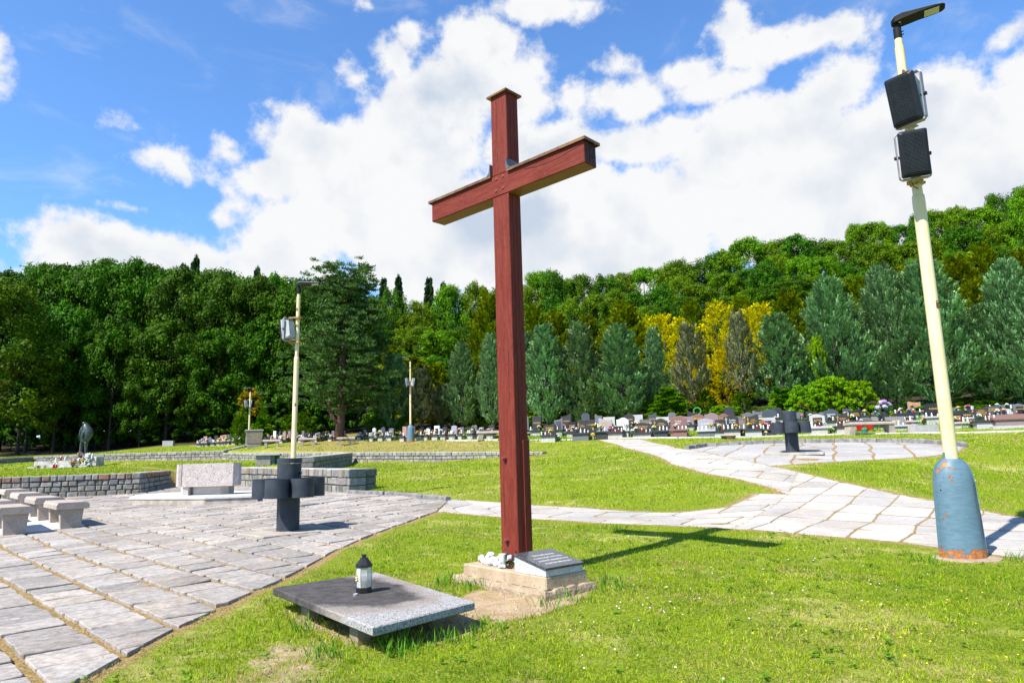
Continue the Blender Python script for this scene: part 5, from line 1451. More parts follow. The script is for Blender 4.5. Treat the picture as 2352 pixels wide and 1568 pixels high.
# ------------------------------------------------------------ bronze statue on its memorial mound
M_BRONZE = mat('green_grey_bronze', (.045, .06, .062), (.08, .105, .10), scale=5, bump=.2, rough=.42, metal=.35)
st = at_y(190, 1049, 42.0)
K = .002616
def SX(zx): return (zx - 1305) * K
def SZ(zy): return (1028 - zy) * K
stt = thing('bronze_statue', 'tall stooping bronze figure with long thin legs on the flowery mound', 'statue', (st[0], 42.0, st[2]), 0)
mb = MB()
def loft(secs, dep):
    v = []; seg = 14
    for (zy, xl, xr), dd in zip(secs, dep):
        cx, rx = (SX(xl) + SX(xr)) / 2, (SX(xr) - SX(xl)) / 2
        for k in range(seg):
            a = 2 * math.pi * k / seg; v.append((cx + rx * math.cos(a), dd * math.sin(a), SZ(zy)))
    f = [(i * seg + (k + 1) % seg, i * seg + k, (i + 1) * seg + k, (i + 1) * seg + (k + 1) % seg) for i in range(len(secs) - 1) for k in range(seg)] + [tuple(range(seg)), tuple(range((len(secs) - 1) * seg, len(secs) * seg))[::-1]]
    mb.add(v, f)
loft([(228, 1275, 1325), (250, 1270, 1350), (290, 1270, 1390), (340, 1256, 1440), (400, 1240, 1482), (440, 1234, 1503), (520, 1230, 1492), (600, 1230, 1452), (660, 1232, 1415), (700, 1238, 1400)], [.05, .10, .17, .22, .24, .25, .24, .21, .17, .14])
loft([(690, 1318, 1402), (720, 1325, 1395), (850, 1332, 1390), (950, 1345, 1395), (1000, 1350, 1396), (1032, 1345, 1400)], [.14, .12, .085, .075, .07, .13])
loft([(690, 1226, 1300), (720, 1224, 1290), (850, 1218, 1280), (950, 1210, 1268), (1000, 1212, 1266), (1032, 1206, 1270)], [.13, .12, .085, .075, .07, .13])
mb.blob((SX(1294), -.06, SZ(250)), .105, lv=2, sz=.85)
body = mb.build('body', M_BRONZE, stt, True)
mb = MB(); mb.tube([(SX(1295), -.13, SZ(300)), (SX(1258), -.24, SZ(420)), (SX(1250), -.24, SZ(540)), (SX(1243), -.17, SZ(660))], [.03, .04, .035, .02], 8); mb.tube([(SX(1350), -.2, SZ(395)), (SX(1335), -.27, SZ(470)), (SX(1318), -.26, SZ(560)), (SX(1330), -.19, SZ(640))], [.02, .045, .045, .02], 8)
mb.build('coat_fold', M_BRONZE, stt, True)
M_MOUND = mat('weathered_pale_stone', (.60, .58, .55), (.40, .38, .35), scale=4, bump=.5)
KD = 42 / 1568
zg = Hs(at_y(140, 1071, 41)[0], 41.0)
mnd = thing('memorial_wall', 'low pale stone memorial wall with scooped fronts before the statue', 'memorial', (at_y(74, 1071, 41)[0], 41.0, zg - .02), 0)
mb = MB()
def scoop(px0, px1, hl, hr, up):
    x0, x1 = (px0 - 74) * KD, (px1 - 74) * KD
    n = 10; top = []
    for k in range(n + 1):
        t = k / n; top.append((x0 + (x1 - x0) * t, (hl * (1 - t) + hr * t) if not up else hr + (hl - hr) * (1 - math.sin(t * math.pi / 2))))
    P = [(x0, 0), (x1, 0)] + top[::-1]
    m_ = len(P)
    v = [(x, -.25, z) for x, z in P] + [(x, .25, z) for x, z in P]
    mb.add(v, [tuple(range(m_)), tuple(range(m_, 2 * m_))[::-1]] + [(i, m_ + i, m_ + (i + 1) % m_, (i + 1) % m_) for i in range(m_)])
HM = .42
scoop(84, 105.5, HM, HM, False); scoop(106, 131, HM, .12, True); scoop(131.3, 138, .12, HM * .95, False); scoop(138.4, 156, HM, HM, False); scoop(156.3, 178, HM, .1, True)
mb.build('scooped_blocks', M_MOUND, mnd)
mb = MB(); mb.box((73 - 74) * KD, (90 - 74) * KD, -.4, .4, 0, .12).box((90.3 - 74) * KD, (210 - 74) * KD, -.35, .5, 0, .1); mb.build('base_course', M_MOUND, mnd)
mb = MB(); mb.box((181 - 74) * KD, (202 - 74) * KD, .60, 1.4, 0, st[2] - zg + .02, .02); mb.build('statue_pedestal', M_MOUND, mnd)
# ------------------------------------------------------------ trees
def quads_mesh(name, c, u, w, col, m, parent=None):
    """leaf quads: centres c, half axes u and w"""
    n = len(c)
    v = np.stack([c - u - w, c + u - w * .6, c + u * 1.0 + w, c - u * .7 + w], 1).reshape(-1, 3)
    i = np.arange(n * 4)
    return np_mesh(name, v, i, np.arange(n) * 4, np.full(n, 4), np.repeat(col, 4, 0), m, parent)
def rnd_unit(rng, n):
    v = rng.normal(size=(n, 3)); return v / np.linalg.norm(v, axis=1)[:, None]
def cluster_leaves(rng, cen, rad_, per, size, up=.5, flat=.8, vary=.25, shell=.6):
    """leaf-sized faces spread through each clump of a crown"""
    k = len(cen)
    C = np.repeat(cen, per, 0); R = np.repeat(rad_, per)
    d = rnd_unit(rng, k * per); r = rng.uniform(shell, 1.0, k * per) ** .6
    lump = 1 + .25 * np.sin(d[:, 0] * 5 + C[:, 1] * 3) * np.cos(d[:, 1] * 4 + C[:, 0] * 2)
    pos = C + d * (R * r * lump)[:, None] * np.array([1, 1, flat])
    nrm = d * 1.0 + np.array([0, 0, up * .7]) + rng.normal(size=d.shape) * .36
    nrm /= np.linalg.norm(nrm, axis=1)[:, None]
    t = np.cross(nrm, rnd_unit(rng, len(d))); t /= np.linalg.norm(t, axis=1)[:, None] + 1e-9
    b = np.cross(nrm, t)
    s = size * rng.uniform(.55, 1.3, len(d))[:, None]
    clv = np.repeat(rng.uniform(1 - vary * 1.3, 1 + vary * 1.3, k), per)
    col = (clv * rng.uniform(.5, 1.45, len(d)))[:, None] * np.ones(3)
    return pos, t * s, b * s * .62, col
M_BARK = mat('grey_brown_bark', (.075, .058, .043), (.04, .032, .024), scale=10, stretch=(3, 3, .6), bump=1.0, bdist=.03)
M_PBARK = mat('reddish_pine_bark', (.20, .10, .06), (.09, .055, .04), scale=9, stretch=(3, 3, .7), bump=1.0, bdist=.03)
L_DEC = leafmat('broad_leaf', (.12, .235, .006), .28, .34)
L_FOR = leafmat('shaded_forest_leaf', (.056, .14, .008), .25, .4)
L_DEC2 = leafmat('yellowish_broad_leaf', (.085, .135, .008), .3, .3)
L_SHR = leafmat('bright_shrub_leaf', (.20, .37, .010), .4, .15)
L_JUN = leafmat('blue_green_juniper_spray', (.19, .32, .14), .12, .3)
L_JUNB = leafmat('brownish_juniper_spray', (.20, .215, .105), .10, .2)
L_GOLD = leafmat('golden_cypress_spray', (.64, .58, .04), .3, .12)
L_OLIV = leafmat('yellow_green_thuja_spray', (.19, .24, .014), .3, .25)
L_THU = leafmat('fresh_green_thuja_spray', (.12, .25, .018), .3, .25)
L_PINE = leafmat('pine_needle', (.085, .165, .045), .2, .2)
L_SPR = leafmat('dark_spruce_needle', (.045, .10, .035), .15, .25)
L_AUT = leafmat('coppery_leaf', (.34, .25, .02), .35, .2)
KINDS = {}
def trunk(mb, h, r, rng, limbs=5, lean=.05, top=.9, spread=.3, start=.35):
    pts = []; x = y = 0
    for i in range(7):
        t = i / 6; pts.append((x, y, -.6 + (h * top + .6) * t)); x += rng.uniform(-lean, lean) * h * .06; y += rng.uniform(-lean, lean) * h * .06
    mb.tube(pts, [r * (1.3 if i == 0 else 1 - .8 * i / 6) for i in range(7)], 8)
    for k in range(limbs):
        a = rng.uniform(0, 6.28); t = rng.uniform(start, .62); i = int(t * 6); p = Vector(pts[i]); l = h * spread * rng.uniform(.6, 1.1)
        q = p + Vector((math.cos(a) * l * .5, math.sin(a) * l * .5, l * .35)); e = p + Vector((math.cos(a) * l, math.sin(a) * l, l * .7))
        mb.tube([p, q, e], [r * .4, r * .28, r * .08], 5)
def proto(key, builder, seeds):
    KINDS[key] = []
    for s in seeds:
        root = bpy.data.objects.new('tree', None)
        builder(root, s)
        KINDS[key].append(root)      # prototypes; linked only through their first use
def B_dec(mat_, nclu=95, per=150, size=.135, r0=.30, hfull=16, crown0=.18):
    def f(root, seed):
        rng = np.random.default_rng(seed); rr = random.Random(seed)
        h, R = float(hfull), hfull * r0
        zc, rz = h * (crown0 + (1 - crown0) * .5), h * (1 - crown0) * .5
        d = rnd_unit(rng, nclu); d[:, 2] = np.where(d[:, 2] < -.6, -d[:, 2], d[:, 2])
        ph = rng.uniform(0, 6, 4)
        lump = 1 + .16 * np.sin(3 * np.arctan2(d[:, 1], d[:, 0]) + ph[0]) + .12 * np.sin(5 * d[:, 2] + ph[1])
        k = rng.uniform(.55, 1.0, nclu) ** .5
        k[rng.uniform(0, 1, nclu) < .12] *= 1.13
        full = np.where(d[:, 2] < .1, (1 - np.abs(np.clip(d[:, 2], -1, 0)) ** 3) ** .33 / np.sqrt(1 - np.clip(d[:, 2], -.97, .97) ** 2), 1.0)
        lump = lump * full
        cen = np.stack([d[:, 0] * R * k * lump, d[:, 1] * R * k * lump, zc + d[:, 2] * rz * k], 1)
        # narrower towards the foot of the crown
        cr = rng.uniform(.055, .105, nclu) * h * np.where(k > .9, .75, 1.0)
        cen[:, 2] = np.minimum(cen[:, 2], h - cr * .75)
        p, u, w, c = cluster_leaves(rng, cen, cr, per, size * h / 16, up=.55, flat=.72, vary=.22, shell=.35)
        quads_mesh('crown', p, u, w, c, mat_, root)
        mb = MB(); trunk(mb, h, h * .017, rr, 6, start=.25, spread=.2, top=.82); mb.build('trunk', M_BARK, root, True)
    return f
L_DEC3 = leafmat('deep_broad_leaf', (.065, .155, .012), .25, .3)
L_DEC4 = leafmat('light_broad_leaf', (.14, .225, .008), .3, .25)
proto('broadleaf', B_dec(L_DEC, 150, 125, .125, .30, 16, .10), (1, 2))
BLF = KINDS['broadleaf']
proto('broadleaf', B_dec(L_DEC3, 120, 140, .125, .28, 16, .10), (3, 13))
BLF += KINDS['broadleaf']
proto('broadleaf', B_dec(L_DEC4, 135, 125, .12, .31, 16, .10), (4,))
KINDS['broadleaf'] = BLF + KINDS['broadleaf']
proto('forest', B_dec(L_FOR, 150, 150, .14, .33, 17, -.02), (5, 6, 7))
proto('hornbeam', B_dec(L_DEC2, 130, 170, .115, .36, 15, .03), (8,))
proto('shrub', B_dec(L_SHR, 150, 110, .29, .55, 4, -.15), (9, 10))
proto('dark_shrub', B_dec(L_FOR, 90, 120, .40, .55, 4, -.1), (12,))
proto('maple', B_dec(L_AUT, 26, 34, .26, .25, 5, .3), (11,))
def B_col(mat_, hfull=7.0, R=1.0, nclu=170, per=46, base=.06, spray=(.30, .022), upw=1.0, shape='juniper', mat2=None, openness=0.0, upspread=.45):
    """columnar conifer: plumes of narrow sprays pointing up and out"""
    def f(root, seed):
        rng = np.random.default_rng(seed); rr = random.Random(seed)
        h = hfull
        t = rng.uniform(0, 1, nclu) ** .85
        if shape == 'juniper': prof = np.minimum(1, (t / .22) ** .5) * np.clip((1 - t) * 1.5, 0, 1) ** .62
        elif shape == 'cone': prof = np.clip(1 - t, 0, 1) ** .8 * np.minimum(1, (t / .06 + .3))
        else: prof = np.minimum(1, (t / .1) ** .5) * np.clip((1 - t) * 2.4, 0, 1) ** .7
        a = rng.uniform(0, 2 * np.pi, nclu); ph = rng.uniform(0, 6)
        lob = 1 + .20 * np.sin(3 * a + ph + t * 5) + .16 * np.sin(7 * t * 2.2 + a * 2 + ph) + rng.normal(0, .09, nclu)
        rr_ = R * prof * lob * rng.uniform(.55, 1.04, nclu)
        cen = np.stack([np.cos(a) * rr_, np.sin(a) * rr_, h * (base + (1 - base) * t * .93)], 1)
        n = nclu * per
        C = np.repeat(cen, per, 0); A = np.repeat(a, per)
        pr = .32 * R ** .4
        s = rng.uniform(0, 1, n)
        out = np.stack([np.cos(A), np.sin(A), np.zeros(n)], 1)
        dirp = out * upspread + np.array([0, 0, upw])
        dirp /= np.linalg.norm(dirp, axis=1)[:, None]
        jit = rnd_unit(rng, n) * rng.uniform(.2, 1, n)[:, None]
        hs_ = h / 7 * (.5 if shape == 'cone' else 1)
        pos = C + dirp * (s * .62)[:, None] * hs_ + jit * (pr * (1 - .75 * s))[:, None] * hs_
        ax = dirp + jit * .55; ax /= np.linalg.norm(ax, axis=1)[:, None]
        L, wd = spray
        sd_ = np.cross(ax, out * .8 + jit * 1.0 + rnd_unit(rng, n) * .35); sd_ /= np.linalg.norm(sd_, axis=1)[:, None] + 1e-9
        ln = (L * rng.uniform(.5, 1.2, n) * h / 7 * .5)[:, None]
        w_ = (wd * rng.uniform(.7, 1.4, n) * h / 7)[:, None]
        cl = np.repeat(rng.uniform(.6, 1.35, nclu), per) * rng.uniform(.5, 1.5, n)
        col = cl[:, None] * np.stack([.9 + .3 * s, .9 + .2 * s, .95 + .1 * s], 1)
        quads_mesh('crown', pos, sd_ * w_, ax * ln, col, mat_, root)
        mb = MB(); trunk(mb, h, h * .013, rr, 4 if shape != 'cone' else 0, top=.8, spread=.12, start=.15); mb.build('trunk', M_BARK, root, True)
    return f
proto('juniper', B_col(L_JUN, R=1.35, nclu=290, per=36, spray=(.24, .034), upspread=.7), (21, 22, 23, 28))
proto('brown_juniper', B_col(L_JUNB, R=1.2, nclu=170, per=36, spray=(.24, .032), base=.2), (24, 25))
proto('big_juniper', B_col(L_JUN, hfull=9, R=2.2, nclu=500, per=36, spray=(.20, .028), base=.05, upspread=.75), (26, 27, 29))
proto('golden_cypress', B_col(L_GOLD, hfull=7, R=.95, nclu=190, per=40, spray=(.12, .03), upw=.45, upspread=.6, shape='col'), (31, 32))
proto('olive_thuja', B_col(L_OLIV, hfull=8, R=1.25, nclu=190, per=60, spray=(.16, .04), upw=.6, upspread=.5, shape='col'), (33, 34))
proto('thuja', B_col(L_THU, hfull=4, R=.8, nclu=130, per=50, spray=(.2, .04), upw=.7, upspread=.5, shape='juniper', base=.02), (35, 36))
proto('spruce', B_col(L_SPR, hfull=14, R=1.9, nclu=420, per=70, spray=(.16, .02), upw=-.1, upspread=1.0, shape='cone', base=.1), (37, 38))
def B_low(root, seed):
    rng = np.random.default_rng(seed); rr = random.Random(seed)
    nb = 70; P, U, Wd, C_ = [], [], [], []
    for k in range(nb):
        z = .25 + 2.2 * (k / nb) ** 1.1; a = rng.uniform(0, 6.28); l = rng.uniform(.7, 1.1) * 2.0 * (1 - .75 * (z / 2.6) ** 1.6)
        n = 170; s = rng.uniform(.1, 1, n) ** .7
        dr = np.array([math.cos(a), math.sin(a), 0]); si = np.array([-math.sin(a), math.cos(a), 0])
        off = rng.uniform(-1, 1, n) * .42 * (1.15 - s) 
        pos = dr * (s * l)[:, None] + si * off[:, None] + np.array([0, 0, 1]) * (z + .14 * s - .14 * s ** 2 * l * .5 + rng.normal(0, .035, n))[:, None]
        ax = dr + si * (off * 1.6)[:, None] + rng.normal(0, .2, (n, 3)); ax /= np.linalg.norm(ax, axis=1)[:, None]
        sd_ = np.cross(ax, np.array([0, 0, 1.0]) + rng.normal(0, .5, (n, 3))); sd_ /= np.linalg.norm(sd_, axis=1)[:, None]
        P.append(pos); U.append(sd_ * .03); Wd.append(ax * .09); C_.append((rng.uniform(.8, 1.2) * rng.uniform(.75, 1.3, n))[:, None] * np.ones(3))
    quads_mesh('crown', np.concatenate(P), np.concatenate(U), np.concatenate(Wd), np.concatenate(C_), L_THU, root)
    mb = MB(); trunk(mb, 2.2, .06, rr, 5, start=.1); mb.build('trunk', M_BARK, root, True)
KINDS['low_yew'] = []
for s in (41, 42):
    r = bpy.data.objects.new('tree', None); B_low(r, s); KINDS['low_yew'].append(r)
def B_pine(root, seed):
    rng = np.random.default_rng(seed); rr = random.Random(seed)
    h = 12.0; mb = MB()
    tp = [(0, 0, -.6), (.12, 0, 1.6), (.05, .1, 4), (.2, 0, 6.5), (.1, .1, 9), (.2, 0, 11.4)]
    mb.tube(tp, [.30, .24, .20, .15, .10, .04], 10)
    mb.tube([(.12, 0, 1.0), (-.35, -.15, 1.7), (-.55, -.2, 2.5), (-.35, -.3, 4.3), (-.8, -.2, 6.5)], [.16, .14, .13, .10, .05], 8)
    cen = []
    for k in range(56):
        z = 2.3 + 9.2 * (k / 56) ** .95; a = k * 2.4 + rng.uniform(-.4, .4)
        l = (3.3 * min(1, (z - 1.2) / 1.8)) * (1 - .62 * max(0, (z - 4.5) / 7.5) ** 1.1) * rng.uniform(.65, 1.15)
        p = Vector(tp[min(int(z / 2.4), 4)]) ; p.z = z
        e = p + Vector((math.cos(a) * l, math.sin(a) * l, .35 + (.9 if z > 9.5 else 0)))
        m_ = (p + e) / 2 + Vector((0, 0, .12))
        mb.tube([p, m_, e], [.055, .04, .015], 5)
        for j in range(19):
            t = rng.uniform(.3, 1.08); q = p.lerp(e, t) + Vector(tuple(rng.normal(0, 1, 3) * np.array([.5, .5, .34]) * (.5 + l / 4)))
            cen.append(tuple(q))
    for x, y in ((-1.2, .2), (.2, 0), (1.2, -.3), (.7, .5), (-.5, -.5), (1.9, .2), (-1.9, -.1)):
        for j in range(7): cen.append((x * .8 + rng.normal(0, .1), y + rng.normal(0, .1), 10.3 + j * .23 - abs(x) * .45))
    mb.build('trunk', M_PBARK, root, True)
    cen = np.array(cen); per = 48; n = len(cen) * per
    C = np.repeat(cen, per, 0); d = rnd_unit(rng, n); d[:, 2] = np.abs(d[:, 2]) * .8 - .1
    pos = C + d * rng.uniform(.03, .38, n)[:, None] * np.array([1, 1, .8])
    ax = d * .8 + np.array([0, 0, .55]) + rng.normal(0, .25, (n, 3)); ax /= np.linalg.norm(ax, axis=1)[:, None]
    sd_ = np.cross(ax, rnd_unit(rng, n)); sd_ /= np.linalg.norm(sd_, axis=1)[:, None]
    cl = np.repeat(rng.uniform(.7, 1.3, len(cen)), per) * rng.uniform(.5, 1.5, n)
    quads_mesh('crown', pos, sd_ * .026, ax * .085, cl[:, None] * np.ones(3), L_PINE, root)
r = bpy.data.objects.new('tree', None); B_pine(r, 51); KINDS['pine'] = [r]
HF = {'broadleaf': 16, 'forest': 17, 'hornbeam': 15, 'shrub': 4, 'dark_shrub': 4, 'maple': 5, 'juniper': 7, 'brown_juniper': 7, 'big_juniper': 9, 'golden_cypress': 7, 'olive_thuja': 8, 'thuja': 4, 'spruce': 14, 'low_yew': 2.6, 'pine': 12}
RF = {'broadleaf': 16 * .33, 'forest': 17 * .36, 'hornbeam': 5.6, 'shrub': 2.2, 'dark_shrub': 2.2, 'maple': 1.3, 'juniper': 1.45, 'brown_juniper': 1.4, 'big_juniper': 2.35, 'golden_cypress': 1.0, 'olive_thuja': 1.45, 'thuja': .95, 'spruce': 1.5, 'low_yew': 2.0, 'pine': 3.3}
NAMES = {'broadleaf': 'broadleaf_tree', 'forest': 'forest_tree', 'hornbeam': 'hornbeam_tree', 'shrub': 'shrub', 'dark_shrub': 'shrub', 'maple': 'maple_tree', 'juniper': 'juniper', 'brown_juniper': 'juniper', 'big_juniper': 'juniper', 'golden_cypress': 'golden_cypress', 'olive_thuja': 'thuja', 'thuja': 'thuja', 'spruce': 'spruce_tree', 'low_yew': 'spreading_conifer', 'pine': 'pine_tree'}
CATS = {'shrub': 'shrub', 'dark_shrub': 'shrub', 'low_yew': 'shrub'}
trg = random.Random(77)
ucount = {}
def plant(kind, px, ytop, Y, wpx=None, label='', group=None, zoff=0.0, X=None):
    """tree standing on the terrain; its top at the pixel row ytop, half width wpx pixels"""
    q = at_y(px, ytop, Y)
    x = float(q[0]); g = Hs(x, Y) + zoff
    h = (float(q[2]) - g) * (1.045 if HF[kind] >= 15 else 1.0)
    if h < .3: h = .3
    sz = h / HF[kind]
    depth = Y * math.cos(PITCH) + (q[2] - CZ) * math.sin(PITCH)
    sxy = sz if wpx is None else wpx * depth / FPX / RF[kind]
    k = ucount.get(kind, 0); ucount[kind] = k + 1
    P = KINDS[kind][k % len(KINDS[kind])]
    if 'juniper' in kind: sxy *= {'juniper': 1.1, 'brown_juniper': 1.0, 'big_juniper': 1.12}[kind]
    if 'golden' in kind: sxy *= .95
    root = thing(NAMES[kind], label, CATS.get(kind, 'tree'), (x, float(Y), g), trg.uniform(0, 6.28) if kind != 'pine' else 0.0, group, (sxy, sxy, sz))
    for ch in list(P.children):
        if k < len(KINDS[kind]): c = ch
        c = ch.copy(); COL.objects.link(c); c.parent = root
    return root
# the forest on the left: three ranks
lx = [-60, 35, 140, 235, 330, 425, 520, 610, 690]
lt = [625, 632, 622, 606, 612, 622, 634, 640, 655]
for i, (x, t) in enumerate(zip(lx, lt)):
    plant('forest', x, t + trg.uniform(-4, 8), 62 + trg.uniform(-2, 2), 88, 'broadleaf tree in the front rank of the dark forest on the left', 'front rank of the left forest')
for i in range(10):
    x = -90 + i * 92 + trg.uniform(-15, 15)
    plant('forest', x, np.interp(x, lx, lt) + trg.uniform(-6, 12), 71 + trg.uniform(-2, 2), 85, 'broadleaf tree in the second rank of the dark left forest', 'second rank of the left forest')
for i in range(11):
    x = -100 + i * 90 + trg.uniform(-15, 15)
    plant('forest', x, np.interp(x, lx, lt) + trg.uniform(4, 25), 82 + trg.uniform(-2, 3), 90, 'broadleaf tree deep inside the left forest', 'back rank of the left forest')
for i in range(22):
    x = -80 + i * 38 + trg.uniform(-10, 10)
    plant('dark_shrub', x, 925 + trg.uniform(-45, 35), (59.5 if x > 250 else 58.5) + trg.uniform(-1, 2), 48 * trg.uniform(.8, 1.2), 'dark leafy bush closing the foot of the left forest', 'bushes at the foot of the left forest')
# lower edge trees that reach down and close the forest margin
for i, (x, t, Y, w) in enumerate(((150, 700, 58, 80), (270, 735, 57.5, 70), (395, 745, 58, 85), (510, 760, 58, 72), (600, 740, 60, 70), (80, 780, 57, 70), (330, 850, 57, 40), (455, 845, 58, 42))):
    plant('forest', x, t, Y, w, 'lower leafy tree leaning out of the left forest edge', 'lower trees at the left forest edge')
for i in range(26):
    x = -90 + i * 34 + trg.uniform(-12, 12)
    plant('dark_shrub', x, 880 + trg.uniform(-35, 30), 70 + (i % 3) * 6 + trg.uniform(0, 3), 62, 'shaded undergrowth bush between the trunks of the left forest', 'undergrowth of the left forest')
plant('hornbeam', -15, 650, 52, 150, 'yellowish green hornbeam at the left edge of the photo')
plant('hornbeam', 60, 820, 54, 85, 'low yellowish hornbeam bush left of the bronze statue')
# conifer tips over the forest
for px, t, Y, w, lb in ((424, 584, 90, 14, 'small dark spruce tip beside the ragged larch above the left forest'), (451, 566, 90, 16, 'tallest ragged larch tip above the left forest'), (529, 606, 90, 22, 'broad green spruce tip left of the lone tip'), (592, 594, 90, 13, 'lone dark spruce tip left of the near lamp pole top'),
                        (881, 622, 108, 15, 'left one of the two close spruce tips right of the pine'), (915, 617, 108, 15, 'right one of the two close spruce tips right of the pine'), (985, 622, 108, 16, 'larger rounded larch tip behind the distant lamp'), (1018, 634, 108, 14, 'lower larch tip beside the rounded one left of the cross')):
    plant('spruce', px, t, Y, w, lb, 'conifer tips over the forest')
# forest behind the pine and over the hill on the right
sk = [(700, 655), (860, 655), (930, 668), (1000, 668), (1090, 662), (1180, 655), (1265, 628), (1340, 640), (1450, 632), (1540, 603), (1650, 592), (1745, 552), (1800, 545), (1900, 548), (2000, 520), (2090, 505), (2180, 468), (2250, 475), (2300, 452), (2400, 430), (2520, 410)]
skx, sky_ = [a for a, b in sk], [b for a, b in sk]
ranks = [(118, 0, 74, 'skyline'), (103, 45, 74, 'second'), (90, 92, 78, 'third'), (78, 140, 80, 'fourth'), (68, 190, 82, 'lowest')]
for ri, (Y, dy, w, nm) in enumerate(ranks):
    n = 38 if ri < 3 else 30
    for i in range(n):
        x = 730 + (2480 - 730) * (i + .5 * (ri % 2)) / (n - 1) + trg.uniform(-12, 12)
        if x > 1230 or ri > 0:
            yy = np.interp(x, skx, sky_) + dy * (1 + .3 * max(0, (x - 1500) / 900)) + trg.uniform(-9, 18)
            plant('broadleaf', x, yy, Y + trg.uniform(-3, 3), w * .66 * trg.uniform(.75, 1.25), f'green broadleaf tree in the {nm} rank of the hillside forest', f'{nm} rank of the hillside forest')
for (x, t, Y, w) in ((900, 672, 96, 50), (960, 700, 94, 48), (1030, 664, 96, 48), (1090, 660, 97, 46), (1150, 668, 96, 45), (1265, 627, 112, 48), (1215, 668, 104, 40), (860, 690, 90, 40)):
    plant('broadleaf', x, t, Y, w, 'rounded broadleaf crown between the pine and the hillside', 'crowns behind the cross')
plant('broadleaf', 2352, 436, 95, 40, 'dark thin crowned tree at the upper right corner of the hillside')
pine = plant('pine', 783, 632, 46.5, 124, 'broad dark Scots pine with a reddish forked trunk left of the cross')
JN = 'tall blue green juniper column '
for kind, px, t, Y, w, lb in (
    ('juniper', 905, 815, 50, 42, JN + 'right of the pine, left of the distant lamp'), ('brown_juniper', 968, 842, 49, 36, 'brownish juniper just right of the distant lamp pole'), ('juniper', 1060, 788, 50, 36, JN + 'narrow, first left of the cross post but one'), ('juniper', 1126, 766, 49, 30, JN + 'half hidden by the left side of the cross post'),
    ('juniper', 1248, 746, 47, 46, JN + 'first to the right of the cross post'), ('juniper', 1326, 742, 47, 48, JN + 'second to the right of the cross post'), ('juniper', 1419, 745, 46, 54, JN + 'third to the right of the cross post'),
    ('juniper', 1500, 752, 48, 28, 'slim dark juniper before the golden cypresses'), ('brown_juniper', 1579, 742, 46, 44, 'greyish brown juniper in the middle of the golden cypresses'), ('brown_juniper', 1692, 712, 46, 40, 'thin grey juniper between the two right golden cypresses'),
    ('juniper', 1781, 722, 45, 56, JN + 'with pointed top left of the bright shrubs'), ('big_juniper', 1898, 640, 45, 70, 'large juniper rising behind the bright round leaved shrubs'), ('big_juniper', 2020, 612, 45, 66, 'large juniper behind the far right bin, left of the near pole'),
    ('big_juniper', 2112, 598, 44, 82, 'largest juniper partly hidden by the near cream pole'), ('big_juniper', 2248, 700, 43, 58, 'juniper right of the near pole with bare foot'), ('big_juniper', 2305, 596, 42, 62, 'tall juniper second from the right edge'), ('big_juniper', 2375, 640, 40, 62, 'juniper cut by the right edge of the photo'), ('juniper', 1205, 762, 50, 34, JN + 'peeping out behind the right side of the cross post'), ('juniper', 1950, 760, 45, 46, 'shorter juniper between the two large ones behind the shrubs'), ('brown_juniper', 1015, 880, 51, 34, 'short brown juniper in the shade left of the cross')):
    plant(kind, px, t, Y, w, lb, 'junipers along the grave rows')
GL = 'bright golden cypress '
for px, t, Y, w, lb in ((1450, 702, 56, 16, GL + 'thin leftmost tip behind the thuja'), (1483, 722, 55, 26, GL + 'second from the left'), (1520, 716, 55, 32, GL + 'broad one left of the greyish juniper'), (1558, 724, 54, 24, GL + 'close behind the greyish juniper'), (1588, 740, 55, 20, GL + 'low one right of the greyish juniper'),
                        (1640, 688, 54, 34, GL + 'tall one left of the thin grey juniper'), (1668, 696, 54, 26, GL + 'beside the tall one'), (1716, 700, 54, 24, GL + 'right of the thin grey juniper'), (1748, 690, 54, 30, GL + 'behind the pointed juniper'), (1600, 800, 52, 30, GL + 'lower one under the hillside'), (1660, 800, 51, 26, GL + 'low trailing one near the graves')):
    plant('golden_cypress', px, t, Y, w, lb, 'golden cypresses on the slope')
OT = 'yellow green thuja '
for px, t, Y, w, lb in ((1118, 665, 58, 44, OT + 'tall, left behind the cross post'), (1225, 700, 60, 38, OT + 'right behind the cross post'), (1275, 712, 62, 40, OT + 'low row behind the first junipers'), (1345, 725, 62, 40, OT + 'between second and third juniper'), (1430, 692, 55, 56, OT + 'large dark one left of the golden cypresses'),
                        (1585, 688, 62, 36, OT + 'behind the golden cypresses'), (1695, 682, 62, 40, OT + 'behind the thin grey juniper'), (1805, 668, 58, 46, OT + 'right of the last golden cypress'), (1850, 690, 58, 36, OT + 'left of the large juniper'), (1975, 640, 60, 46, OT + 'between the large junipers'), (2060, 610, 62, 40, OT + 'over the largest juniper'), (2190, 590, 60, 48, OT + 'right of the near pole under the forest'),
                        (2250, 560, 62, 50, OT + 'tall one under the right skyline'), (2345, 575, 62, 46, OT + 'near the right edge'), (945, 818, 56, 50, OT + 'behind the distant lamp'), (900, 790, 60, 36, OT + 'above the juniper right of the pine'), (1000, 830, 57, 34, OT + 'left of the narrow juniper'), (1085, 830, 56, 32, OT + 'below the tall one left of the cross'), (1160, 900, 52, 40, OT + 'dark low one at the cross'), (1300, 880, 54, 50, OT + 'low one between the first two juniper trunks')):
    plant('olive_thuja', px, t, Y, w, lb, 'yellow green thujas on the slope')
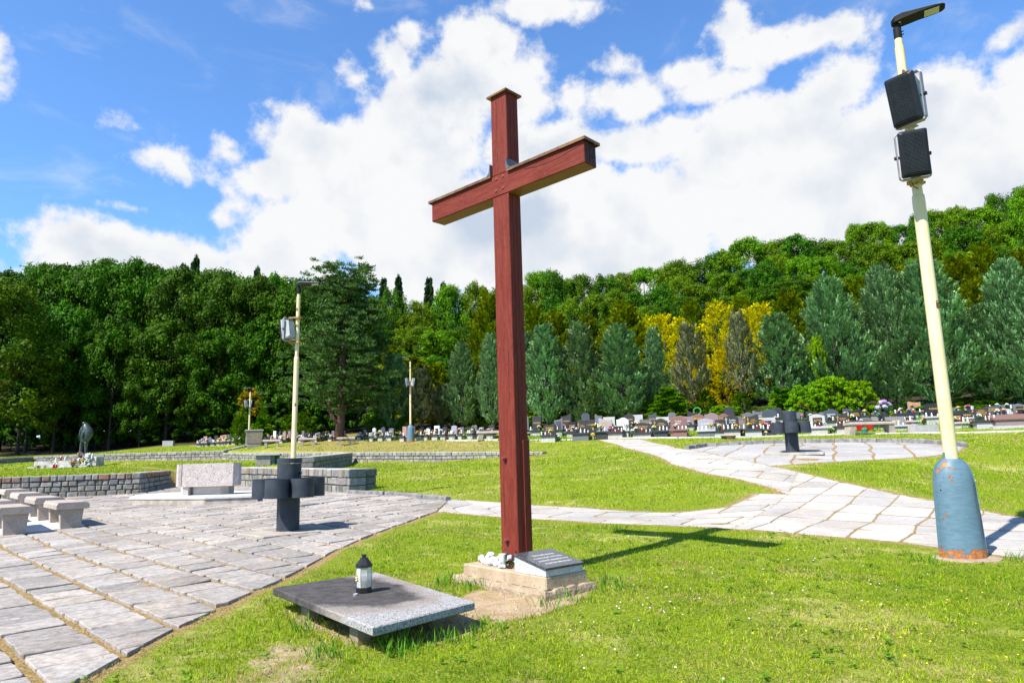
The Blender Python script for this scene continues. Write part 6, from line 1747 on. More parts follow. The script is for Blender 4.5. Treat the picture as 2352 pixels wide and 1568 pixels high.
for px, t, Y, w, lb in ((1618, 895, 46, 32, 'conical fresh green thuja behind the middle graves'), (1530, 885, 45, 34, 'fresh green thuja behind the reddish gravestones'), (700, 945, 49, 30, 'bright green bush right of the second lamp pole'), (665, 950, 50, 24, 'bright green bush left of the second lamp pole'), (548, 955, 49, 22, 'yellow green thuja left of the planter pillar'), (562, 930, 50, 24, 'taller thuja just behind the planter pillar'),
                        (607, 920, 49.5, 17, 'thin yellow green conifer right of the planter pillar'), (1045, 925, 52, 34, 'dark green bush left of the cross behind graves'), (1390, 920, 48, 30, 'green bush under the third juniper'), (1200, 925, 50, 40, 'green bush under the first juniper'), (1280, 930, 50, 40, 'green bush under the second juniper'), (2180, 900, 44, 52, 'green bush left of the right hand juniper foot'), (2260, 905, 43, 48, 'green bush behind the rightmost graves'), (2330, 890, 43, 50, 'leafy bush at the right edge behind graves'), (1110, 930, 51, 30, 'low bush left behind the cross post'), (2090, 920, 44, 40, 'green bush behind the near cream pole'), (1700, 900, 45, 34, 'grey green bush behind the dark blue headstone'), (870, 940, 50, 34, 'yellowish bush in the shade right of the pine'), (930, 955, 49, 26, 'fresh bush behind the distant lamp sleeve')):
    plant('thuja', px, t, Y, w, lb, 'bushes behind the graves')
for px, t, Y, w, lb in ((1533, 888, 43, 62, 'spreading layered green conifer behind the reddish gravestones'), (1790, 888, 42, 52, 'spreading layered conifer left of the bright shrubs'), (600, 958, 48, 30, 'low spreading juniper beside the planter pillar'), (1330, 930, 49, 45, 'dark spreading conifer under the junipers'), (2010, 930, 41, 40, 'dark spreading conifer behind the long bench')):
    plant('low_yew', px, t, Y, w, lb, 'spreading conifers behind the graves')
for px, t, Y, w, lb in ((1845, 884, 41, 46, 'bright round leaved shrub behind the far bin'), (1905, 864, 42, 50, 'largest bright round leaved shrub behind the far bin'), (1968, 872, 41, 42, 'bright round leaved shrub left of the long bench'), (1873, 770, 44.4, 26, 'bright green climber in front of the large juniper'), (1800, 900, 44, 40, 'lower round leaved bush left of the bright shrubs'), (2140, 930, 41, 45, 'leafy shrub behind the near pole and graves'), (2230, 930, 41, 45, 'yellowish leafy shrub behind the right graves'), (2330, 940, 40, 50, 'leafy shrub behind the last graves'), (1240, 930, 50, 45, 'light green bush in the shade beneath the first juniper'), (1400, 905, 50, 50, 'light green bush in the shade beneath the third juniper'), (1100, 905, 53, 50, 'light green bush left of the cross foot line'), (1660, 930, 44, 40, 'green bush behind the middle graves'), (1480, 920, 47, 40, 'green bush left of the spreading conifer'), (600, 970, 49, 32, 'yellow green low bush under the last lamp')):
    plant('shrub', px, t, Y, w, lb, 'shrubs behind the graves')
plant('maple', 575, 888, 51, 26, 'small coppery maple behind the farthest lamp post')
# dark closing hedge of trees behind graves in the shade of the pine
for i in range(16):
    x = 640 + i * 62
    plant('dark_shrub', x, 900 + trg.uniform(-25, 20), 58 + trg.uniform(0, 3), 55, 'shaded bush deep behind the grave rows', 'shaded bushes behind the grave rows')
for i in range(12):
    x = 1600 + i * 75
    plant('dark_shrub', x, 850 + trg.uniform(-25, 20), 53 + trg.uniform(0, 3), 60, 'shaded bush between junipers on the right slope', 'shaded bushes on the right slope')
sb = ground(690, 1052, 39.0)
# remove the unused prototypes
for L in KINDS.values():
    for r in L:
        for ch in list(r.children): bpy.data.objects.remove(ch)
        bpy.data.objects.remove(r)
# ------------------------------------------------------------ graves
def granite(name, c, sp, rough=.45): 
    return mat(name, c, tuple(x * 1.25 for x in c), scale=50, bump=.03, rough=rough, speck=(170, .22, sp), spec=.22)
GM = {'charcoal': granite('charcoal_granite', (.035, .035, .036), (.075, .075, .075)), 'black': granite('black_granite', (.02, .02, .022), (.04, .04, .045), .2), 'grey': granite('grey_granite', (.13, .13, .135), (.2, .2, .2)),
      'bluegrey': granite('blue_grey_granite', (.055, .066, .082), (.1, .115, .13)), 'lilac': granite('lilac_grey_stone', (.30, .29, .33), (.42, .41, .44), .5), 'light': granite('light_granite', (.46, .45, .44), (.32, .31, .3), .6),
      'white': granite('white_marble', (.74, .75, .75), (.62, .63, .64), .5), 'red': granite('red_brown_granite', (.20, .105, .085), (.30, .17, .14)), 'rose': granite('rose_granite', (.38, .21, .17), (.46, .3, .25), .4), 'mauve': granite('mauve_granite', (.235, .165, .165), (.33, .25, .25), .35), 'beige': mat('beige_grave_concrete', (.52, .49, .43), (.44, .41, .35), scale=5, bump=.4)}
GN = {'charcoal': 'charcoal', 'black': 'black', 'grey': 'grey', 'bluegrey': 'blue grey', 'lilac': 'lilac grey', 'light': 'light granite', 'white': 'white', 'red': 'red brown', 'rose': 'rose', 'mauve': 'mauve', 'beige': 'beige'}
M_GTXT = mat('gilded_letters', (.75, .42, .08), (.6, .32, .05), scale=30, rough=.5)
M_WTXT = mat('white_letters', (.75, .75, .74), rough=.6)
def outline(shape, w, h):
    a = w / 2
    if shape == 'rect': return [(-a, 0), (a, 0), (a, h), (-a, h)]
    if shape == 'arch': return [(-a, 0), (a, 0), (a, h * .82)] + [(a * math.cos(t), h * .82 + h * .18 * math.sin(t)) for t in np.linspace(.2, math.pi - .2, 9)] + [(-a, h * .82)]
    if shape == 'wave': return [(-a, 0), (a, 0), (a * 1.0, h * .80)] + [(a - 2 * a * t, h * (.80 + .2 * (math.sin((t - .08) * 4.2) if t < .75 else math.sin(.67 * 4.2) - (t - .75) * .5) * .95)) for t in np.linspace(.05, .97, 11)] + [(-a, h * .84)]
    if shape == 'swave': return [(-a, 0), (a * .9, 0), (a * 1.05, h * .18), (a * .85, h * .45), (a, h * .72), (a, h * .78), (a * .5, h * .76), (0, h * .86), (-a * .5, h * .97), (-a * .8, h), (-a, h * .9)]
    if shape == 'slant': return [(-a, 0), (a, 0), (a, h * .86), (a * .4, h * .84), (-a * .2, h * .88), (-a * .75, h), (-a, h * .93)]
    if shape == 'slantr': return [(-a, 0), (a, 0), (a, h * .93), (a * .7, h), (a * .1, h * .88), (-a * .5, h * .84), (-a, h * .86)]
    if shape == 'heart': return [(-a * .7, 0), (a * .7, 0), (a, h * .35), (a * 1.0, h * .65), (a * .72, h * .92), (a * .3, h * 1.0), (-a * .3, h), (-a * .75, h * .93), (-a, h * .68), (-a * .97, h * .35)]
    if shape == 'gable': return [(-a, 0), (a, 0), (a, h * .84), (-a * .1, h), (-a, h * .86)]
    if shape == 'notch': return [(-a, 0), (a, 0), (a, h * .9), (a * .5, h * .9), (a * .3, h), (-a * .3, h), (-a * .5, h * .9), (-a, h * .9)]
    return [(-a, 0), (a, 0), (a, h), (-a, h)]
def extr(mb, P, y0, y1, M=None, bev=.012):
    n = len(P); cx = sum(p[0] for p in P) / n; cz = sum(p[1] for p in P) / n
    Pi = [(x + math.copysign(min(bev, abs(cx - x)), cx - x), z + math.copysign(min(bev, abs(cz - z)), cz - z) if z > .001 else z) for x, z in P]
    v = [(x, y0, z) for x, z in Pi] + [(x, y0 + bev, z) for x, z in P] + [(x, y1, z) for x, z in P]
    if M is not None: v = [tuple(M @ Vector(p)) for p in v]
    mb.add(v, [tuple(range(n)), tuple(range(2 * n, 3 * n))[::-1]] + [(r * n + (i + 1) % n, r * n + i, (r + 1) * n + i, (r + 1) * n + (i + 1) % n) for r in range(2) for i in range(n)])
TXT = {}
def ins_mesh(body, m, size):
    k = (body, m.name, size)
    if k not in TXT: TXT[k] = text('inscription', body, size, m, extrude=.003); TXT[k].parent = None
    return TXT[k]
used_txt = set()
def inscribe(root, body, m, size, loc, tiltx=rad(90), wmax=None):
    t = ins_mesh(body, m, size)
    if t.name in used_txt:
        t = t.copy(); COL.objects.link(t)
    used_txt.add(t.name)
    s = 1.0
    if wmax and t.dimensions.x > 0: 
        w = max(v.co.x for v in t.data.vertices) - min(v.co.x for v in t.data.vertices); s = min(1, wmax / max(w, .01))
    t.parent = root; t.location = loc; t.rotation_euler = (tiltx, 0, 0); t.scale = (s, s, 1)
GY_ = rad(-17)
SPOTS = []
def grave(px, ytop, ybase, Y, wpx, col, shape, label, hs=None, basec='charcoal', plinth='beige', wb=None, txt=None, tcol='gold', yaw=GY_, depth=1.5, cross=False, tilt=0.0, inset=None, short='', items=True):
    """ytop/ybase: pixel rows of the headstone top and of the ground line at the front plinth"""
    k = Y / FPX
    b = at_y(px, ybase, Y); t = at_y(px, ytop, Y)
    x = float(b[0]); g = Hs(x, Y)
    H_ = float(t[2]) - g; w = wpx * k * 1.02
    ph = min(.46, H_ * .36) if hs is None else hs
    root = thing('gravestone', label, 'gravestone', (x, Y, g), yaw, 'gravestones of the cemetery')
    hh = H_ - ph
    wbb = (wb * k) if wb else w * 1.25
    mb = MB(); mb.box(-wbb * .42, wbb * .42, -.28, .28, -.25, ph - .085, .01); mb.build('plinth', GM[plinth], root)
    mb = MB(); mb.box(-wbb / 2, wbb / 2, -.36, .42, ph - .084, ph, .008); mb.build('ledge', GM[basec], root)
    if depth > 0:
        mb = MB(); mb.box(-wbb * .42, wbb * .42, .29, depth, -.25, ph * .55, .01); mb.build('grave_cover', GM[basec], root)
    mb = MB(); M_ = Matrix.Translation((0, .12, ph + .001)) @ Matrix.Rotation(-tilt, 4, 'X')
    extr(mb, outline(shape, w, hh / max(math.cos(tilt), .3)), 0, .12, M_)
    hsn = mb.build('headstone', GM[col], root)
    R_ = rad(90) - tilt
    if inset:
        mb = MB(); extr(mb, [(-w * .3, hh * .08), (w * .3, hh * .08), (w * .3, hh * .72), (-w * .3, hh * .72)], -.012, .001, M_, .004); mb.build('dark_tablet', GM[inset], root)
    if txt:
        m = M_GTXT if tcol == 'gold' else M_WTXT
        o_ = -.017 if inset else -.005
        p = M_ @ Vector((w * (.08 if cross else 0), o_, hh * (.52 if not inset else .48)))
        inscribe(hsn, txt, m, .11, tuple(p), R_, w * (.55 if (cross or inset) else .74))
        if cross:
            mb = MB(); cx = -w * .33; ch = hh * .5
            mb.box(cx - .011, cx + .011, -.012, -.004, hh * .3, hh * .3 + ch, M=M_).box(cx - .06, cx + .06, -.012, -.004, hh * .3 + ch * .68, hh * .3 + ch * .68 + .022, M=M_); mb.build('engraved_cross', m, hsn)
    SPOTS.append(dict(px=px, Y=Y, x=x, g=g, ph=ph, w=wbb, yaw=yaw, short=short or label, items=items, k=k))
    return root
R1 = [  # px, top, base, Y, w, colour, shape, label, options
 (1181, 960, 1009, 38.6, 22, 'white', 'wave', 'white framed wavy headstone just right of the cross post', dict(inset='grey', basec='bluegrey', short='the white framed stone by the cross', Y2=0)),
 (1185 + 10, 974, 1009, 37.6, 17, 'bluegrey', 'slantr', 'small blue grey headstone in front of the white framed one by the cross', dict(txt='VAŇOVÁ', short='the small blue grey stone by the cross')),
 (1262, 972, 1010, 37.2, 28, 'charcoal', 'slantr', 'charcoal headstone with wavy right shoulder over a pale plinth, right of the cross', dict(txt='RODINA\nKUBOVÁ', plinth='beige', wb=38, short='the charcoal stone with wavy shoulder')),
 (1283, 960, 1005, 40.0, 20, 'grey', 'slantr', 'tall grey slanted headstone behind the first charcoal one', dict(inset='bluegrey', short='the tall grey slanted stone', items=False)),
 (1314, 968, 1006, 39.0, 18, 'black', 'rect', 'black headstone with gold lines behind yellow flowers', dict(txt='RODINA\nHUDÁK', short='the black stone behind yellow flowers')),
 (1336, 964, 1009, 36.8, 21, 'charcoal', 'rect', 'narrow charcoal headstone with gold cross and grey plinth', dict(txt='ADAM\nKUKUČOVÁ\n1933 - 1997', plinth='grey', cross=True, wb=44, short='the narrow charcoal stone with gold cross')),
 (1357, 963, 1006, 38.6, 18, 'charcoal', 'rect', 'charcoal headstone with an oval white portrait', dict(txt='RODINA', short='the stone with oval portrait', items=False)),
 (1391, 959, 1007, 36.6, 30, 'lilac', 'slant', 'lilac grey headstone sweeping up to the left with gold lettering', dict(txt='RODINA\nVAŇOVÁ\n1931 - 1998', basec='charcoal', plinth='charcoal', wb=48, short='the lilac grey sweeping stone')),
 (1400, 957, 1002, 40.4, 26, 'beige', 'rect', 'plain pale concrete back stone behind the lilac grey one', dict(short='the plain pale back stone', items=False)),
 (1415, 978, 1008, 36.4, 30, 'charcoal', 'rect', 'low dark grave block with flower pot left of the white headstone', dict(hs=.34, short='the low dark block')),
 (1431, 958, 1005, 37.0, 27, 'white', 'wave', 'white marble headstone with grey lettering', dict(txt='GABRIELA\nFAKANOVÁ', tcol='gold', basec='light', plinth='beige', short='the white marble stone')),
 (1476, 970, 1008, 35.8, 36, 'charcoal', 'heart', 'rounded heart shaped charcoal headstone on a tall beige plinth', dict(txt='MILAN FERKULA\n1937 - 1997', wb=48, short='the rounded heart shaped stone')),
 (1484, 961, 1003, 39.4, 26, 'grey', 'slant', 'grey headstone behind the heart shaped one', dict(txt='RODINA', short='the grey stone behind the heart', items=False)),
 (1517, 960, 1007, 35.6, 34, 'charcoal', 'wave', 'charcoal headstone with a gold cross figure left of the red brown one', dict(txt='RODINA\nKOLLÁROVÁ', cross=True, basec='charcoal', plinth='charcoal', wb=42, short='the charcoal stone with gold cross figure')),
 (1524, 957, 1002, 39.4, 28, 'beige', 'rect', 'blank pale slab behind the charcoal cross figure stone', dict(short='the blank pale slab', items=False)),
 (1560, 954, 1007, 35.4, 36, 'red', 'wave', 'red brown headstone with white lettering on a red brown plinth', dict(txt='Rodina\nBaláž', tcol='white', basec='red', plinth='red', wb=44, short='the red brown stone')),
 (1578, 953, 1001, 39.6, 34, 'mauve', 'slant', 'mauve rough back stone right of the red brown headstone', dict(short='the mauve back stone', items=False)),
 (1606, 950, 1000, 40.0, 28, 'red', 'wave', 'dark red headstone low in the back row', dict(txt='RODINA', short='the dark red back row stone', items=False)),
 (1623, 960, 1006, 35.0, 34, 'lilac', 'gable', 'pale lilac headstone with a carved cross and grey plinth', dict(txt='RODINA', tcol='white', basec='light', plinth='grey', wb=42, short='the pale lilac carved stone')),
 (1637, 947, 1000, 39.2, 30, 'mauve', 'wave', 'tall mauve headstone in the back row behind the lilac one', dict(short='the tall mauve stone', items=False)),
 (1664, 949, 999, 39.6, 26, 'red', 'wave', 'dark red back headstone with orange flowers', dict(txt='RODINA', short='the dark red stone with orange flowers', items=False)),
 (1659, 963, 1007, 34.8, 26, 'charcoal', 'rect', 'upright charcoal headstone with thin gold cross over a pale plinth', dict(txt='RODINA\nVARGOVÁ', cross=True, plinth='light', wb=38, short='the upright charcoal stone')),
 (1694, 955, 1000, 39.0, 22, 'red', 'arch', 'small dark red arched stone behind the wreath', dict(short='the dark red arched stone', items=False)),
 (1699, 957, 1006, 34.5, 36, 'grey', 'notch', 'broad grey headstone with gold cross and two black lanterns', dict(txt='RODINA\nOLÁHOVÁ', cross=True, basec='charcoal', plinth='grey', wb=52, short='the broad grey stone')),
 (1716, 972, 999, 37.2, 46, 'beige', 'rect', 'long pale low wall grave behind the broad grey headstone', dict(hs=.3, short='the long pale low grave', items=False)),
 (1754, 960, 1004, 34.3, 40, 'charcoal', 'swave', 'charcoal headstone with S shaped right side and gold text', dict(txt='JOZEF\nKUČEROVÁ\nMÁRIA', basec='charcoal', plinth='charcoal', hs=.28, wb=50, short='the S shaped charcoal stone')),
 (1770, 938, 990, 38.0, 34, 'bluegrey', 'wave', 'tall smooth blue grey headstone in the second row', dict(short='the tall blue grey stone', items=False)),
 (1789, 935, 986, 41.0, 20, 'charcoal', 'arch', 'charcoal arched stone peeping over the blue grey one', dict(short='the peeping charcoal arch', items=False)),
 (1683 + 3, 0, 0, 0, 0, '', '', '', None),
 (1682, 948, 1002, 33.8, 58, 'charcoal', 'wave', 'large dark headstone', None),
]
for px, t, b, Y, w, c, sh, lb, o in R1:
    if o is None: continue
    o = dict(o); o.pop('Y2', None)
    grave(px, t, b, Y, w, c, sh, lb, **o)
R2 = [
 (1682, 951, 1002, 33.8, 31, 'charcoal', 'wave', 'large charcoal headstone with a tall thin white cross', dict(txt='Rodina\nHudák', tcol='white', cross=True, wb=40, short='the stone with tall white cross')),
]
def z5(zx): return 1665.2 + zx * .292
def z5y(zy): return 890 + zy * .292
for px, t, b, Y, w, c, sh, lb, o in (
 (z5(58), z5y(206), z5y(382), 33.6, 32, 'charcoal', 'wave', 'large charcoal headstone with a tall thin white cross', dict(txt='Rodina\nHudák', tcol='white', cross=True, wb=42, short='the stone with tall white cross')),
 (z5(225), z5y(207), z5y(382), 33.2, 28, 'charcoal', 'slantr', 'charcoal headstone full of gold text on a light grey plinth left of the far bin', dict(txt='RODINA\nKORDOVÁ\nJOZEF 1919 - 1987\nANNA\nLADISLAV', cross=True, plinth='light', wb=42, short='the charcoal stone full of gold text')),
 (z5(268), z5y(176), z5y(345), 37.5, 21, 'grey', 'slant', 'grey headstone high in the back row left of the far bin', dict(txt='RODINA', tcol='white', short='the grey back row stone', items=False)),
 (z5(350), z5y(235), z5y(372), 34.5, 31, 'light', 'rect', 'wide light granite headstone with grey lines behind the far bin', dict(txt='LUKÁŠ JOCHEC', tcol='gold', plinth='charcoal', short='the wide light granite stone')),
 (z5(742), z5y(206), z5y(378), 32.8, 32, 'light', 'gable', 'light gabled headstone with a dark tablet right of the far bin', dict(inset='black', txt='RODINA\n1935 - 1998', basec='light', wb=40, short='the gabled light stone')),
 (z5(852), z5y(165), z5y(345), 36.5, 30, 'bluegrey', 'wave', 'dark blue rough headstone with white flowers in the second row', dict(txt='RODINA', tcol='white', short='the dark blue rough stone', items=False)),
 (z5(935), z5y(195), z5y(376), 32.6, 25, 'charcoal', 'slantr', 'grey black headstone with gold cross between the far bin and the bench', dict(txt='JÁN ŽIDAN\nHELENA', cross=True, wb=36, short='the grey black stone by the bench')),
 (z5(1040), z5y(167), z5y(345), 36.0, 25, 'black', 'slantr', 'tall black headstone behind the left end of the long bench', dict(txt='RODINA\nKLENOVÁ', short='the tall black stone behind the bench', items=False)),
 (z5(1232), z5y(222), z5y(360), 34.0, 30, 'grey', 'rect', 'low tilted grey headstone behind the violet bouquet', dict(txt='RODINA', tilt=rad(28), short='the low tilted grey stone')),
 (z5(1362), z5y(224), z5y(365), 33.0, 40, 'grey', 'rect', 'slanted light sided headstone right of the violet bouquet', dict(txt='RODINA', tilt=rad(24), basec='light', short='the slanted light sided stone')),
 (z5(1452), z5y(194), z5y(340), 35.0, 36, 'black', 'rect', 'slanted black headstone with one bright gold name', dict(txt='RODINA ŠEBESTOVÁ', tilt=rad(26), basec='light', short='the slanted black stone')),
 (z5(1508), z5y(106), z5y(260), 42.0, 26, 'rose', 'slant', 'rose red headstone standing high in the back row', dict(txt='RODINA\nBARTOVÁ', short='the high rose red stone', items=False)),
 (z5(1668), z5y(108), z5y(318), 34.5, 38, 'black', 'slantr', 'big black headstone half hidden behind the near cream pole', dict(txt='RODINA', basec='light', plinth='beige', wb=52, short='the big black stone by the pole')),
 (z5(1845), z5y(195), z5y(360), 32.6, 32, 'black', 'rect', 'low slanted black headstone with gold text right of the near pole', dict(txt='RODINA\nFERENC', tilt=rad(24), basec='light', short='the low slanted stone right of the pole')),
 (z5(1925), z5y(192), z5y(335), 35.5, 42, 'black', 'rect', 'wide low black stone behind the slanted one right of the pole', dict(txt='RODINA', tilt=rad(24), basec='light', short='the wide low black stone', items=False)),
 (z5(2048), z5y(148), z5y(355), 31.6, 28, 'charcoal', 'slantr', 'tall charcoal headstone covered with gold text near the right edge', dict(txt='RODINA\nMilan Antonová\nmanžel František\n1937 - 2006\n1940 - 2014', plinth='light', wb=44, short='the tall charcoal stone near the right edge')),
 (z5(2140), z5y(132), z5y(320), 34.5, 27, 'bluegrey', 'slantr', 'blue grey headstone behind the tall charcoal one near the right edge', dict(txt='ROZÁLIA\nPATINOVÁ', short='the blue grey stone near the right edge', items=False)),
 (z5(2225), z5y(165), z5y(300), 36.0, 26, 'beige', 'arch', 'rough pale stone in the back near the right edge', dict(short='the rough pale back stone', items=False)),
 (z5(2350), z5y(122), z5y(320), 34.0, 24, 'grey', 'gable', 'grey gabled headstone with dark tablet at the right edge', dict(inset='black', txt='RODINA', short='the gabled stone at the right edge', items=False)),
 (z5(180), z5y(300), z5y(368), 34.6, 16, 'charcoal', 'rect', 'low dark stone between the white cross stone and the next', dict(hs=.2, short='the low dark stone', items=False)),
 (z5(40), z5y(150), z5y(300), 42.0, 22, 'charcoal', 'arch', 'dark arched stone high behind the white cross stone', dict(short='the high dark arch', items=False)),
 (z5(1120), z5y(235), z5y(360), 35.0, 24, 'grey', 'arch', 'small grey arched stone behind the middle of the long bench', dict(short='the small grey arch', items=False)),
 (z5(780), z5y(190), z5y(330), 39.0, 22, 'grey', 'wave', 'grey wavy stone far behind the gabled one', dict(short='the far grey wavy stone', items=False))):
    grave(px, t, b, Y, w, c, sh, lb, **o)
BK = [(1205, 950, 'grey'), (1232, 955, 'charcoal'), (1300, 950, 'charcoal'), (1345, 948, 'bluegrey'), (1375, 950, 'grey'), (1446, 948, 'charcoal'), (1465, 952, 'light'), (1500, 947, 'bluegrey'), (1545, 946, 'grey'), (1592, 943, 'charcoal'), (1720, 946, 'grey'), (1738, 950, 'mauve'), (1812, 940, 'light'), (1838, 946, 'grey'), (1868, 944, 'charcoal'), (1918, 940, 'grey'), (1950, 938, 'bluegrey'), (1985, 944, 'charcoal'), (2020, 946, 'grey'), (2070, 938, 'charcoal'), (2100, 936, 'grey'), (2128, 940, 'bluegrey'), (2168, 934, 'charcoal'), (2200, 936, 'grey'), (2235, 930, 'light'), (2290, 932, 'charcoal'), (2325, 928, 'grey')]
for i, (px, t, c) in enumerate(BK):
    Y = 41.5 - (px - 1200) / 1150 * 3.5
    wd9 = ['', 'twenty first', 'twenty second', 'twenty third', 'twenty fourth', 'twenty fifth', 'twenty sixth', 'twenty seventh']
    on = ('first second third fourth fifth sixth seventh eighth ninth tenth eleventh twelfth thirteenth fourteenth fifteenth sixteenth seventeenth eighteenth nineteenth twentieth'.split() + wd9[1:])[i]
    grave(px, t, 985, Y, [17, 21, 24, 19][i % 4], c, ('wave', 'rect', 'slantr', 'arch', 'slant')[i % 5], f'{GN[c]} headstone, {on} from the cross post in the rearmost row', short=f'the {on} rearmost stone', items=False, depth=1.0, hs=.3, txt='RODINA' if c in ('charcoal', 'bluegrey') else None)
# flat tomb at the right
x, y, z = ground(z5(2280), z5y(345), 31.0)
tb = thing('tomb', 'low reddish flat tomb at the right edge of the grave row', 'tomb', (x, y, z), GY_)
mb = MB(); mb.box(-.95, 1.0, -.45, .6, -.1, .07, .01); mb.build('step', GM['light'], tb)
mb = MB(); mb.box(-.8, .9, -.35, .5, .071, .33, .01); mb.build('chest', GM['mauve'], tb)
mb = MB(); mb.prism([(-.88, -.42), (.95, -.42), (.95, .55), (-.88, .55)], .331, .40, z1f=lambda x_, y_: .39 + (y_ + .42) * .22); mb.build('lid', GM['red'], tb)
# left rows (around and beyond the distant lamp)
def zB(zx): return 574.2 + zx * .3174
LROW = [(890, 1285, 25, 'white', 'notch', 'small white notched headstone left of the distant lamp group'), (955, 1277, 34, 'bluegrey', 'wave', 'blue grey wavy headstone at the left of the lamp group'), (1015, 1288, 38, 'grey', 'arch', 'grey arched headstone before the pine shade'),
        (1112, 1276, 32, 'rose', 'rect', 'rose headstone just left of the distant lamp sleeve'), (1175, 1276, 28, 'grey', 'rect', 'grey headstone behind the distant lamp sleeve'), (1233, 1277, 34, 'black', 'slantr', 'black headstone with gold lines right of the distant lamp'), (1290, 1278, 26, 'charcoal', 'rect', 'charcoal back headstone right of the black one'),
        (1284, 1290, 24, 'white', 'notch', 'small white headstone with dark lettering right of the lamp'), (1347, 1270, 40, 'white', 'rect', 'white framed headstone with dark tablet left of the long bench'), (1405, 1275, 36, 'charcoal', 'notch', 'charcoal headstone with gold lines near the white framed one'), (1472, 1268, 42, 'lilac', 'arch', 'pale lilac arched headstone left of the long hidden bench'),
        (1530, 1280, 26, 'grey', 'rect', 'small grey headstone behind a flower heap'), (1603, 1275, 36, 'bluegrey', 'wave', 'blue grey headstone with lilac flowers'), (1625, 1262, 28, 'grey', 'wave', 'grey wavy back headstone left of the cross'), (1672, 1280, 34, 'grey', 'rect', 'grey rectangular headstone above the long hidden bench'), (1745, 1258, 44, 'charcoal', 'wave', 'charcoal headstone with gold lines left of the cross post')]
for i, (zx, zt, w, c, sh, lb) in enumerate(LROW):
    back = 'back' in lb or i in (4,)
    Y = (44.5 if zx < 1100 else 43.2) + (2.5 if back else 0) - max(0, zx - 1300) / 500 * 3
    grave(zB(zx), 574.2 + zt * .3174, 1009 if not back else 1003, Y, w * .3174, c, sh, lb, txt='RODINA' if c in ('black', 'charcoal') else None, inset='charcoal' if 'framed' in lb else None, short='the ' + lb.split(' headstone')[0] + ' stone' + lb.split('headstone')[1], depth=1.2, hs=.32)
LFAR = [(22, 1296, 26, 'rose'), (38, 1290, 24, 'grey'), (86, 1322, 20, 'white'), (118, 1330, 18, 'rose'), (168, 1308, 22, 'white'), (205, 1310, 16, 'bluegrey'), (238, 1306, 26, 'rose'), (276, 1305, 24, 'mauve'), (330, 1310, 20, 'grey'), (375, 1307, 20, 'grey'), (395, 1318, 18, 'charcoal'), (432, 1310, 24, 'charcoal'), (488, 1318, 22, 'grey'), (520, 1310, 18, 'charcoal'), (560, 1306, 20, 'charcoal'), (592, 1305, 26, 'grey'), (628, 1315, 18, 'grey'), (668, 1306, 22, 'lilac'), (800, 1310, 22, 'black'), (845, 1312, 26, 'black')]
ords = ['first', 'second', 'third', 'fourth', 'fifth', 'sixth', 'seventh', 'eighth', 'ninth', 'tenth', 'eleventh', 'twelfth', 'thirteenth', 'fourteenth', 'fifteenth', 'sixteenth', 'seventeenth', 'eighteenth', 'nineteenth', 'twentieth']
for i, (zx, zt, w, c) in enumerate(LFAR):
    if zx < 60: continue
    lb = f'small {GN[c]} headstone, {ords[i - 2]} from the planter pillar towards the pine'
    grave(zB(zx), 574.2 + zt * .3174, 1011, 46.5 + (i % 3) * 1.0, w * .3174, c, ('rect', 'arch', 'wave', 'notch')[i % 4], lb, short=f'the {ords[i - 2]} small stone right of the pillar', depth=1.0, hs=.26)
LL = [(330, 600, 'grey'), (385, 556, 'rose'), (488, 570, 'grey'), (640, 540, 'charcoal'), (775, 535, 'rose'), (845, 520, 'rose'), (915, 512, 'grey'), (995, 508, 'grey'), (1128, 520, 'charcoal'), (1190, 518, 'grey'), (1265, 525, 'grey')]
for i, (zx, zt, c) in enumerate(LL):
    px = (750 + zx / 5.88) / 1.7415; yt = (1650 + zt / 5.88) / 1.7415
    lb = f'small {GN[c]} headstone, {ords[i]} from the left in the farthest left row'
    grave(px, yt, 1016 - i * .5, 50.5, 9.5, c, ('rect', 'rect', 'notch', 'rect')[i % 4], lb, short=f'the {ords[i]} stone of the farthest left row', depth=.9, hs=.22)

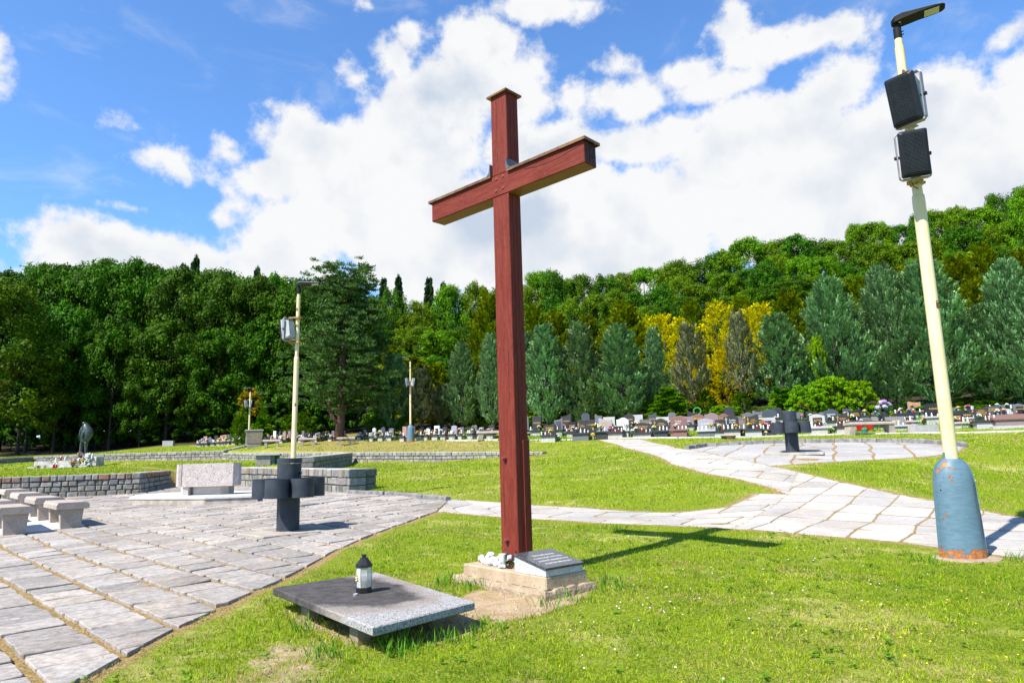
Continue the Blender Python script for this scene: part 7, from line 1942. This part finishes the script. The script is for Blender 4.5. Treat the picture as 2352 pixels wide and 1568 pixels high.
# ------------------------------------------------------------ grave flowers and candles
def fmat(n, c): return mat('petals_' + n, c, tuple(x * .8 for x in c), scale=40, rough=.7, bump=.1)
FM = {'white': fmat('white', (.85, .84, .80)), 'yellow': fmat('yellow', (.85, .62, .03)), 'red': fmat('red', (.62, .015, .02)), 'pink': fmat('pink', (.80, .22, .40)), 'violet': fmat('violet', (.42, .2, .60)), 'orange': fmat('orange', (.85, .28, .03)), 'cream': fmat('cream', (.85, .70, .42)), 'lilac': fmat('lilac', (.62, .52, .78))}
BQ = {}
def bouquet(c1, c2, loc, label, s=1.0, seed=0, vase=True):
    key = (c1, c2, seed % 2)
    if key not in BQ:
        rg = random.Random(hash(key[2]) + len(BQ) * 7)
        root = thing('bouquet', label, 'flowers', loc, 0, 'flowers on the graves', s)
        for cc, nn in ((c1, 13), (c2, 9)):
            mb = MB()
            for k in range(nn):
                a = rg.uniform(0, 6.28); r = rg.uniform(0, .17); z = .26 + .13 * math.cos(r / .17 * 1.4) + rg.uniform(-.04, .04)
                mb.blob((r * math.cos(a), r * math.sin(a), z), rg.uniform(.032, .055), rng=rg, j=.28, sz=.8, lv=1)
            mb.build('blossoms', FM[cc], root)
        mb = MB()
        for k in range(34):
            a = rg.uniform(0, 6.28); r = rg.uniform(.1, .25); z = rg.uniform(.14, .38)
            mb.add([(.4 * r * math.cos(a), .4 * r * math.sin(a), z - .08), (r * math.cos(a + .2), r * math.sin(a + .2), z), (r * math.cos(a - .15), r * math.sin(a - .15), z + .02)], [(0, 1, 2)])
        mb.build('leaves', M_LEAFS, root)
        mb = MB(); mb.lathe([(.06, 0), (.085, .15), (.09, .19)], 10); mb.build('pot', GM['charcoal'] if seed % 2 else GM['beige'], root)
        BQ[key] = root
        return root
    r = copy_tree(BQ[key]); r.location = loc; r.rotation_euler = (0, 0, seed * 1.3); r.scale = (s, s, s); r['label'] = label
    return r
M_CG = glass_mat('candle_glass', (.80, .80, .78), .1, .75); M_CR = mat('red_candle_glass', (.5, .01, .01), rough=.2); M_SIL = mat('silver_candle_lid', (.62, .6, .58), rough=.3, metal=.5)
M_CWG = mat('milky_candle_glass', (.72, .72, .70), (.6, .62, .62), scale=20, rough=.25)
CD = {}
def candle(kind, loc, label, s=1.0, group='candles on the graves'):
    if kind not in CD:
        root = thing('grave_candle', label, 'candle', loc, 0, group, s)
        g, lid = {'white': (M_CWG, M_SIL), 'red': (M_CR, M_SIL), 'clear': (M_CG, M_SIL), 'black': (M_CWG, M_BLKP), 'cream': (FM['cream'], M_SIL)}[kind]
        mb = MB(); mb.lathe([(.045, 0), (.055, .03), (.05, .12), (.038, .17)], 10); mb.build('glass', g, root, True, 50)
        mb = MB(); mb.lathe([(.042, .171), (.042, .19), (.02, .225), (.012, .25)], 10); mb.build('lid', lid, root, True, 50)
        CD[kind] = root
        return root
    r = copy_tree(CD[kind]); r.location = loc; r.scale = (s, s, s); r['label'] = label; r['group'] = group
    return r
rg = random.Random(31)
def lim(t):
    w = t.split()
    return t if len(w) <= 16 else ' '.join([w[0], 'mixed'] + w[3:]) if len(w) <= 17 else ' '.join(w[2:18])
pal = [('white', 'pink'), ('yellow', 'white'), ('white', 'cream'), ('pink', 'red'), ('yellow', 'orange'), ('violet', 'white'), ('lilac', 'white'), ('red', 'white'), ('white', 'white'), ('cream', 'yellow'), ('orange', 'yellow')]
nmc = {'white': 'white', 'pink': 'pink'}
for si, S in enumerate(SPOTS):
    cy, sy = math.cos(S['yaw']), math.sin(S['yaw'])
    def at(u, v, z): return (S['x'] + u * cy - v * sy, S['Y'] + u * sy + v * cy, S['g'] + z)
    far_ = S['Y'] > 43
    sh_ = S['short']
    if S['items'] or True:
        c = pal[(si * 5 + 2) % len(pal)]
        nm = f'{c[0]} and {c[1]} flowers' if c[0] != c[1] else f'all {c[0]} flowers'
        z = S['ph']
        u = S['w'] * rg.uniform(-.32, -.1) if si % 2 else S['w'] * rg.uniform(.12, .34)
        front = S['items']
        v = -.2 if front else .0
        bouquet(c[0], c[1], at(u, v, z + .001), lim(f'{nm} on {sh_}'), rg.uniform(.5, .8), si)
        if front and (si % 3 != 0 or far_):
            c2 = pal[(si * 5 + 7) % len(pal)]
            nm2 = f'{c2[0]} and {c2[1]} flowers' if c2[0] != c2[1] else f'all {c2[0]} flowers'
            bouquet(c2[0], c2[1], at(S['w'] * .62, -.1, .02), lim(f'{nm2} beside {sh_}'), rg.uniform(.55, .85), si + 1)
        kinds = ['white', 'red', 'clear', 'cream', 'black']
        for j in range(3 if front else 1):
            kd = kinds[(si + j * 2) % 5]
            uu = S['w'] * (-.40 + .22 * j) if u > 0 else S['w'] * (.02 + .19 * j)
            candle(kd, at(uu, -.24 + .05 * (j % 2), z + .001), f'{ {"white":"milky glass","red":"red glass","clear":"clear glass","cream":"cream wax","black":"black lidded"}[kd] } candle on {sh_}', rg.uniform(.65, .95))
# the statue's flowers and candles
def ms(px, dy, dz, Y=None): 
    return (float(at_y(px, 1065, 41.0)[0]), 41.0 + dy, zg + dz)
for i, (px, dy, dz, c, s, lb) in enumerate(((170, -.1, .1, ('yellow', 'violet'), 1.4, 'yellow and violet wreath left on the memorial wall by the statue'), (176, .3, .5, ('violet', 'orange'), 1.3, 'dark violet bouquet at the left foot of the statue'), (184, -.1, .15, ('white', 'lilac'), 1.3, 'white and lilac bouquet below the statue'), (180, -.5, .0, ('red', 'red'), 1.1, 'round red flower heart lying before the statue'),
        (190, -.1, .1, ('orange', 'yellow'), 1.2, 'orange bouquet below the left leg of the statue'), (198, -.1, .2, ('white', 'white'), 1.4, 'large white flower heap below the right leg of the statue'), (206, -.2, .1, ('white', 'cream'), 1.2, 'cream flower heap at the right end of the memorial'), (97, -.35, .0, ('red', 'white'), .7, 'small red and white sprig against the left memorial block'), (112, -.35, 0, ('cream', 'orange'), .7, 'small dried orange sprig against the second memorial block'), (219, -.6, -.05, ('white', 'white'), .8, 'white flowers on the grass right of the memorial'), (192, .5, .5, ('white', 'yellow'), 1.1, 'pale bouquet between the legs of the statue'))):
    bouquet(c[0], c[1], ms(px, dy, dz), lb, s * .68, i)
for i, (px, dy, dz, kd, s) in enumerate(((128, 0, .28, 'clear', 1.3), (136, .1, .42, 'red', 1.1), (133, -.35, 0, 'red', 1.2), (139, -.35, 0, 'red', 1.1), (149, 0, .42, 'white', 1.0), (187, .4, .5, 'white', 1.3), (195, .2, .5, 'clear', 1.3), (201, 0, .42, 'white', 1.4), (204, .3, .5, 'clear', 1.2), (208, .1, .45, 'white', 1.2), (202, -.3, .1, 'white', 1.1), (197, -.3, .1, 'black', 1.1), (211, -.2, .1, 'black', 1.1), (214, -.4, 0, 'red', 1.0))):
    candle(kd, ms(px, dy, dz), f'{ {"white":"milky glass","red":"red glass","clear":"clear glass","black":"black lidded"}[kd] } candle, {ords[i]} from the left on the statue memorial', s, 'candles of the statue memorial')
# a few single things in the right row
def pot(px, py, Y, lb, m, r=.2):
    x, y, z = ground(px, py, Y); root = thing('flower_bowl', lb, 'bowl', (x, y, z))
    mb = MB(); mb.lathe([(r * .7, 0), (r, .16), (r * .92, .16), (r * .85, .12), (0, .12)], 14, capt=False); mb.build('bowl', m, root)
    mb = MB(); 
    for k in range(10): mb.blob((rg.uniform(-r, r) * .6, rg.uniform(-r, r) * .6, .15), .03, rng=rg, j=.3, lv=0)
    mb.build('dried_flowers', FM['orange'], root)
pot(z5(5), z5y(385), 32.6, 'dark flower bowl on the edging before the white cross stone', GM['charcoal'], .24)
pot(z5(42), z5y(386), 32.5, 'brown flower bowl beside the dark one on the edging', GM['red'], .27)
pot(z5(1102), z5y(378), 32.9, 'turquoise bowl under the long bench', mat('turquoise_plastic', (.02, .36, .33), rough=.4), .17)
for px in (1063, 1143):
    x, y, z = ground(z5(px), z5y(372), 33.1)
    root = thing('heart_lantern', 'red heart shaped lantern under the ' + ('left' if px < 1100 else 'right') + ' part of the long bench', 'lantern', (x, y, z), rad(-10), 'red heart lanterns under the bench')
    mb = MB(); P = [(0, .02), (.15, .2), (.17, .3), (.12, .38), (.05, .38), (0, .33), (-.05, .38), (-.12, .38), (-.17, .3), (-.15, .2)]; extr(mb, P, -.06, .06, None, .015); mb.build('heart', M_CR, root)
    mb = MB(); mb.lathe([(.07, -.01), (.07, .03)], 10); mb.build('foot', M_SIL, root)
x, y, z = ground(z5(1270), z5y(300), 33.6)
bouquet('violet', 'lilac', (x, y, z + .45), 'big violet bouquet rising above the long bench', 2.2, 1)
# iron cross with a wreath behind the middle graves
x, y, z = ground(1700, 975, 41.5)
ic = thing('iron_cross', 'dark wrought cross with a green wreath above the middle graves', 'cross', (x, y, z), GY_)
zt2 = at_y(1601 + 0, 930, 41.5)[2] - z
x = float(at_y(1148.4 + 1855 * .2441 - 0, 940, 41.5)[0]); ic.location.x = x; ic.location.z = Hs(x, 41.5)
hh = at_y(1601, 938, 41.5)[2] - ic.location.z
mb = MB(); mb.box(-.035, .035, -.02, .02, -.1, hh, .004); mb.box(-.38, -.036, -.02, .02, hh * .68, hh * .68 + .07, .004); mb.box(.036, .38, -.02, .02, hh * .68, hh * .68 + .07, .004); mb.build('cross_bars', M_DARK, ic)
mb = MB(); ring = [(.21 * math.cos(a), -.05, hh * .85 + .21 * math.sin(a)) for a in np.linspace(0, 6.283, 17)]; mb.tube(ring, [.05 + .012 * math.sin(k * 3) for k in range(17)], 7, False); mb.build('wreath', M_LEAFS, ic)
# little bush on the wall
plant_b = at_y(692, 1042, 38.6)

# ------------------------------------------------------------ lawns
for S in SPOTS: cutouts.append((S['x'], S['Y'], .45))
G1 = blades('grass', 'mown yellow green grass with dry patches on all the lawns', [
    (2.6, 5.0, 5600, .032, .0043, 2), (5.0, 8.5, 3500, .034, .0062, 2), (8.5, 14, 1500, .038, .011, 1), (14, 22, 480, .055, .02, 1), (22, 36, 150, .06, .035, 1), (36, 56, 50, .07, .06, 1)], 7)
# clover and weeds: rosettes of small leaves
def weeds():
    rng = np.random.default_rng(12); n = 1500
    y = np.sqrt(rng.uniform(2.8 ** 2, 11 ** 2, n)); x = rng.uniform(-1, 1, n) * (.8 * y + 1)
    k = (~in_paved(x, y, 0)) & (fbm(x * 1.3, y * 1.3, 33, 3) + rng.uniform(-.12, .12, n) > .53) & ~inside(x, y, dirt)
    x, y = x[k], y[k]; n = len(x); z = H(x, y)
    per = 7; X = np.repeat(x, per); Y = np.repeat(y, per); Z = np.repeat(z, per); a = rng.uniform(0, 6.28, n * per); r = rng.uniform(.004, .045, n * per)
    c = np.stack([X + np.cos(a) * r, Y + np.sin(a) * r, Z + rng.uniform(.012, .038, n * per)], 1)
    s = rng.uniform(.005, .012, n * per)[:, None]
    t = np.stack([np.cos(a), np.sin(a), rng.uniform(-.2, .5, n * per)], 1); b = np.stack([-np.sin(a), np.cos(a), rng.uniform(-.3, .3, n * per)], 1)
    col = np.array([.15, .33, .015]) * rng.uniform(.6, 1.5, (n * per, 1)) * np.repeat(rng.uniform(.7, 1.2, n), per)[:, None]
    o = quads_mesh('clover', c, t * s * 1.5, b * s, col, M_GRASS); tag(o, 'clover and plantain leaves growing in the near lawn', 'clover', kind='stuff')
    # tall stalks beside the table and in the paving joints
weeds()
def straw():
    rng = np.random.default_rng(14)
    # dead needles and pebbles lying in the joints of the plaza
    n = 16000
    y = np.sqrt(rng.uniform(4 ** 2, 18 ** 2, n)); x = -rng.uniform(0, 1, n) * (.8 * y + 1) + .5
    k = inside(x, y, plaza); x, y = x[k], y[k]
    ca, sa = math.cos(rad(44.5)), math.sin(rad(44.5))
    U = (x + 3.5) * ca + (y - 5.8) * sa; f = U / .53 - np.round(U / .53)
    k = (np.abs(f) < .10) | (rng.uniform(0, 1, len(x)) < .05); x, y = x[k], y[k]; n = len(x)
    z = H(x, y) + .008 + .02 * (np.abs(((x + 3.5) * ca + (y - 5.8) * sa) / .53 - np.round(((x + 3.5) * ca + (y - 5.8) * sa) / .53)) > .09)
    a = rng.uniform(0, 3.14, n); l = rng.uniform(.008, .03, n)[:, None]
    t = np.stack([np.cos(a), np.sin(a), rng.uniform(-.1, .25, n)], 1); b = np.stack([-np.sin(a), np.cos(a), rng.uniform(-.2, .6, n)], 1)
    col = np.where(rng.uniform(0, 1, (n, 1)) < .22, np.array([[.12, .26, .03]]), np.array([[.62, .36, .12]])) * rng.uniform(.6, 1.3, (n, 1))
    c = np.stack([x, y, z], 1)
    o = quads_mesh('straw_litter', c, t * l, b * .0035 * np.ones((n, 1)), col, M_GRASS); tag(o, 'orange straw and moss in the joints of the plaza slabs', 'straw', kind='stuff')
    n = 5000; y = np.sqrt(rng.uniform(3 ** 2, 14 ** 2, n)); x = -rng.uniform(-.2, 1, n) * (.8 * y + 1)
    d2 = rng.uniform(-1, 1, (1200, 2)) * [1.9, 1.4] + [-.2, 6.4]
    x = np.append(x, d2[:, 0]); y = np.append(y, d2[:, 1])
    k = (inside(x, y, plaza) & (rng.uniform(0, 1, len(x)) < .35)) | inside(x, y, dirt); x, y = x[k], y[k]; n = len(x)
    z = H(x, y) + np.where(inside(x, y, plaza), .015, -.028)
    mb = MB()
    for i in range(n): mb.blob((x[i], y[i], z[i]), rng.uniform(.003, .009), (1, 1, 1) if rng.uniform() < .5 else (.6, .5, .4), lv=0, sz=.7)
    o = mb.build('pebbles', mat('tan_pebble', (.62, .50, .36), (.5, .4, .3), scale=30, attr='Col')); tag(o, 'tan pebbles and crumbs scattered on the slabs and bare soil', 'pebbles', kind='stuff')
straw()
def flowers_lawn():
    rg = random.Random(21)
    for nm, lb, colr, n, cen in (('daisies', 'white daisies and clover heads dotted over the near lawn', 'white', 120, ((1450, 1460), (1650, 1250), (1900, 1240), (1500, 1400), (1100, 1190), (2000, 1300), (1300, 1220))), ('dandelions', 'yellow dandelion flowers dotted over the lawn', 'yellow', 60, ((2050, 1360), (2300, 1310), (1950, 1420), (2200, 1480), (1500, 1330)))):
        mb = MB()
        for k in range(n):
            c = cen[rg.randrange(len(cen))]
            p = at_z(c[0] + rg.gauss(0, 130), c[1] + abs(rg.gauss(0, 55)) * rg.choice((-1, 1)), .03)
            if p[1] > 14 or p[1] < 3: continue
            if in_paved(np.array([p[0]]), np.array([p[1]]))[0]: continue
            z = Hs(p[0], p[1]) + rg.uniform(.02, .042); r = rg.uniform(.005, .0095)
            mb.lathe([(r * .4, z - .004), (r, z), (r * .5, z + .005)], 7, p[0], p[1])
        o = mb.build(nm, FM[colr]); tag(o, lb, 'wildflowers', kind='stuff')
flowers_lawn()
# tufts growing against the table legs, plinth and walls
def tufts():
    rg = np.random.default_rng(5); vs = []; cs = []
    spots = [(-1.3, 5.0, .5), (-.8, 4.95, .6), (-.55, 5.3, .5), (-.9, 5.2, .5), (-.3, 5.5, .35), (-1.75, 5.7, .3), (-.68, 7.6, .4), (-.75, 7.35, .5), (-.5, 7.1, .4), (.9, 6.75, .3), (.5, 6.35, .3), (.95, 7.1, .3), (1.5, 10.9, .4), (2.6, 9.8, .6), (4.6, 8.0, .5), (5.6, 8.0, .5), (5.4, 8.6, .6), (.2, 6.15, .25), (-1.2, 4.1, .6), (1.1, 3.9, .9)]
    for (sx_, sy_, q) in spots:
        n = int(110 * q); x = sx_ + rg.normal(0, .09, n); y = sy_ + rg.normal(0, .07, n); z = H(x, y) - .01
        h = rg.uniform(.05, .15, n); a = rg.uniform(0, 6.28, n); w = .0032
        b = np.stack([np.cos(a) * w, np.sin(a) * w, np.zeros(n)], 1); p = np.stack([x, y, z], 1); tip = p + np.stack([np.sin(a) * h * .5, np.cos(a) * h * .5, h], 1); md = p + (tip - p) * .5 + np.array([0, 0, .012])
        vs.append(np.stack([p - b, p + b, md + b, tip, md - b], 1).reshape(-1, 3)); cs.append(np.repeat(np.array([.16, .36, .03]) * rg.uniform(.6, 1.5, (n, 1)), 5, 0))
    v = np.concatenate(vs); n = len(v) // 5; i = np.arange(n * 5)
    o = np_mesh('grass_tufts', v, i, np.arange(n) * 5, np.full(n, 5), np.concatenate(cs), M_GRASS); tag(o, 'longer green grass tufts round the table, plinth and lamp foot', 'grass', kind='stuff')
tufts()
# weeds between the graves
rgp = np.random.default_rng(8)
def grave_weeds():
    n = 9000; vs = []
    t = rgp.uniform(0, 1, n); px = 840 + t * (2352 - 840)
    x = []; 
    A = np.array([at_y(p_, 1003, np.interp(p_, [840, 1200, 1700, 2352], [45, 38.5, 35, 32]))[:2] for p_ in np.linspace(840, 2400, 60)])
    k = t * 59; x = np.interp(k, range(60), A[:, 0]); y = np.interp(k, range(60), A[:, 1]) + rgp.uniform(-1.0, 6, n)
    m_ = fbm(x * .9, y * .9, 3, 2) > .45; x, y = x[m_], y[m_]; n = len(x); z = H(x, y) - .02
    h = rgp.uniform(.1, .42, n); a = rgp.uniform(0, 6.28, n); w = .018
    b = np.stack([np.cos(a) * w, np.sin(a) * w, np.zeros(n)], 1); p = np.stack([x, y, z], 1); tip = p + np.stack([np.sin(a) * h * .4, np.cos(a) * h * .4, h], 1)
    v = np.stack([p - b, p + b, tip], 1).reshape(-1, 3); i = np.arange(n * 3)
    c = np.repeat(np.array([.13, .30, .03]) * rgp.uniform(.6, 1.5, (n, 1)), 3, 0)
    o = np_mesh('grave_weeds', v, i, np.arange(n) * 3, np.full(n, 3), c, M_GRASS); tag(o, 'uncut green grass and weeds growing between the graves', 'weeds', kind='stuff')
grave_weeds()
